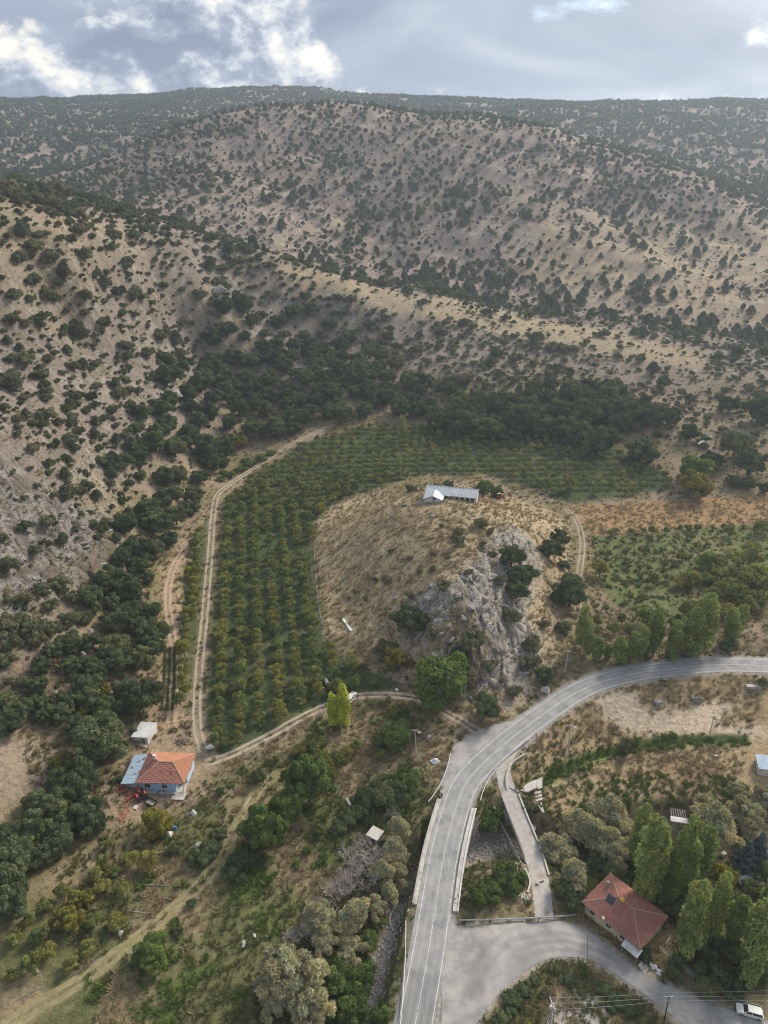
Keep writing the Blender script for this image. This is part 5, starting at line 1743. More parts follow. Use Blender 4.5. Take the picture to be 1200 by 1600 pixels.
class MB:
    def __init__(self):
        self.v, self.f = [], []

    def add(self, V, F_):
        o = len(self.v)
        self.v += [tuple(float(c) for c in q) for q in V]
        self.f += [tuple(int(i) + o for i in q) for q in F_]
        return self

    def box(self, c, s, rz=0.0, taper=1.0):
        x, y, z = (d / 2 for d in s); V = []
        ca, sa = math.cos(rz), math.sin(rz)
        for k_, dz_ in ((1, -z), (taper, z)):
            for dx, dy in ((-x, -y), (x, -y), (x, y), (-x, y)):
                dx *= k_; dy *= k_
                V.append((c[0] + dx * ca - dy * sa, c[1] + dx * sa + dy * ca, c[2] + dz_))
        return self.add(V, [(3, 2, 1, 0), (4, 5, 6, 7), (0, 1, 5, 4), (1, 2, 6, 5), (2, 3, 7, 6), (3, 0, 4, 7)])

    def cyl(self, a, b, r0, r1=None, n_=8):
        V, F_ = tube([a, b], [r0, r0 if r1 is None else r1], n_)
        self.add(V, F_)
        o = len(self.v) - 2 * n_
        self.f.append(tuple(o + i for i in range(n_))[::-1]); self.f.append(tuple(o + n_ + i for i in range(n_)))
        return self

    def pipe(self, path, r, n_=5):
        V, F_ = tube(path, [r] * len(path), n_)
        return self.add(V, F_)

    def prism(self, poly, y0, y1, axis='y'):
        """outline in x,z swept along y (or in y,z along x)"""
        n_ = len(poly)
        V = [((p[0], y0, p[1]) if axis == 'y' else (y0, p[0], p[1])) for p in poly] + [((p[0], y1, p[1]) if axis == 'y' else (y1, p[0], p[1])) for p in poly]
        F_ = [tuple(range(n_))[::-1], tuple(range(n_, 2 * n_))] + [(i, (i + 1) % n_, n_ + (i + 1) % n_, n_ + i) for i in range(n_)]
        return self.add(V, F_)

    def slab(self, P, t):
        """plate of thickness t under a planar outline"""
        n_ = len(P)
        V = [tuple(p) for p in P] + [(p[0], p[1], p[2] - t) for p in P]
        return self.add(V, [tuple(range(n_)), tuple(range(n_, 2 * n_))[::-1]] + [(i, n_ + i, n_ + (i + 1) % n_, (i + 1) % n_) for i in range(n_)])

    def build(self, name, mat, parent=None, smooth=False, bevel=0.0, **props):
        me = bpy.data.meshes.new(name); me.from_pydata(self.v, [], self.f); me.validate(); me.update()
        bm = bmesh.new(); bm.from_mesh(me); bmesh.ops.recalc_face_normals(bm, faces=bm.faces)
        if bevel:
            bmesh.ops.bevel(bm, geom=list(bm.edges), offset=bevel, segments=1, affect='EDGES', clamp_overlap=True)
        bm.to_mesh(me); bm.free()
        if smooth:
            me.polygons.foreach_set('use_smooth', [True] * len(me.polygons))
        me.materials.append(MATS[mat])
        return link(name, me, parent, **props)


def thing(name, label, cat, loc, rz=0.0, group=None):
    e = bpy.data.objects.new(name, None); C.objects.link(e)
    e.empty_display_size = .5
    e.location = loc; e.rotation_euler = (0, 0, rz); e['label'] = label; e['category'] = cat
    if group:
        e['group'] = group
    return e


def corrugated(mb, a, b, c, d, pitch=.3, depth=.05, thick=.04):
    """ribbed sheet over the quad a-b (eave) c-d (ridge)"""
    a, b, c, d = (np.array(q, float) for q in (a, b, c, d))
    nrm = np.cross(b - a, d - a); nrm /= np.linalg.norm(nrm)
    if nrm[2] < 0:
        nrm = -nrm
    n_ = max(2, int(np.linalg.norm(b - a) / pitch)) * 2
    V, F_ = [], []
    for i in range(n_ + 1):
        t = i / n_; off_ = nrm * (depth if i % 2 else 0)
        lo = a + (b - a) * t + off_; hi = d + (c - d) * t + off_
        V += [lo, hi, lo - nrm * thick, hi - nrm * thick]
    for i in range(n_):
        o = 4 * i
        F_ += [(o, o + 4, o + 5, o + 1), (o + 2, o + 3, o + 7, o + 6), (o, o + 2, o + 6, o + 4), (o + 1, o + 5, o + 7, o + 3)]
    F_ += [(0, 1, 3, 2), (4 * n_, 4 * n_ + 2, 4 * n_ + 3, 4 * n_ + 1)]
    return mb.add(V, F_)


def tiles(poly, eave_a, eave_b, w=.27, h=.40):
    """courses of curved tiles over a roof slope; poly is its 3-D outline"""
    mb = MB()
    P = [np.array(p, float) for p in poly]
    a, b = np.array(eave_a, float), np.array(eave_b, float)
    u = (b - a) / np.linalg.norm(b - a)
    far_ = max(P, key=lambda q: np.linalg.norm(np.cross(q - a, u)))
    v_ = far_ - a; v_ -= u * (v_ @ u); v_ /= np.linalg.norm(v_)
    n_ = np.cross(u, v_)
    if n_[2] < 0:
        n_ = -n_
    Q = np.array([((p - a) @ u, (p - a) @ v_) for p in P])
    L, Hh = Q[:, 0].max(), Q[:, 1].max()
    for r in range(int(Hh / h) + 1):
        for c_ in range(int(Q[:, 0].min() / w) - 1, int(L / w) + 2):
            cu, cv = (c_ + .5) * w, (r + .5) * h
            if not inside(Q, np.array([cu]), np.array([min(cv, Hh - .02)]))[0]:
                continue
            j_ = random.uniform(-.012, .012)
            V = []
            for k_, (du, up) in enumerate(((-.5, 0), (-.2, .055), (.2, .055), (.5, 0))):
                for dv, lift in ((-.06, .075), (1.0, .03)):
                    V.append(a + u * (cu + du * w) + v_ * (r * h + dv * h) + n_ * (up + lift + j_))
            mb.add(V, [(0, 2, 3, 1), (2, 4, 5, 3), (4, 6, 7, 5), (0, 6, 4, 2)])
    return mb


def hip_roof(parent, x0, x1, y0, y1, ze, zr, rx0, rx1, mats, over=.5):
    """tiled hip roof over a rectangle; ridge along x from rx0 to rx1"""
    x0 -= over; x1 += over; y0 -= over; y1 += over
    ym = (y0 + y1) / 2
    A, B, C_, D = (x0, y0, ze), (x1, y0, ze), (x1, y1, ze), (x0, y1, ze)
    E, F2 = (rx0, ym, zr), (rx1, ym, zr)
    mb = MB(); mb.add([A, B, C_, D, E, F2], [(0, 1, 5, 4), (1, 2, 5), (2, 3, 4, 5), (3, 0, 4), (3, 2, 1, 0)])
    roof = mb.build('roof', 'tile_red', parent)
    for poly, ea, eb, mt in (((A, B, F2, E), A, B, mats[0]), ((B, C_, F2), B, C_, mats[1]), ((C_, D, E, F2), C_, D, mats[2]), ((D, A, E), D, A, mats[3])):
        tiles(poly, ea, eb).build('tile_courses', mt, roof, kind='stuff')
    for p, q in ((E, F2), (A, E), (D, E), (B, F2), (C_, F2)):
        MB().cyl((p[0], p[1], p[2] + .06), (q[0], q[1], q[2] + .06), .14, n_=6).build('ridge_cap', 'ridge_cap', roof)
    eb_ = MB()
    for p, q in ((A, B), (B, C_), (C_, D), (D, A)):
        eb_.cyl((p[0], p[1], p[2] - .06), (q[0], q[1], q[2] - .06), .07, n_=5)
    eb_.build('gutter', 'wood_grey', roof)
    return roof


def window(parent, c, w, h, face, frame='wall_white'):
    """face: 'y-' 'y+' 'x-' 'x+' : which way it looks"""
    s = {'y-': (0, -1), 'y+': (0, 1), 'x-': (-1, 0), 'x+': (1, 0)}[face]
    ax = 'x' if s[0] == 0 else 'y'

    def sz(a, d, hh):
        return (a, d, hh) if ax == 'x' else (d, a, hh)
    f = MB()
    for du, dv, a, hh in ((0, h / 2, w + .16, .08), (0, -h / 2, w + .16, .08), (-w / 2, 0, .08, h - .08), (w / 2, 0, .08, h - .08), (0, 0, .06, h - .08)):
        cc = (c[0] + (du if ax == 'x' else 0) + s[0] * .03, c[1] + (du if ax == 'y' else 0) + s[1] * .03, c[2] + dv)
        f.box(cc, sz(a, .08, hh))
    fr = f.build('window', frame, parent)
    MB().box((c[0] + s[0] * .01, c[1] + s[1] * .01, c[2]), sz(w - .08, .03, h - .08)).build('pane', 'window_glass', fr)
    MB().box((c[0] + s[0] * .08, c[1] + s[1] * .08, c[2] - h / 2 - .07), sz(w + .3, .18, .06)).build('sill', 'concrete_pale', fr)
    return fr


def low(x, y, r=4.0):
    a = np.linspace(0, 6.28, 9)
    return float(min(hz(x, y), hz(x + np.cos(a) * r, y + np.sin(a) * r).min()))


# ---- farmhouse
def farmhouse():
    p, _ = at_h(260, 1199, 3.3)
    x, y = p[0], p[1]; z = float(hz(x, y))
    e = thing('farmhouse', 'blue-walled farmhouse with a red hipped tile roof and a sheet-metal lean-to', 'house', (x, y, z), R(-2))
    W, D = 5.0, 4.2
    # wall with an open corner porch at the front
    w = MB()
    w.box((-.9, 0, 1.2), (2 * W - 1.8, 2 * D, 3.6)); w.box((W - .9, 1.4, 1.2), (1.8, 2 * D - 2.8, 3.596))
    w.build('wall', 'wall_blue', e)
    MB().box((W - .9, -D + 1.3, -.2), (2.0, 3.2, .75)).box((W - 1.0, -D - 1.2, -.25), (3.0, 2.0, .6)).build('terrace', 'concrete_pale', e)
    MB().cyl((W - .15, -D + .2, 0), (W - .15, -D + .2, 3.0), .12).build('porch_post', 'wall_white', e)
    dr_ = MB().box((W - 1.2, -D + 2.78, 1.2), (.95, .06, 2.1)).build('door', 'wood_dark', e)
    MB().box((W - .85, -D + 2.73, 1.2), (.05, .05, .15)).build('handle', 'chrome', dr_)
    for cx_ in (-3.2, .6):
        window(e, (cx_, -D - .01, 1.7), 1.2, 1.1, 'y-')
    window(e, (W - .0, 1.6, 1.7), 1.2, 1.1, 'x+'); window(e, (0, D + .01, 1.7), 1.2, 1.1, 'y+')
    roof = hip_roof(e, -W, W, -D, D, 3.05, 4.75, -1.6, 1.7, ('tile_red', 'tile_orange', 'tile_orange', 'tile_red'))  # right and back: newer orange tiles, their sunlit brightness also put into the colour
    ch = MB().box((-2.9, 1.3, 4.7), (.6, .5, 1.5)).box((-2.9, 1.3, 5.5), (.75, .65, .12)).build('chimney', 'wall_white', roof)
    MB().cyl((2.0, -2.7, 3.4), (2.0, -2.7, 4.8), .09).build('stove_pipe', 'wood_dark', roof)
    # lean-to on the side
    MB().box((-W - 1.9, .1, .9), (3.6, 2 * D - .6, 3.2)).build('lean_to_wall', 'wall_lilac', e)
    ls = MB(); corrugated(ls, (-W - 4.1, -D - .5, 2.45), (-W - 4.1, D + .1, 2.45), (-W + .05, D + .1, 2.95), (-W + .05, -D - .5, 2.95), .45, .04)
    lr_ = ls.build('lean_to_roof', 'sheet_blue', e)
    for cx_, cy_, a in ((-W - 2, 2.2, .3), (-W - 1.2, 2.8, 1.0), (-W - 1.6, -1.6, .2), (-W - 2.8, .6, 2.0), (-W - .7, -1.2, .7)):
        MB().box((cx_, cy_, 2.95), (.6, .3, .12), a).build('weight_stone', 'stone_white' if cx_ < -W - 1.5 else 'rust', lr_)
    MB().box((-W - 2.4, -D + .38, 1.0), (.9, .06, 1.9)).build('door', 'wall_blue', e)
    # bench and clutter along the wall are parts of the veranda edge
    MB().box((-.6, -D - .55, .1), (7.6, .7, .5)).build('plinth', 'concrete', e)
    return e


farmhouse()


def shed(name, label, px, py, h, w, d, rz, wallm, roofm, slope=.5, group=None, door=True):
    p, _ = at_h(px, py, h)
    e = thing(name, label, 'shed', (p[0], p[1], low(p[0], p[1], 2.5)), rz, group)
    MB().prism([(-w / 2, -.5), (w / 2, -.5), (w / 2, h - .1), (-w / 2, h - slope - .1)], -d / 2, d / 2).build('wall', wallm, e)
    r = MB(); corrugated(r, (-w / 2 - .25, -d / 2 - .25, h - slope), (-w / 2 - .25, d / 2 + .25, h - slope), (w / 2 + .25, d / 2 + .25, h + .06), (w / 2 + .25, -d / 2 - .25, h + .06), .35, .04)
    r.build('roof', roofm, e)
    if door:
        MB().box((w * .2, -d / 2 - .03, h * .38), (.9, .05, h * .7)).build('door', 'wood_grey', e)
    return e


shed('metal_shed', 'small white shed with a sheet-metal roof under the large oak', 225, 1138, 2.5, 4.0, 5.0, R(-10), 'wall_white', 'sheet_white', .4)
shed('white_shed', 'white shed with a pale blue sheet roof at the far bank of dry grass', 1203, 1190, 2.6, 5.0, 4.5, R(-15), 'wall_white', 'sheet_blue', .5)


def hut():
    p, _ = at_h(586, 1302, 2.4)
    e = thing('flat_roofed_hut', 'small concrete hut with a flat slab roof in the thicket', 'hut', (p[0], p[1], low(p[0], p[1], 2)), R(-32))
    MB().box((0, 0, 1.0), (2.3, 2.3, 2.8)).build('wall', 'concrete', e)
    MB().box((0, 0, 2.5), (2.9, 2.9, .2)).build('roof', 'concrete_pale', e, bevel=.03)
    MB().box((.2, -1.17, .9), (.85, .05, 1.9)).build('door', 'wood_dark', e)
    window(e, (1.16, .2, 1.5), .6, .5, 'x+')


hut()


def barn():
    p, _ = at_h(707, 763, 3.0)
    e = thing('barn', 'long grey metal-roofed barn with a front gable on the mound top', 'barn', (p[0], p[1], low(p[0], p[1], 3) - .2), R(-13))
    L, D = 9.2, 3.6
    MB().prism([(-D, -.5), (D, -.5), (D, 2.5), (0, 4.0), (-D, 2.5)], -L, L, 'x').build('wall', 'wall_white', e)
    r = MB()
    corrugated(r, (-L - .3, -D - .45, 2.42), (L + .3, -D - .45, 2.42), (L + .3, 0, 4.12), (-L - .3, 0, 4.12), .5, .05)
    corrugated(r, (-L - .3, D + .45, 2.42), (L + .3, D + .45, 2.42), (L + .3, 0, 4.12), (-L - .3, 0, 4.12), .5, .05)
    roof = r.build('roof', 'sheet_grey', e)
    MB().cyl((-L - .3, 0, 4.15), (L + .3, 0, 4.15), .12).build('ridge_cap', 'sheet_white', roof)
    # gabled front wing at one end
    x0, x1, y0 = -L + .0, -L + 6.6, -D - 4.2
    xm = (x0 + x1) / 2
    MB().prism([(x0, -.8), (x1, -.8), (x1, 2.3), (xm, 3.5), (x0, 2.3)], y0, -D + .02).build('wing_wall', 'wall_white', e)
    r = MB()
    corrugated(r, (x0 - .3, y0 - .35, 2.22), (x0 - .3, -D + 1.3, 2.22), (xm, -D + 1.3, 3.62), (xm, y0 - .35, 3.62), .5, .05)
    corrugated(r, (x1 + .3, y0 - .35, 2.22), (x1 + .3, -D + 1.3, 2.22), (xm, -D + 1.3, 3.62), (xm, y0 - .35, 3.62), .5, .05)
    wr = r.build('wing_roof', 'sheet_grey', e)
    MB().cyl((xm, y0 - .35, 3.66), (xm, -D + 1.2, 3.66), .13).build('ridge_cap', 'sheet_white', wr)
    MB().box((xm + .6, y0 - .03, 2.5), (.9, .06, .8)).build('hatch', 'dark_gap', e)
    for i in range(6):
        MB().box((-1.6 + i * 1.9, -D - .03, 1.5), (1.1, .06, .9)).build('window', 'dark_gap', e)
    MB().box((-2.6, -D - .035, .9), (1.1, .05, 2.0)).build('door', 'wood_grey', e)


barn()


# ---- red-roofed house by the side road
def red_house():
    def eave(px, py):
        return at_h(px, py, 3.35)[0][:2]
    A, B, C_, D_ = eave(916, 1414), eave(1005, 1484), eave(1037, 1433), eave(948, 1365)
    c = (A + B + C_ + D_) / 4
    u = (B - A) / np.linalg.norm(B - A) + (C_ - D_) / np.linalg.norm(C_ - D_)
    u /= np.linalg.norm(u)
    L = (np.linalg.norm(B - A) + np.linalg.norm(C_ - D_)) / 4 - .45
    v_ = np.array([-u[1], u[0]])
    Wd = (abs((C_ - B) @ v_) + abs((D_ - A) @ v_)) / 4 - .45
    z = float(hz(*c))
    e = thing('red_roofed_house', 'cream-walled house with a worn red tile roof beside the side road', 'house', (c[0], c[1], z), math.atan2(u[1], u[0]))
    MB().box((0, 0, .9), (2 * L, 2 * Wd, 4.6)).build('wall', 'wall_cream', e)
    roof = hip_roof(e, -L, L, -Wd, Wd, 3.2, 5.05, -L + Wd * .95, L - Wd * .95, ('tile_red',) * 4, .55)
    for cx_ in (-L + 1.6, -.5, L - 3.2):
        window(e, (cx_, -Wd - .01, 1.9), 1.0, .9, 'y-')
    window(e, (L + .01, 0, 1.9), 1.1, 1.0, 'x+'); window(e, (-L - .01, -.8, 1.9), 1.1, 1.0, 'x-')
    d_ = MB().box((L - 1.3, -Wd - .03, 1.0), (1.0, .06, 2.1)).build('door', 'wood_dark', e)
    MB().box((L - .95, -Wd - .08, 1.0), (.05, .05, .15)).build('handle', 'chrome', d_)
    # solar water heater on the front slope
    f = MB()
    sx, sy = -L * .42, -Wd * .34
    f.cyl((sx - 1.0, sy - .8, 4.2), (sx - 1.0, sy + .8, 5.5), .05, n_=5).cyl((sx + 1.0, sy - .8, 4.2), (sx + 1.0, sy + .8, 5.5), .05, n_=5).cyl((sx - 1.0, sy + .8, 4.5), (sx - 1.0, sy + .8, 5.6), .05, n_=5).cyl((sx + 1.0, sy + .8, 4.5), (sx + 1.0, sy + .8, 5.6), .05, n_=5)
    so = f.build('solar_heater', 'galvanised', e)
    for s_ in (-.5, .5):
        mb = MB(); mb.slab([(sx + s_ * .75 - .34, sy - .7, 4.3), (sx + s_ * .75 + .34, sy - .7, 4.3), (sx + s_ * .75 + .34, sy + .6, 5.3), (sx + s_ * .75 - .34, sy + .6, 5.3)], .08)
        mb.build('collector_panel', 'collector', so)
    MB().cyl((sx + 1.35, sy + 1.0, 5.6), (sx + 2.15, sy + 1.0, 5.6), .36, n_=12).build('water_tank', 'yellow_tank', so, True)
    MB().box((-L + 1.0, 1.2, 4.6), (.45, .45, 1.4)).box((-L + 1.0, 1.2, 5.32), (.6, .6, .1)).build('chimney', 'wall_stone', roof)
    MB().cyl((-L - .25, -Wd + .4, .2), (-L - .25, -Wd + .4, 6.2), .07, n_=6).build('mast', 'wood_dark', e)
    MB().cyl((-1.5, -Wd - .55, 3.4), (-1.5, -Wd - .62, 3.75), .28, .30, 12).build('satellite_dish', 'rail_white', e)
    # corrugated awning and steps
    r = MB(); corrugated(r, (L - 2.4, -Wd - 1.9, 2.45), (L + .9, -Wd - 1.9, 2.45), (L + .9, -Wd - .02, 2.85), (L - 2.4, -Wd - .02, 2.85), .4, .05)
    aw = r.build('awning', 'sheet_white', e)
    for cx_ in (L - 2.2, L + .7):
        MB().cyl((cx_, -Wd - 1.75, -.6), (cx_, -Wd - 1.75, 2.42), .05, n_=6).build('post', 'galvanised', aw)
    for i in range(4):
        MB().box((L + 1.5 + i * .5, -Wd - .9, .55 - i * .3), (.5, 1.5, .5)).build('step', 'concrete_pale', e)
    return e, c, u, v_, L, Wd


rh, rh_c, rh_u, rh_v, rh_L, rh_W = red_house()


# ---- bridge
i_a = int(np.argmin(np.hypot(road_c[:, 0] - at(646, 1412)[0], road_c[:, 1] - at(670, 1412)[1])))
i_b = int(np.argmin(np.hypot(road_c[:, 0] - at(700, 1252)[0], road_c[:, 1] - at(705, 1252)[1])))
seg = road_c[min(i_a, i_b):max(i_a, i_b) + 1]
zb = float(seg[:, 2].mean())
bridge = thing('road_bridge', 'concrete road bridge with flat parapets over the stream hollow', 'bridge', (seg[len(seg) // 2, 0], seg[len(seg) // 2, 1], zb))


def ribbon(P, o0, o1, z0, z1, parent, name, mat, origin, **kw):
    """solid bar along a plan polyline between two sideways offsets and two heights above it"""
    A, B = offset(P, o0), offset(P, o1); V, F_ = [], []
    for i in range(len(P)):
        for q, zz_ in ((A[i], z0), (B[i], z0), (B[i], z1), (A[i], z1)):
            V.append((q[0] - origin[0], q[1] - origin[1], P[i, 2] + zz_ - origin[2]))
    for i in range(len(P) - 1):
        o = 4 * i
        for k_ in range(4):
            F_.append((o + k_, o + (k_ + 1) % 4, o + 4 + (k_ + 1) % 4, o + 4 + k_))
    n_ = len(V)
    F_ += [(0, 1, 2, 3), (n_ - 1, n_ - 2, n_ - 3, n_ - 4)]
    return MB().add(V, F_).build(name, mat, parent, **kw)


bo = tuple(bridge.location)
ribbon(seg, -4.6, 4.55, -1.1, -.05, bridge, 'deck', 'concrete', bo)
for s_, (a_, b_, c_) in ((-1, (-4.55, -3.62, -4.55)), (1, (3.35, 4.5, 4.2))):
    kb = ribbon(seg, a_, b_, -.04, .42, bridge, 'parapet', 'concrete_pale', bo)
    ribbon(seg, c_, c_ + .28, .42, .60, bridge, 'coping', 'rail_white' if s_ > 0 else 'concrete', bo)
for i in (2, len(seg) - 3):
    q = seg[i]; t = seg[min(i + 1, len(seg) - 1)] - seg[max(i - 1, 0)]
    MB().box((q[0] - bo[0], q[1] - bo[1], -4.2), (9.2, 1.6, 6.2), math.atan2(t[1], t[0]) + math.pi / 2).build('abutment', 'wall_stone', bridge)

oseg = old_c[int(len(old_c) * .36):int(len(old_c) * .80)]
obr = thing('old_bridge', 'narrow old stone bridge carrying the broken concrete lane', 'bridge', tuple(oseg[len(oseg) // 2]))
oo = tuple(obr.location)
ribbon(oseg, -2.0, 1.8, -.9, -.03, obr, 'deck', 'wall_stone', oo)
ribbon(oseg, -2.35, -2.0, -1.6, .35, obr, 'parapet', 'concrete_pale', oo)
for i in (3, len(oseg) - 4):
    q = oseg[i]; t = oseg[min(i + 1, len(oseg) - 1)] - oseg[max(i - 1, 0)]
    MB().box((q[0] - oo[0], q[1] - oo[1], -3.6), (4.2, 2.2, 5.6), math.atan2(t[1], t[0]) + math.pi / 2).build('abutment', 'wall_stone', obr)


def wall_along(name, label, cat, pp, w, h, mat, sink=.5):
    P = spline(pts(pp), 1.0)
    n_ = min(9, len(P) // 2 * 2 - 1)
    o = tuple(P[len(P) // 2])
    e = ribbon(P, -w / 2, w / 2, -sink, h, None, name, mat, (0, 0, 0))
    e['label'] = label; e['category'] = cat
    return e


wall_along('retaining_wall', 'low pale wall curving along the outer side of the old lane', 'wall', [(820, 1180), (802, 1192), (794, 1206), (791, 1228), (800, 1264), (815, 1292), (830, 1320)], .35, .55, 'concrete_pale')
wall_along('retaining_wall', 'low wall on the pit side of the old lane, ending in rubble', 'wall', [(772, 1262), (780, 1282), (796, 1314), (812, 1346), (825, 1368), (828, 1382), (824, 1396)], .35, .45, 'concrete_pale')
wall_along('retaining_wall', 'short curved stone wall dropping from the bridge end to the stream', 'wall', [(632, 1415), (619, 1419), (610, 1432), (610, 1446), (615, 1456)], .3, .4, 'concrete_pale')


def guard_rail(label, pp, mat='rail_white'):
    P = spline(pts(pp), 1.0)
    P[:, 2] += 0
    o = tuple(P[0])
    e = thing('guard_rail', label, 'guard rail', o)
    V, F_ = tube([(q[0] - o[0], q[1] - o[1], q[2] - o[2] + .62) for q in P], [.09] * len(P), 6)
    MB().add(V, F_).build('rail', mat, e)
    V, F_ = tube([(q[0] - o[0], q[1] - o[1], q[2] - o[2] + .4) for q in P], [.06] * len(P), 6)
    MB().add(V, F_).build('rail', mat, e)
    for q in P[::3]:
        MB().box((q[0] - o[0], q[1] - o[1], q[2] - o[2] + .2), (.12, .12, .95)).build('post', 'galvanised', e)


guard_rail('white guard rail leading onto the bridge on its orchard side', [(704, 1180), (699, 1200), (690, 1224), (678, 1244), (669, 1256)])
guard_rail('long white guard rail past the bridge above the stony stream bed', [(634, 1414), (634, 1450), (633, 1500), (630, 1550), (626, 1600), (622, 1640)])
guard_rail('white guard rail following the inner curve to the bridge', [(776, 1203), (764, 1220), (755, 1238), (750, 1254)])
guard_rail('grey pipe barrier along the top of the side road', [(716, 1441), (760, 1440), (820, 1438), (870, 1435), (898, 1432)], 'galvanised')


# ---- poles and wires
def pole(label, bx, by, tx, ty, mat='concrete_pale', r=.16, lamp=False, arms=True, name='utility_pole', group=None):
    b = at(bx, by)
    a1, b1, c1 = (float(q) for q in ray(tx, ty))
    t = b[1] / b1
    top = np.array([a1 * t, b[1], CAM_H + c1 * t])
    e = thing(name, label, 'pole', tuple(b), 0, group)
    d = top - b
    MB().cyl((0, 0, -.5), tuple(d), r, r * .6, 8).build('shaft', mat, e)
    if arms:
        MB().box((d[0], d[1], d[2] - .3), (1.6, .1, .1)).build('crossarm', 'galvanised', e)
        for q in (-.7, 0, .7):
            MB().cyl((d[0] + q, d[1], d[2] - .25), (d[0] + q, d[1], d[2] + .02), .05, n_=6).build('insulator', 'wall_white', e)
    if lamp:
        MB().cyl((d[0], d[1], d[2] - .6), (d[0] + .9, d[1] - .5, d[2] - .3), .04, n_=5).build('lamp_arm', 'galvanised', e)
        MB().box((d[0] + 1.1, d[1] - .6, d[2] - .3), (.7, .3, .16)).build('lamp_head', 'rail_white', e)
    return top


T = {}
T[0] = pole('concrete pole beside the gravel patch at the mound foot', 882, 1053, 888, 1017, r=.2)
pole('thin wooden pole just behind the concrete pole by the mound', 889, 1053, 892, 1020, 'wood_grey', .09, arms=False)
T[1] = pole('concrete lamp pole in dry grass below the road bend', 888, 1182, 891, 1132, r=.2, lamp=True)
T[2] = pole('slender concrete lamp pole near the ditch and dirt patch', 1108, 1151, 1116, 1117, lamp=True)
pole('leaning dark pole with a lamp below the ditch', 1121, 1202, 1110, 1176, 'wood_grey', .13, lamp=True, arms=False)
T[3] = pole('concrete lamp pole beside the walnut near the bridge', 652, 1191, 648, 1140, lamp=True)
T[4] = pole('dark wooden pole on the edge of the road island', 1037, 1598, 1046, 1556, 'wood_dark', .13)
pole('slim dark pole in the verge facing the red-roofed house', 919, 1503, 918, 1458, 'wood_dark', .05, arms=False)
pole('short pale post sticking up behind the flat-roofed hut', 582, 1284, 583, 1264, 'rail_white', .06, arms=False)
pole('pale pole at the upper edge of the orchard', 531, 652, 531, 632, arms=False, r=.22)
T[5] = pole('thin pale pole behind the barn trees', 797, 783, 797, 758, arms=False, r=.1)


def pylon():
    b = at(852, 1640)
    e = thing('lattice_pylon', 'galvanised lattice pylon on the road island carrying the wires', 'pylon', tuple(b), R(12))
    Hh = 12.0
    legs = []
    for sx, sy in ((-1, -1), (1, -1), (1, 1), (-1, 1)):
        MB().cyl((sx * .62, sy * .62, -.4), (sx * .16, sy * .16, Hh), .07, .05, 5).build('leg', 'galvanised', e)
    br = MB(); n_ = 13
    for i in range(n_):
        z0, z1 = Hh * i / n_, Hh * (i + 1) / n_
        w0, w1 = .62 - .46 * i / n_, .62 - .46 * (i + 1) / n_
        for (ax_, ay_), (bx_, by_) in (((-1, -1), (1, -1)), ((1, -1), (1, 1)), ((1, 1), (-1, 1)), ((-1, 1), (-1, -1))):
            br.cyl((ax_ * w0, ay_ * w0, z0), (bx_ * w1, by_ * w1, z1), .03, n_=4)
            br.cyl((ax_ * w1, ay_ * w1, z1), (bx_ * w1, by_ * w1, z1), .025, n_=4)
    br.build('bracing', 'galvanised', e)
    for q in (-.9, 0, .9):
        MB().cyl((0, q, Hh), (0, q, Hh + .3), .07, n_=6).build('insulator', 'wall_white', e)
    MB().box((0, 0, Hh - .05), (.14, 2.2, .14)).build('crossarm', 'galvanised', e)
    MB().box((-.35, -.2, Hh - .3), (.35, .35, .7)).build('lamp_head', 'rail_white', e)
    MB().cyl((-1.9, -.3, -.4), (-.2, -.1, Hh - .8), .12, .08, 7).build('brace_pole', 'wood_grey', e)
    return np.array([b[0], b[1], b[2] + Hh + .2])


tp = pylon()


def wire(label, a, b, sag, group=None):
    a, b = np.array(a), np.array(b)
    P = [a + (b - a) * t - np.array([0, 0, 4 * sag * t * (1 - t)]) for t in np.linspace(0, 1, 18)]
    V, F_ = tube(P, [.022] * 18, 4)
    o = MB().add(V, F_).build('overhead_wire', 'galvanised', None)
    o['label'] = label; o['category'] = 'wire'
    if group:
        o['group'] = group


endp = at(1290, 1600) + np.array([4, 0, 9.0])
for q in (-.9, 0, .9):
    wire('thin overhead wire from the lattice pylon across the side road', tp + np.array([0, q, 0]), T[4] + np.array([0, q * .7, -.1]), .35, 'wires from the pylon')
    wire('thin overhead wire from the dark wooden pole along the side road', T[4] + np.array([0, q * .7, -.1]), endp + np.array([0, q, 0]), .5, 'wires past the parked car')


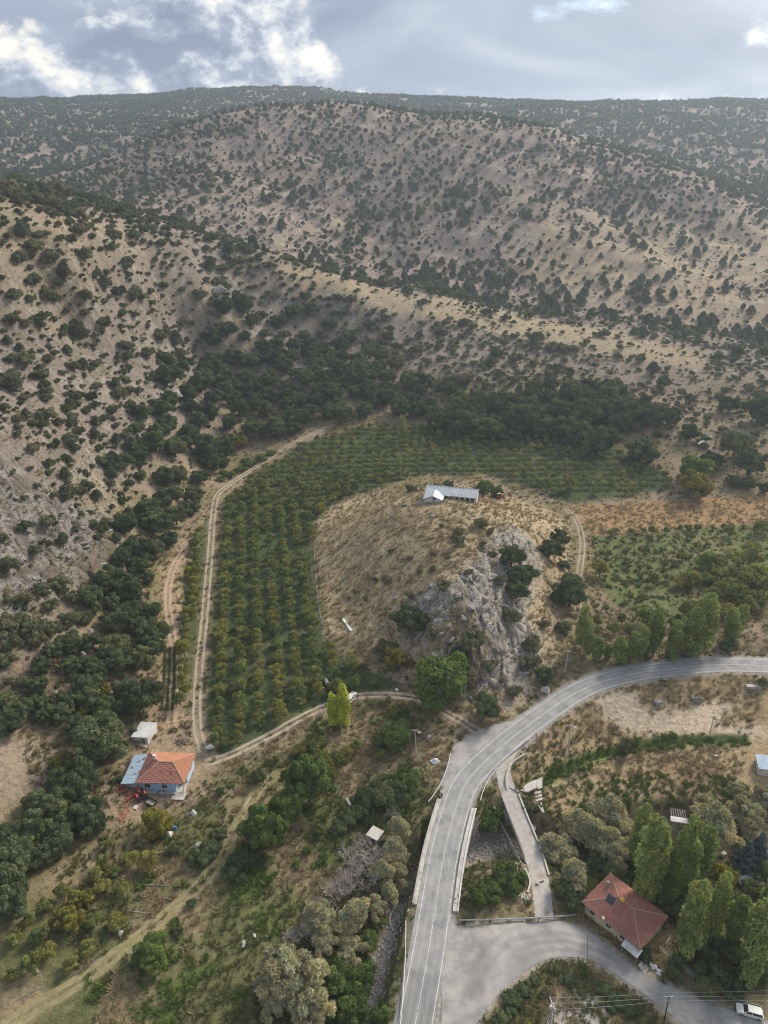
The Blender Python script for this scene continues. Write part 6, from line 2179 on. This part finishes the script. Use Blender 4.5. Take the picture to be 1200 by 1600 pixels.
# ---- vehicles
def car(name, label, px, py, heading, estate=False, length=4.25, group=None):
    p, _ = at_h(px, py, .7)
    e = thing(name, label, 'car', (p[0], p[1], float(hz(p[0], p[1])) + .05), heading)
    hl, w = length / 2, .82
    # side outline, nose towards +x; lofted across with tumblehome
    lower = [(-hl, .35), (-hl - .02, .62), (-hl + .05, .86), (-hl + .9, .92), (.55, .93), (hl - .35, .84), (hl, .74), (hl + .02, .45), (hl - .1, .28), (-hl + .1, .26)]

    def loft(pts_, widths):
        n_ = len(pts_); V, F_ = [], []
        for s_, k_ in widths:
            for x_, z_ in pts_:
                V.append((x_ * k_, s_, z_ if k_ == 1 else .6 + (z_ - .6) * .97))
        m_ = len(widths)
        for j in range(m_ - 1):
            for i in range(n_):
                i2 = (i + 1) % n_
                F_.append((j * n_ + i, j * n_ + i2, (j + 1) * n_ + i2, (j + 1) * n_ + i))
        F_.append(tuple(range(n_))); F_.append(tuple(range((m_ - 1) * n_, m_ * n_))[::-1])
        return MB().add(V, F_)
    body = loft(lower, [(-w, .97), (-w + .08, 1), (w - .08, 1), (w, .97)]).build('body', 'car_white', e)
    # glasshouse: glazed sides, painted roof and pillars
    rear = -hl + (.15 if estate else .75)
    V = []
    prof = [(rear, .90), (rear + (.25 if estate else .55), 1.38), (.35, 1.40), (1.0, .92)]
    for x_, z_ in prof:
        k_ = w - .05 if z_ < 1 else w - .17
        V += [(x_, -k_, z_), (x_, k_, z_)]
    MB().add(V, [(0, 2, 4, 6), (1, 7, 5, 3), (2, 3, 5, 4), (0, 1, 3, 2), (4, 5, 7, 6), (0, 6, 7, 1)]).build('side_window', 'window_glass', e)
    rf = MB().box(((prof[1][0] + prof[2][0]) / 2, 0, 1.41), (prof[2][0] - prof[1][0] + .1, 2 * (w - .15), .06)).build('roof', 'car_white', e, bevel=.02)
    pil = MB()
    for s_ in (-1, 1):
        for (xa, za), (xb, zb_) in ((prof[0], prof[1]), (prof[3], prof[2]), ((-.25, .92), (-.25, 1.38))):
            ka, kb_ = s_ * (w - .045), s_ * (w - .16)
            pil.cyl((xa, ka, za), (xb, kb_, zb_), .045, n_=5)
    pil.build('pillar', 'car_white', e)
    for sx in (-1, 1):
        for s_ in (-1, 1):
            cx_, cy_ = sx * (hl - .78), s_ * (w - .08)
            wh = MB().cyl((cx_, cy_ - .1, .3), (cx_, cy_ + .1, .3), .2, n_=12).build('wheel', 'chrome', e)
            ty = MB().cyl((cx_, cy_ - .09, .3), (cx_, cy_ + .09, .3), .31, n_=16).build('tyre', 'rubber', wh)
    for s_ in (-1, 1):
        MB().box((hl + .0, s_ * .55, .62), (.06, .35, .16)).build('headlight', 'chrome', e)
        MB().box((-hl - .02, s_ * .58, .66), (.05, .3, .16)).build('tail_light', 'paint_red', e)
    MB().box((hl + .04, 0, .42), (.12, 1.55, .12)).build('bumper', 'rubber', e)
    MB().box((-hl - .05, 0, .42), (.12, 1.55, .12)).build('bumper', 'rubber', e)
    return e


pa, pb = at(1192, 1588), at(1151, 1576)
car('parked_car', 'white estate car parked on the side road under the poplars', 1171, 1581, math.atan2(pb[1] - pa[1], pb[0] - pa[0]), True)
car('white_pickup', 'white car stopped on the farm track behind the yellow poplars', 549, 1089, R(68), True, 4.3)


def wheel(e, x, y, r, w):
    wh = MB().cyl((x, y - w / 2 - .01, r), (x, y + w / 2 + .01, r), r * .55, n_=12).build('wheel', 'paint_red', e)
    MB().cyl((x, y - w / 2, r), (x, y + w / 2, r), r, n_=16).build('tyre', 'rubber', wh)


def tractor(label, px, py, heading, cab=False, s=1.0):
    p, _ = at_h(px, py, .8)
    e = thing('tractor', label, 'tractor', (p[0], p[1], float(hz(p[0], p[1]))), heading)
    e.scale = (s, s, s)
    wheel(e, -.9, -.85, .72, .38); wheel(e, -.9, .85, .72, .38); wheel(e, 1.25, -.7, .42, .25); wheel(e, 1.25, .7, .42, .25)
    MB().box((.75, 0, 1.05), (1.7, .62, .62)).build('bonnet', 'paint_red', e, bevel=.06)
    MB().box((-.2, 0, .75), (2.6, .5, .4)).build('chassis', 'rubber', e)
    for s_ in (-1, 1):
        MB().box((-.9, s_ * .82, 1.5), (1.0, .42, .08)).build('mudguard', 'paint_red', e)
    MB().box((-.75, 0, 1.25), (.5, .5, .12)).box((-1.0, 0, 1.5), (.1, .5, .45)).build('seat', 'rubber', e)
    MB().cyl((-.05, 0, 1.2), (-.25, 0, 1.62), .03, n_=5).cyl((-.27, 0, 1.6), (-.25, 0, 1.64), .2, n_=12).build('steering_wheel', 'rubber', e)
    MB().cyl((.9, .2, 1.3), (.9, .2, 2.1), .05, n_=6).build('exhaust', 'rust', e)
    if cab:
        for x_ in (-1.2, 0.05):
            for s_ in (-1, 1):
                MB().cyl((x_, s_ * .6, 1.4), (x_, s_ * .6, 2.35), .04, n_=5).build('cab_post', 'paint_red', e)
        MB().box((-.58, 0, 2.4), (1.5, 1.4, .1)).build('cab_roof', 'car_white', e, bevel=.03)
    return e


tractor('red tractor parked by the blue farmhouse wall', 219, 1241, R(125), False, 1.1)
tractor('red tractor with a white cab roof on the mound by the barn', 781, 777, R(20), True, 1.15)
tractor('red tractor working among the fruit trees above the yellow poplars', 518, 1076, R(100), False, 1.1)


def sprayer():
    p, _ = at_h(510, 1066, .8)
    e = thing('sprayer', 'white tank sprayer hitched behind the tractor in the orchard', 'sprayer', (p[0], p[1], float(hz(p[0], p[1]))), R(110))
    wheel(e, 0, -.7, .35, .2); wheel(e, 0, .7, .35, .2)
    MB().cyl((-.9, 0, 1.0), (.9, 0, 1.0), .55, n_=14).build('tank', 'tarp_white', e, True)
    MB().box((0, 0, .5), (2.0, .6, .12)).cyl((.9, 0, .5), (2.0, 0, .5), .05, n_=5).build('frame', 'paint_red', e)
    MB().cyl((-1.15, 0, 1.0), (-.9, 0, 1.0), .6, n_=14).build('fan', 'rail_white', e)


sprayer()


def trailer():
    p, _ = at_h(236, 1255, .8)
    e = thing('farm_trailer', 'grey open-topped farm trailer in the farmyard', 'trailer', (p[0], p[1], float(hz(p[0], p[1]))), R(-28))
    wheel(e, -.3, -.75, .38, .22); wheel(e, -.3, .75, .38, .22)
    MB().box((0, 0, .72), (2.5, 1.5, .12)).build('bed', 'wood_grey', e)
    for c_, s_ in (((0, -.75, .98), (2.5, .06, .42)), ((0, .75, .98), (2.5, .06, .42)), ((1.25, 0, .98), (.06, 1.44, .42)), ((-1.25, 0, .98), (.06, 1.44, .42))):
        MB().box(c_, s_).build('side_board', 'rubber', e)
    MB().cyl((1.2, 0, .6), (2.6, 0, .45), .06, n_=5).build('drawbar', 'rust', e)


trailer()


def implement(label, px, py, heading, L, tines, mat='paint_red', discs=False):
    p = at(px, py)
    e = thing('farm_implement', label, 'farm machinery', tuple(p), heading)
    MB().box((0, .45, .75), (L, .12, .12)).box((0, -.45, .75), (L, .12, .12)).box((-L / 2 + .1, 0, .75), (.12, .8, .11)).box((L / 2 - .1, 0, .75), (.12, .8, .11)).build('frame', mat, e)
    MB().cyl((0, 0, .75), (0, 1.5, .6), .07, n_=6).build('drawbar', mat, e)
    MB().cyl((-.35, .45, .75), (0, .45, 1.5), .05, n_=5).cyl((.35, .45, .75), (0, .45, 1.5), .05, n_=5).build('hitch', mat, e)
    for i in range(tines):
        x_ = -L / 2 + L * (i + .5) / tines
        if discs:
            MB().cyl((x_, -.35, .35), (x_ + .06, -.3, .35), .34, n_=12).build('disc', 'rust', e)
        else:
            MB().pipe([(x_, -.45, .75), (x_, -.75, .5), (x_, -.6, .15), (x_, -.4, .02)], .045).build('tine', 'rust', e)


implement('red cultivator with curved tines beside the lean-to', 192, 1237, R(20), 2.2, 5)
implement('red disc harrow lying between the tractor and the dry bank', 204, 1247, R(60), 2.6, 6, discs=True)
implement('rusty plough frame in the heap of red machinery', 197, 1259, R(100), 2.4, 4, 'rust')
implement('long narrow red frame at the lower end of the machinery heap', 194, 1277, R(80), 3.4, 3)


# ---- people
def person(label, px, py, top, facing, pose=0.0):
    """px, py: the feet"""
    p = at(px, py)
    e = thing('person', label, 'person', tuple(p), facing)
    st = .16 + .1 * pose
    J = {'pel': (0, 0, .93), 'chest': (0, 0, 1.28), 'neck': (0, 0, 1.46), 'head': (0, .02, 1.60), 'crown': (0, .01, 1.73)}
    for s_, n_ in ((-1, 'l'), (1, 'r')):
        f_ = s_ * pose * .25
        J.update({n_ + 'sh': (s_ * .19, 0, 1.38), n_ + 'el': (s_ * .26, -f_ * .5 + .02, 1.12), n_ + 'wr': (s_ * .27, -f_ + .1, .90), n_ + 'ha': (s_ * .27, -f_ + .13, .80),
                  n_ + 'hip': (s_ * .10, 0, .88), n_ + 'kn': (s_ * .11, f_ * .6 + .03, .49), n_ + 'an': (s_ * .11, f_, .09), n_ + 'toe': (s_ * .13, f_ + .17, .04)})
    ks = list(J); rad = {'pel': .145, 'chest': .155, 'neck': .06, 'head': .095, 'crown': .07}
    for n_ in 'lr':
        rad.update({n_ + 'sh': .075, n_ + 'el': .05, n_ + 'wr': .036, n_ + 'ha': .035, n_ + 'hip': .10, n_ + 'kn': .065, n_ + 'an': .045, n_ + 'toe': .04})
    E = [('pel', 'chest'), ('chest', 'neck'), ('neck', 'head'), ('head', 'crown')]
    for n_ in 'lr':
        E += [('chest', n_ + 'sh'), (n_ + 'sh', n_ + 'el'), (n_ + 'el', n_ + 'wr'), (n_ + 'wr', n_ + 'ha'), ('pel', n_ + 'hip'), (n_ + 'hip', n_ + 'kn'), (n_ + 'kn', n_ + 'an'), (n_ + 'an', n_ + 'toe')]
    me = bpy.data.meshes.new('body')
    me.from_pydata([J[k_] for k_ in ks], [(ks.index(a), ks.index(b)) for a, b in E], [])
    o = link('body', me, e)
    sk = o.modifiers.new('skin', 'SKIN'); o.modifiers.new('sub', 'SUBSURF').levels = 1
    o.modifiers['sub'].render_levels = 1
    for i, k_ in enumerate(ks):
        me.skin_vertices[0].data[i].radius = (rad[k_], rad[k_] * (.75 if k_ in ('chest', 'pel') else 1))
        me.skin_vertices[0].data[i].use_root = k_ == 'pel'
    dg = bpy.context.evaluated_depsgraph_get()
    m2 = bpy.data.meshes.new_from_object(o.evaluated_get(dg))
    o.modifiers.clear(); o.data = m2
    for m_ in ('skin', top, 'cloth_dark' if top != 'cloth_dark' else 'cloth_blue'):
        m2.materials.append(MATS[m_])
    for f in m2.polygons:
        c_ = f.center
        f.material_index = 0 if (c_.z > 1.47 or (abs(c_.x) > .2 and c_.z < .93)) else (1 if c_.z > .9 else 2)
        f.use_smooth = True
    bm = bmesh.new(); bmesh.ops.create_icosphere(bm, subdivisions=2, radius=.112)
    for v_ in bm.verts:
        v_.co = Vector((v_.co.x * .93, v_.co.y - .015, 1.68 + v_.co.z * .85))
    bmesh.ops.delete(bm, geom=[v_ for v_ in bm.verts if v_.co.z < 1.63 or (v_.co.y > .06 and v_.co.z < 1.70)], context='VERTS')
    hm = bpy.data.meshes.new('hair'); bm.to_mesh(hm); bm.free(); hm.materials.append(MATS['hair'])
    link('hair', hm, e)


person('person in a pale top and dark trousers walking on the farm track', 505, 1109, 'cloth_white', R(-60), 1.0)
person('person in dark clothes standing beside the white car', 559, 1093, 'cloth_dark', R(80))
person('person in dark clothes standing among the trees above the track', 569, 1064, 'cloth_dark', R(170))
person('person in a white top standing between the orchard rows', 535, 1046, 'cloth_white', R(200))


# ---- odds and ends
def boulder(label, px, py, dpx, mat, seed, flat=.75, group=None, name='boulder', sit=.22):
    p = at(px, py)
    a, b, c = (float(q) for q in ray(px, py)); depth = p[1] / b
    s_ = dpx * depth / FPX
    me = rock_mesh(seed, mat, 3, flat)
    o = link(name, me, None, label=label, category='rock')
    o.location = (p[0], p[1], p[2] + s_ * flat * sit); o.scale = (s_, s_, s_); o.rotation_euler = (0, 0, seed * 1.3)
    if group:
        o['group'] = group


boulder('large white boulder on the verge below the mound', 852, 1081, 18, 'stone_white', 1)
boulder('dark rounded boulder at the edge of the bare dirt patch', 1088, 1097, 20, 'rock_dark', 2)
boulder('pale jagged boulder beside the dark one at the dirt patch', 1028, 1099, 18, 'rock_pale', 3)
boulder('grey boulder lodged among the oaks above the farmhouse', 129, 1026, 18, 'rock_pale', 4)
boulder('rounded grey outcrop above the gully wood', 269, 621, 32, 'rock_pale', 5, .5)
boulder('broad grey crag high on the dry slope above the wood', 340, 458, 36, 'rock_pale', 6, .45)
boulder('smaller crag leaning on the broad grey crag', 357, 466, 20, 'rock_dark', 7, .5)
boulder('white twin rock on the slope beyond the brown field', 1096, 696, 22, 'stone_white', 8, .6)
boulder('paler lump touching the twin rock beyond the brown field', 1107, 684, 16, 'rock_pale', 9, .6)
boulder('white stone lying in the grass of the lower plot', 189, 1458, 15, 'stone_white', 10, .45)
boulder('white stone pair in the dry weeds, larger one', 381, 1476, 14, 'stone_white', 11, .45)
boulder('white stone pair in the dry weeds, smaller one', 397, 1462, 10, 'stone_white', 12, .5)
boulder('flat pale slab of rock near the lying pipes', 308, 1323, 17, 'rock_pale', 13, .2)
boulder('upright white stone near the corner of the lower plot', 58, 1517, 9, 'stone_white', 14, 1.1)
boulder('rounded stone beneath the big walnut by the track', 735, 1092, 11, 'rock_pale', 15)
boulder('white stone block on the broken lane', 839, 1381, 8, 'stone_white', 16, .6)
boulder('grey stone block beside the white one on the lane', 847, 1378, 8, 'rock_pale', 17, .6)
boulder('pale boulder beside the old lane wall', 833, 1295, 18, 'stone_white', 18, .5)
for i, (bx, by, bd) in enumerate([(690, 945, 26), (672, 935, 22), (716, 930, 24), (735, 950, 26), (700, 965, 24), (760, 935, 22), (705, 1000, 28), (680, 1025, 34), (745, 975, 22), (775, 940, 18), (790, 930, 20), (660, 950, 20), (820, 925, 14), (765, 905, 18), (785, 885, 18), (805, 865, 16), (610, 965, 18), (602, 978, 20), (690, 990, 26), (725, 965, 24)]):
    boulder('grey crag standing proud of the mound\'s rocky spine', bx, by, bd * .7, 'rock_pale' if i % 4 else 'rock_dark', 200 + i, .45, 'crags of the mound', 'crag', .05)
for i, (bx, by, bd) in enumerate([(130, 850, 22), (105, 868, 20), (160, 882, 22), (60, 905, 16), (45, 830, 18), (95, 800, 18), (150, 820, 20), (185, 845, 20), (25, 1065, 20), (85, 1080, 22), (20, 1085, 20), (140, 985, 22), (165, 998, 20), (150, 610, 16), (135, 645, 18), (110, 635, 14), (245, 775, 18), (262, 770, 16), (220, 530, 14), (195, 500, 12), (960, 570, 20), (1060, 600, 22), (1085, 580, 20), (930, 545, 18), (985, 600, 16)]):
    boulder('grey rock ledge breaking through the dry hillside', bx, by, bd * .8, 'rock_pale' if i % 3 else 'rock_dark', 300 + i, .3, 'rock ledges on the hillsides', 'rock_ledge', .0)


def slab_thing(name, label, cat, pp, t, mat, lift=.1, group=None):
    P = [at(*q) for q in pp]
    c_ = np.mean(P, axis=0)
    zz_ = max(q[2] for q in P)
    mb = MB(); mb.slab([(q[0], q[1], zz_ + lift) for q in P], t)
    o = mb.build(name, mat, None, bevel=.03)
    o['label'] = label; o['category'] = cat
    if group:
        o['group'] = group
    return o


slab_thing('broken_slab', 'wide cracked concrete slab of the ruin beside the old lane', 'slab', [(812, 1236), (822, 1228), (836, 1226), (838, 1236), (824, 1241)], .5, 'concrete_pale', .15)
slab_thing('broken_slab', 'tilted concrete slab behind the wide cracked one', 'slab', [(836, 1224), (840, 1218), (847, 1219), (847, 1233), (840, 1235)], .5, 'concrete_pale', .35)
for i in range(3):
    slab_thing('concrete_step', 'concrete step leading down from the broken slabs', 'step', [(834 + i, 1239 + i * 5), (845 + i, 1237 + i * 5), (846 + i, 1241 + i * 5), (835 + i, 1243 + i * 5)], .4, 'concrete_pale', .22 - i * .08, 'steps below the broken slabs')
slab_thing('broken_slab', 'narrow sloping concrete chute below the steps', 'slab', [(839, 1256), (846, 1255), (850, 1276), (846, 1278)], .3, 'concrete_pale', .1)
slab_thing('broken_slab', 'short dark concrete beam by the lane wall', 'slab', [(796, 1231), (799, 1229), (812, 1237), (810, 1240)], .5, 'concrete', .2)
slab_thing('concrete_block', 'flat concrete block half buried below the road bend', 'block', [(1164, 1070), (1188, 1071), (1190, 1078), (1166, 1078)], .8, 'concrete', .3)
slab_thing('feeding_trough', 'long white panel lying at the foot of the mound grass', 'panel', [(534, 968), (538, 967), (551, 985), (547, 988)], .12, 'tarp_white', .15)
slab_thing('white_board', 'white board lying in the farmyard near the trailer', 'board', [(207, 1264), (210, 1258), (216, 1259), (214, 1266)], .08, 'concrete_pale', .12)
slab_thing('metal_sheet', 'loose grey metal sheet near the track below the shed', 'sheet', [(320, 1170), (328, 1163), (335, 1169), (328, 1173)], .05, 'sheet_white', .25)
slab_thing('wooden_plank', 'short pale plank in the thicket above the hut', 'plank', [(540, 1250), (543, 1249), (549, 1260), (546, 1262)], .08, 'concrete_pale', .5)


def pipe(label, pp, r, mat, lift=.15, group=None, name='pipe'):
    P = spline(pts(pp), 1.0) if len(pp) > 2 else np.linspace(at(*pp[0]), at(*pp[1]), 8)
    P[:, 2] = hz(P[:, 0], P[:, 1]) + lift
    V, F_ = tube(P, [r] * len(P), 6)
    o = MB().add(V, F_).build(name, mat, None)
    o['label'] = label; o['category'] = name.replace('_', ' ')
    if group:
        o['group'] = group


pipe('straight pale pipe lying across the dry weeds, upper of two', [(223, 1383), (266, 1384)], .06, 'concrete_pale')
pipe('straight pale pipe lying across the dry weeds, lower of two', [(198, 1424), (241, 1428)], .06, 'concrete_pale')
pipe('pale pipe slanting in the grass near the dark thicket', [(332, 1307), (358, 1280)], .05, 'concrete_pale')
pipe('pale pipe slanting beside the tiny sapling', [(338, 1259), (364, 1232)], .05, 'concrete_pale')
pipe('short pale pipe beyond the pair of white stones', [(381, 1262), (392, 1246)], .08, 'rail_white')
pipe('irrigation pipe along the lower edge of the young fruit plot', [(20, 1567), (50, 1550), (70, 1542)], .045, 'galvanised', name='irrigation_pipe')
pipe('irrigation pipe between the young fruit plot and the meadow track', [(103, 1530), (130, 1515), (155, 1499)], .045, 'galvanised', name='irrigation_pipe')
pipe('irrigation pipe above the white stone in the young fruit plot', [(118, 1472), (143, 1458), (168, 1443)], .045, 'galvanised', name='irrigation_pipe')
pipe('pale irrigation pipe dividing the mound grass from the orchard', [(490, 815), (491, 860), (493, 900), (497, 940), (503, 975)], .06, 'concrete', name='irrigation_pipe')
pipe('white hose winding beside the vegetable rows', [(283, 972), (285, 1000), (281, 1030), (280, 1060), (276, 1085), (277, 1105)], .11, 'rail_white', name='hose')
pipe('timber beam lying along the verge behind the parked car', [(1141, 1559), (1192, 1576)], .22, 'wood_grey', .25, name='timber_beam')
pipe('thin wooden rail closing the vegetable rows', [(245, 1122), (270, 1123)], .09, 'wood_grey', .7, name='fence_rail')


def tarp(label, px, py, dpx, mat, seed, h=.5):
    p = at(px, py); a, b, c = (float(q) for q in ray(px, py)); s_ = dpx * p[1] / b / FPX
    n_ = 12; V, F_ = [], []
    for i in range(n_):
        for j in range(n_):
            u_, w_ = i / (n_ - 1) - .5, j / (n_ - 1) - .5
            bump_ = max(0, 1 - (u_ * u_ + w_ * w_) * 4.5)
            V.append((u_ * s_, w_ * s_ * .75, h * bump_ + .12 + float(fbm(np.array(u_ * 6 + seed), np.array(w_ * 6.0), 2, 3, seed)) * .3))
    for i in range(n_ - 1):
        for j in range(n_ - 1):
            F_.append((i * n_ + j, (i + 1) * n_ + j, (i + 1) * n_ + j + 1, i * n_ + j + 1))
    o = MB().add(V, F_).build('tarpaulin', mat, None)
    sm = o.modifiers.new('thick', 'SOLIDIFY'); sm.thickness = .03
    o.location = tuple(p); o.rotation_euler = (0, 0, seed); o['label'] = label; o['category'] = 'tarpaulin'


tarp('blue tarpaulin at the edge of the yellow-green walnut', 272, 1294, 10, 'tarp_blue', 3, .6)
tarp('white tarpaulin over a heap beneath the yellow-green walnut', 229, 1308, 14, 'tarp_white', 5, .7)
tarp('long off-white cover below the blue tarpaulin', 265, 1305, 14, 'concrete_pale', 8, .8)
tarp('white sheet draped over a crate on the farmyard verge', 302, 1271, 11, 'tarp_white', 9, .9)
tarp('crumpled white sheet on the ground near the farm track', 620, 1078, 7, 'tarp_white', 11, .4)
tarp('white plastic heap by the guard rail above the bridge', 680, 1190, 13, 'tarp_white', 13, .7)
for i, (a_, b_) in enumerate(((1014, 1503), (1022, 1512), (1030, 1520))):
    tarp(('white cement sack touching the awning of the red-roofed house', 'white cement sack in the middle of the three by the house', 'white cement sack farthest from the awning, towards the fence')[i], a_, b_, 10, 'tarp_white', 21 + i, .6)


def heap(name, label, px, py, dpx, mats, seed, n_=40, hgt=.5):
    p = at(px, py); a, b, c = (float(q) for q in ray(px, py)); s_ = dpx * p[1] / b / FPX
    e = thing(name, label, 'heap', tuple(p))
    g = np.random.default_rng(seed)
    for m_ in mats:
        mb = MB()
        for i in range(n_):
            rr = abs(g.normal()) * s_ * .25; th = g.uniform(0, 6.28); x_, y_ = math.cos(th) * rr, math.sin(th) * rr
            zz_ = float(hz(p[0] + x_, p[1] + y_)) - p[2] + max(0, hgt * (1 - rr / (s_ * .5)))
            mb.box((x_, y_, zz_), tuple(g.uniform(.1, .5, 3) * np.array([1.3, .8, .5])), g.uniform(0, 3))
        mb.build('debris', m_, e, kind='stuff')


heap('rubble_heap', 'heap of rubble and junk between the white shed and the farmhouse', 222, 1166, 22, ('concrete_pale', 'rust', 'wood_grey'), 5)
heap('rubble_heap', 'scatter of junk along the farmhouse front', 256, 1237, 34, ('wood_grey', 'rubber'), 6, 22, .3)
heap('brush_heap', 'brown heap of cut brushwood beside the farmhouse', 287, 1158, 30, ('brush', 'wood_grey'), 7, 90, 1.0)
heap('rubble_heap', 'broken white rubble at the end of the old lane wall', 822, 1404, 24, ('concrete_pale', 'stone_white'), 8, 40, .3)
heap('rubble_heap', 'white rubble strewn on the bank by the guard rail', 672, 1152, 24, ('stone_white',), 9, 30, .25)


def basin():
    c_ = at(1167, 1374)
    e = thing('water_basin', 'walled concrete basin with blue lining among the poplars', 'basin', tuple(c_), R(12))
    MB().box((0, 0, -.1), (4.6, 3.8, .5)).build('floor', 'concrete', e)
    for q, s_ in (((0, -1.9, .35), (4.9, .25, 1.0)), ((0, 1.9, .35), (4.9, .25, 1.0)), ((-2.35, 0, .352), (.25, 3.55, 1.0)), ((2.35, 0, .352), (.25, 3.55, 1.0)), ((0, .1, .4), (4.45, .9, .8))):
        MB().box(q, s_).build('rim', 'concrete_pale', e)
    MB().box((0, -1.06, .5), (4.4, 1.35, .04)).build('water', 'water_blue', e)
    MB().box((0, 1.16, .45), (4.4, 1.15, .04)).build('water', 'collector', e)


basin()


def pen():
    c_ = at(1058, 1284)
    e = thing('animal_pen', 'small timber pen with a pale roof between the poplars and willows', 'pen', tuple(c_), R(-12))
    for x_ in (-1.6, 0, 1.6):
        for y_ in (-1.6, 1.6):
            MB().box((x_, y_, .8), (.14, .14, 2.2)).build('post', 'wood_grey', e)
    for y_ in (-1.6, 1.6):
        for z_ in (.5, 1.0, 1.6):
            MB().box((0, y_ + .1, z_), (3.6, .06, .14)).build('rail', 'wood_grey', e)
    for i in range(7):
        MB().box((-1.5 + i * .5, .2, 1.95), (.16, 3.6, .08)).build('rafter', 'wood_grey', e)
    r = MB(); corrugated(r, (-1.9, -1.9, 1.9), (1.9, -1.9, 1.9), (1.9, -.6, 2.1), (-1.9, -.6, 2.1), .4, .04)
    r.build('roof', 'sheet_white', e)


pen()
b_ = at(1130, 1337)
cr = thing('white_crate', 'small white crate beside the spruces', 'crate', tuple(b_), .5)
MB().box((0, 0, .4), (.9, .7, .8)).build('body', 'tarp_white', cr, bevel=.03)
MB().box((0, 0, .83), (1.0, .8, .07)).build('lid', 'rail_white', cr, bevel=.02)


def fence(label, pp, n_rails=2, mat='rail_white', h=1.1):
    P = spline(pts(pp), 2.0); o = tuple(P[0])
    e = thing('garden_fence', label, 'fence', o)
    L = P - np.array(o)
    for q in L:
        MB().box((q[0], q[1], q[2] + h / 2 - .1), (.09, .09, h + .2)).build('post', 'galvanised', e)
    for i in range(n_rails):
        MB().pipe([(q[0], q[1], q[2] + h * (i + 1) / n_rails) for q in L], .04).build('rail', mat, e)


fence('pale garden rail fence beside the red-roofed house', [(1029, 1484), (1048, 1500), (1066, 1516), (1083, 1531)])
fence('short garden rail beside the leafy poplar', [(1062, 1505), (1077, 1518), (1090, 1534)], 2, 'galvanised')
for i in range(4):
    q = at(1041 + i * 2.4, 1474 - i * 4)
    s_ = MB().box((0, 0, .06), (.6, .35, .14), .6).build('stepping_stone', 'stone_white', None, bevel=.03)
    s_.location = tuple(q); s_['label'] = 'white stepping stone on the path behind the red-roofed house'; s_['category'] = 'stone'; s_['group'] = 'stepping stones behind the house'

# ------------------------------------------------------------------ the hazy air over the valley
def haze_box():
    x0, x1, y0, y1, z0, z1 = -15600, 15600, -15600, 15600, -20.0, 330.0
    V = [(x, y, z) for z in (z0, z1) for x, y in ((x0, y0), (x1, y0), (x1, y1), (x0, y1))]
    F_ = [(3, 2, 1, 0), (4, 5, 6, 7), (0, 1, 5, 4), (1, 2, 6, 5), (2, 3, 7, 6), (3, 0, 4, 7)]
    me = bpy.data.meshes.new('haze'); me.from_pydata(V, [], F_); me.update()
    m = bpy.data.materials.new('hazy_air'); m.use_nodes = True
    n, l = new_tree(m.node_tree)
    out = n.new('ShaderNodeOutputMaterial')
    v = n.new('ShaderNodeVolumePrincipled')
    v.inputs['Color'].default_value = (.70, .83, 1.0, 1)
    v.inputs['Density'].default_value = HAZE
    v.inputs['Anisotropy'].default_value = .35
    l.new(v.outputs[0], out.inputs['Volume'])
    me.materials.append(m)
    link('haze', me, kind='stuff', label='pale blue haze hanging over the whole valley', category='haze')


HAZE = 0.00016
haze_box()
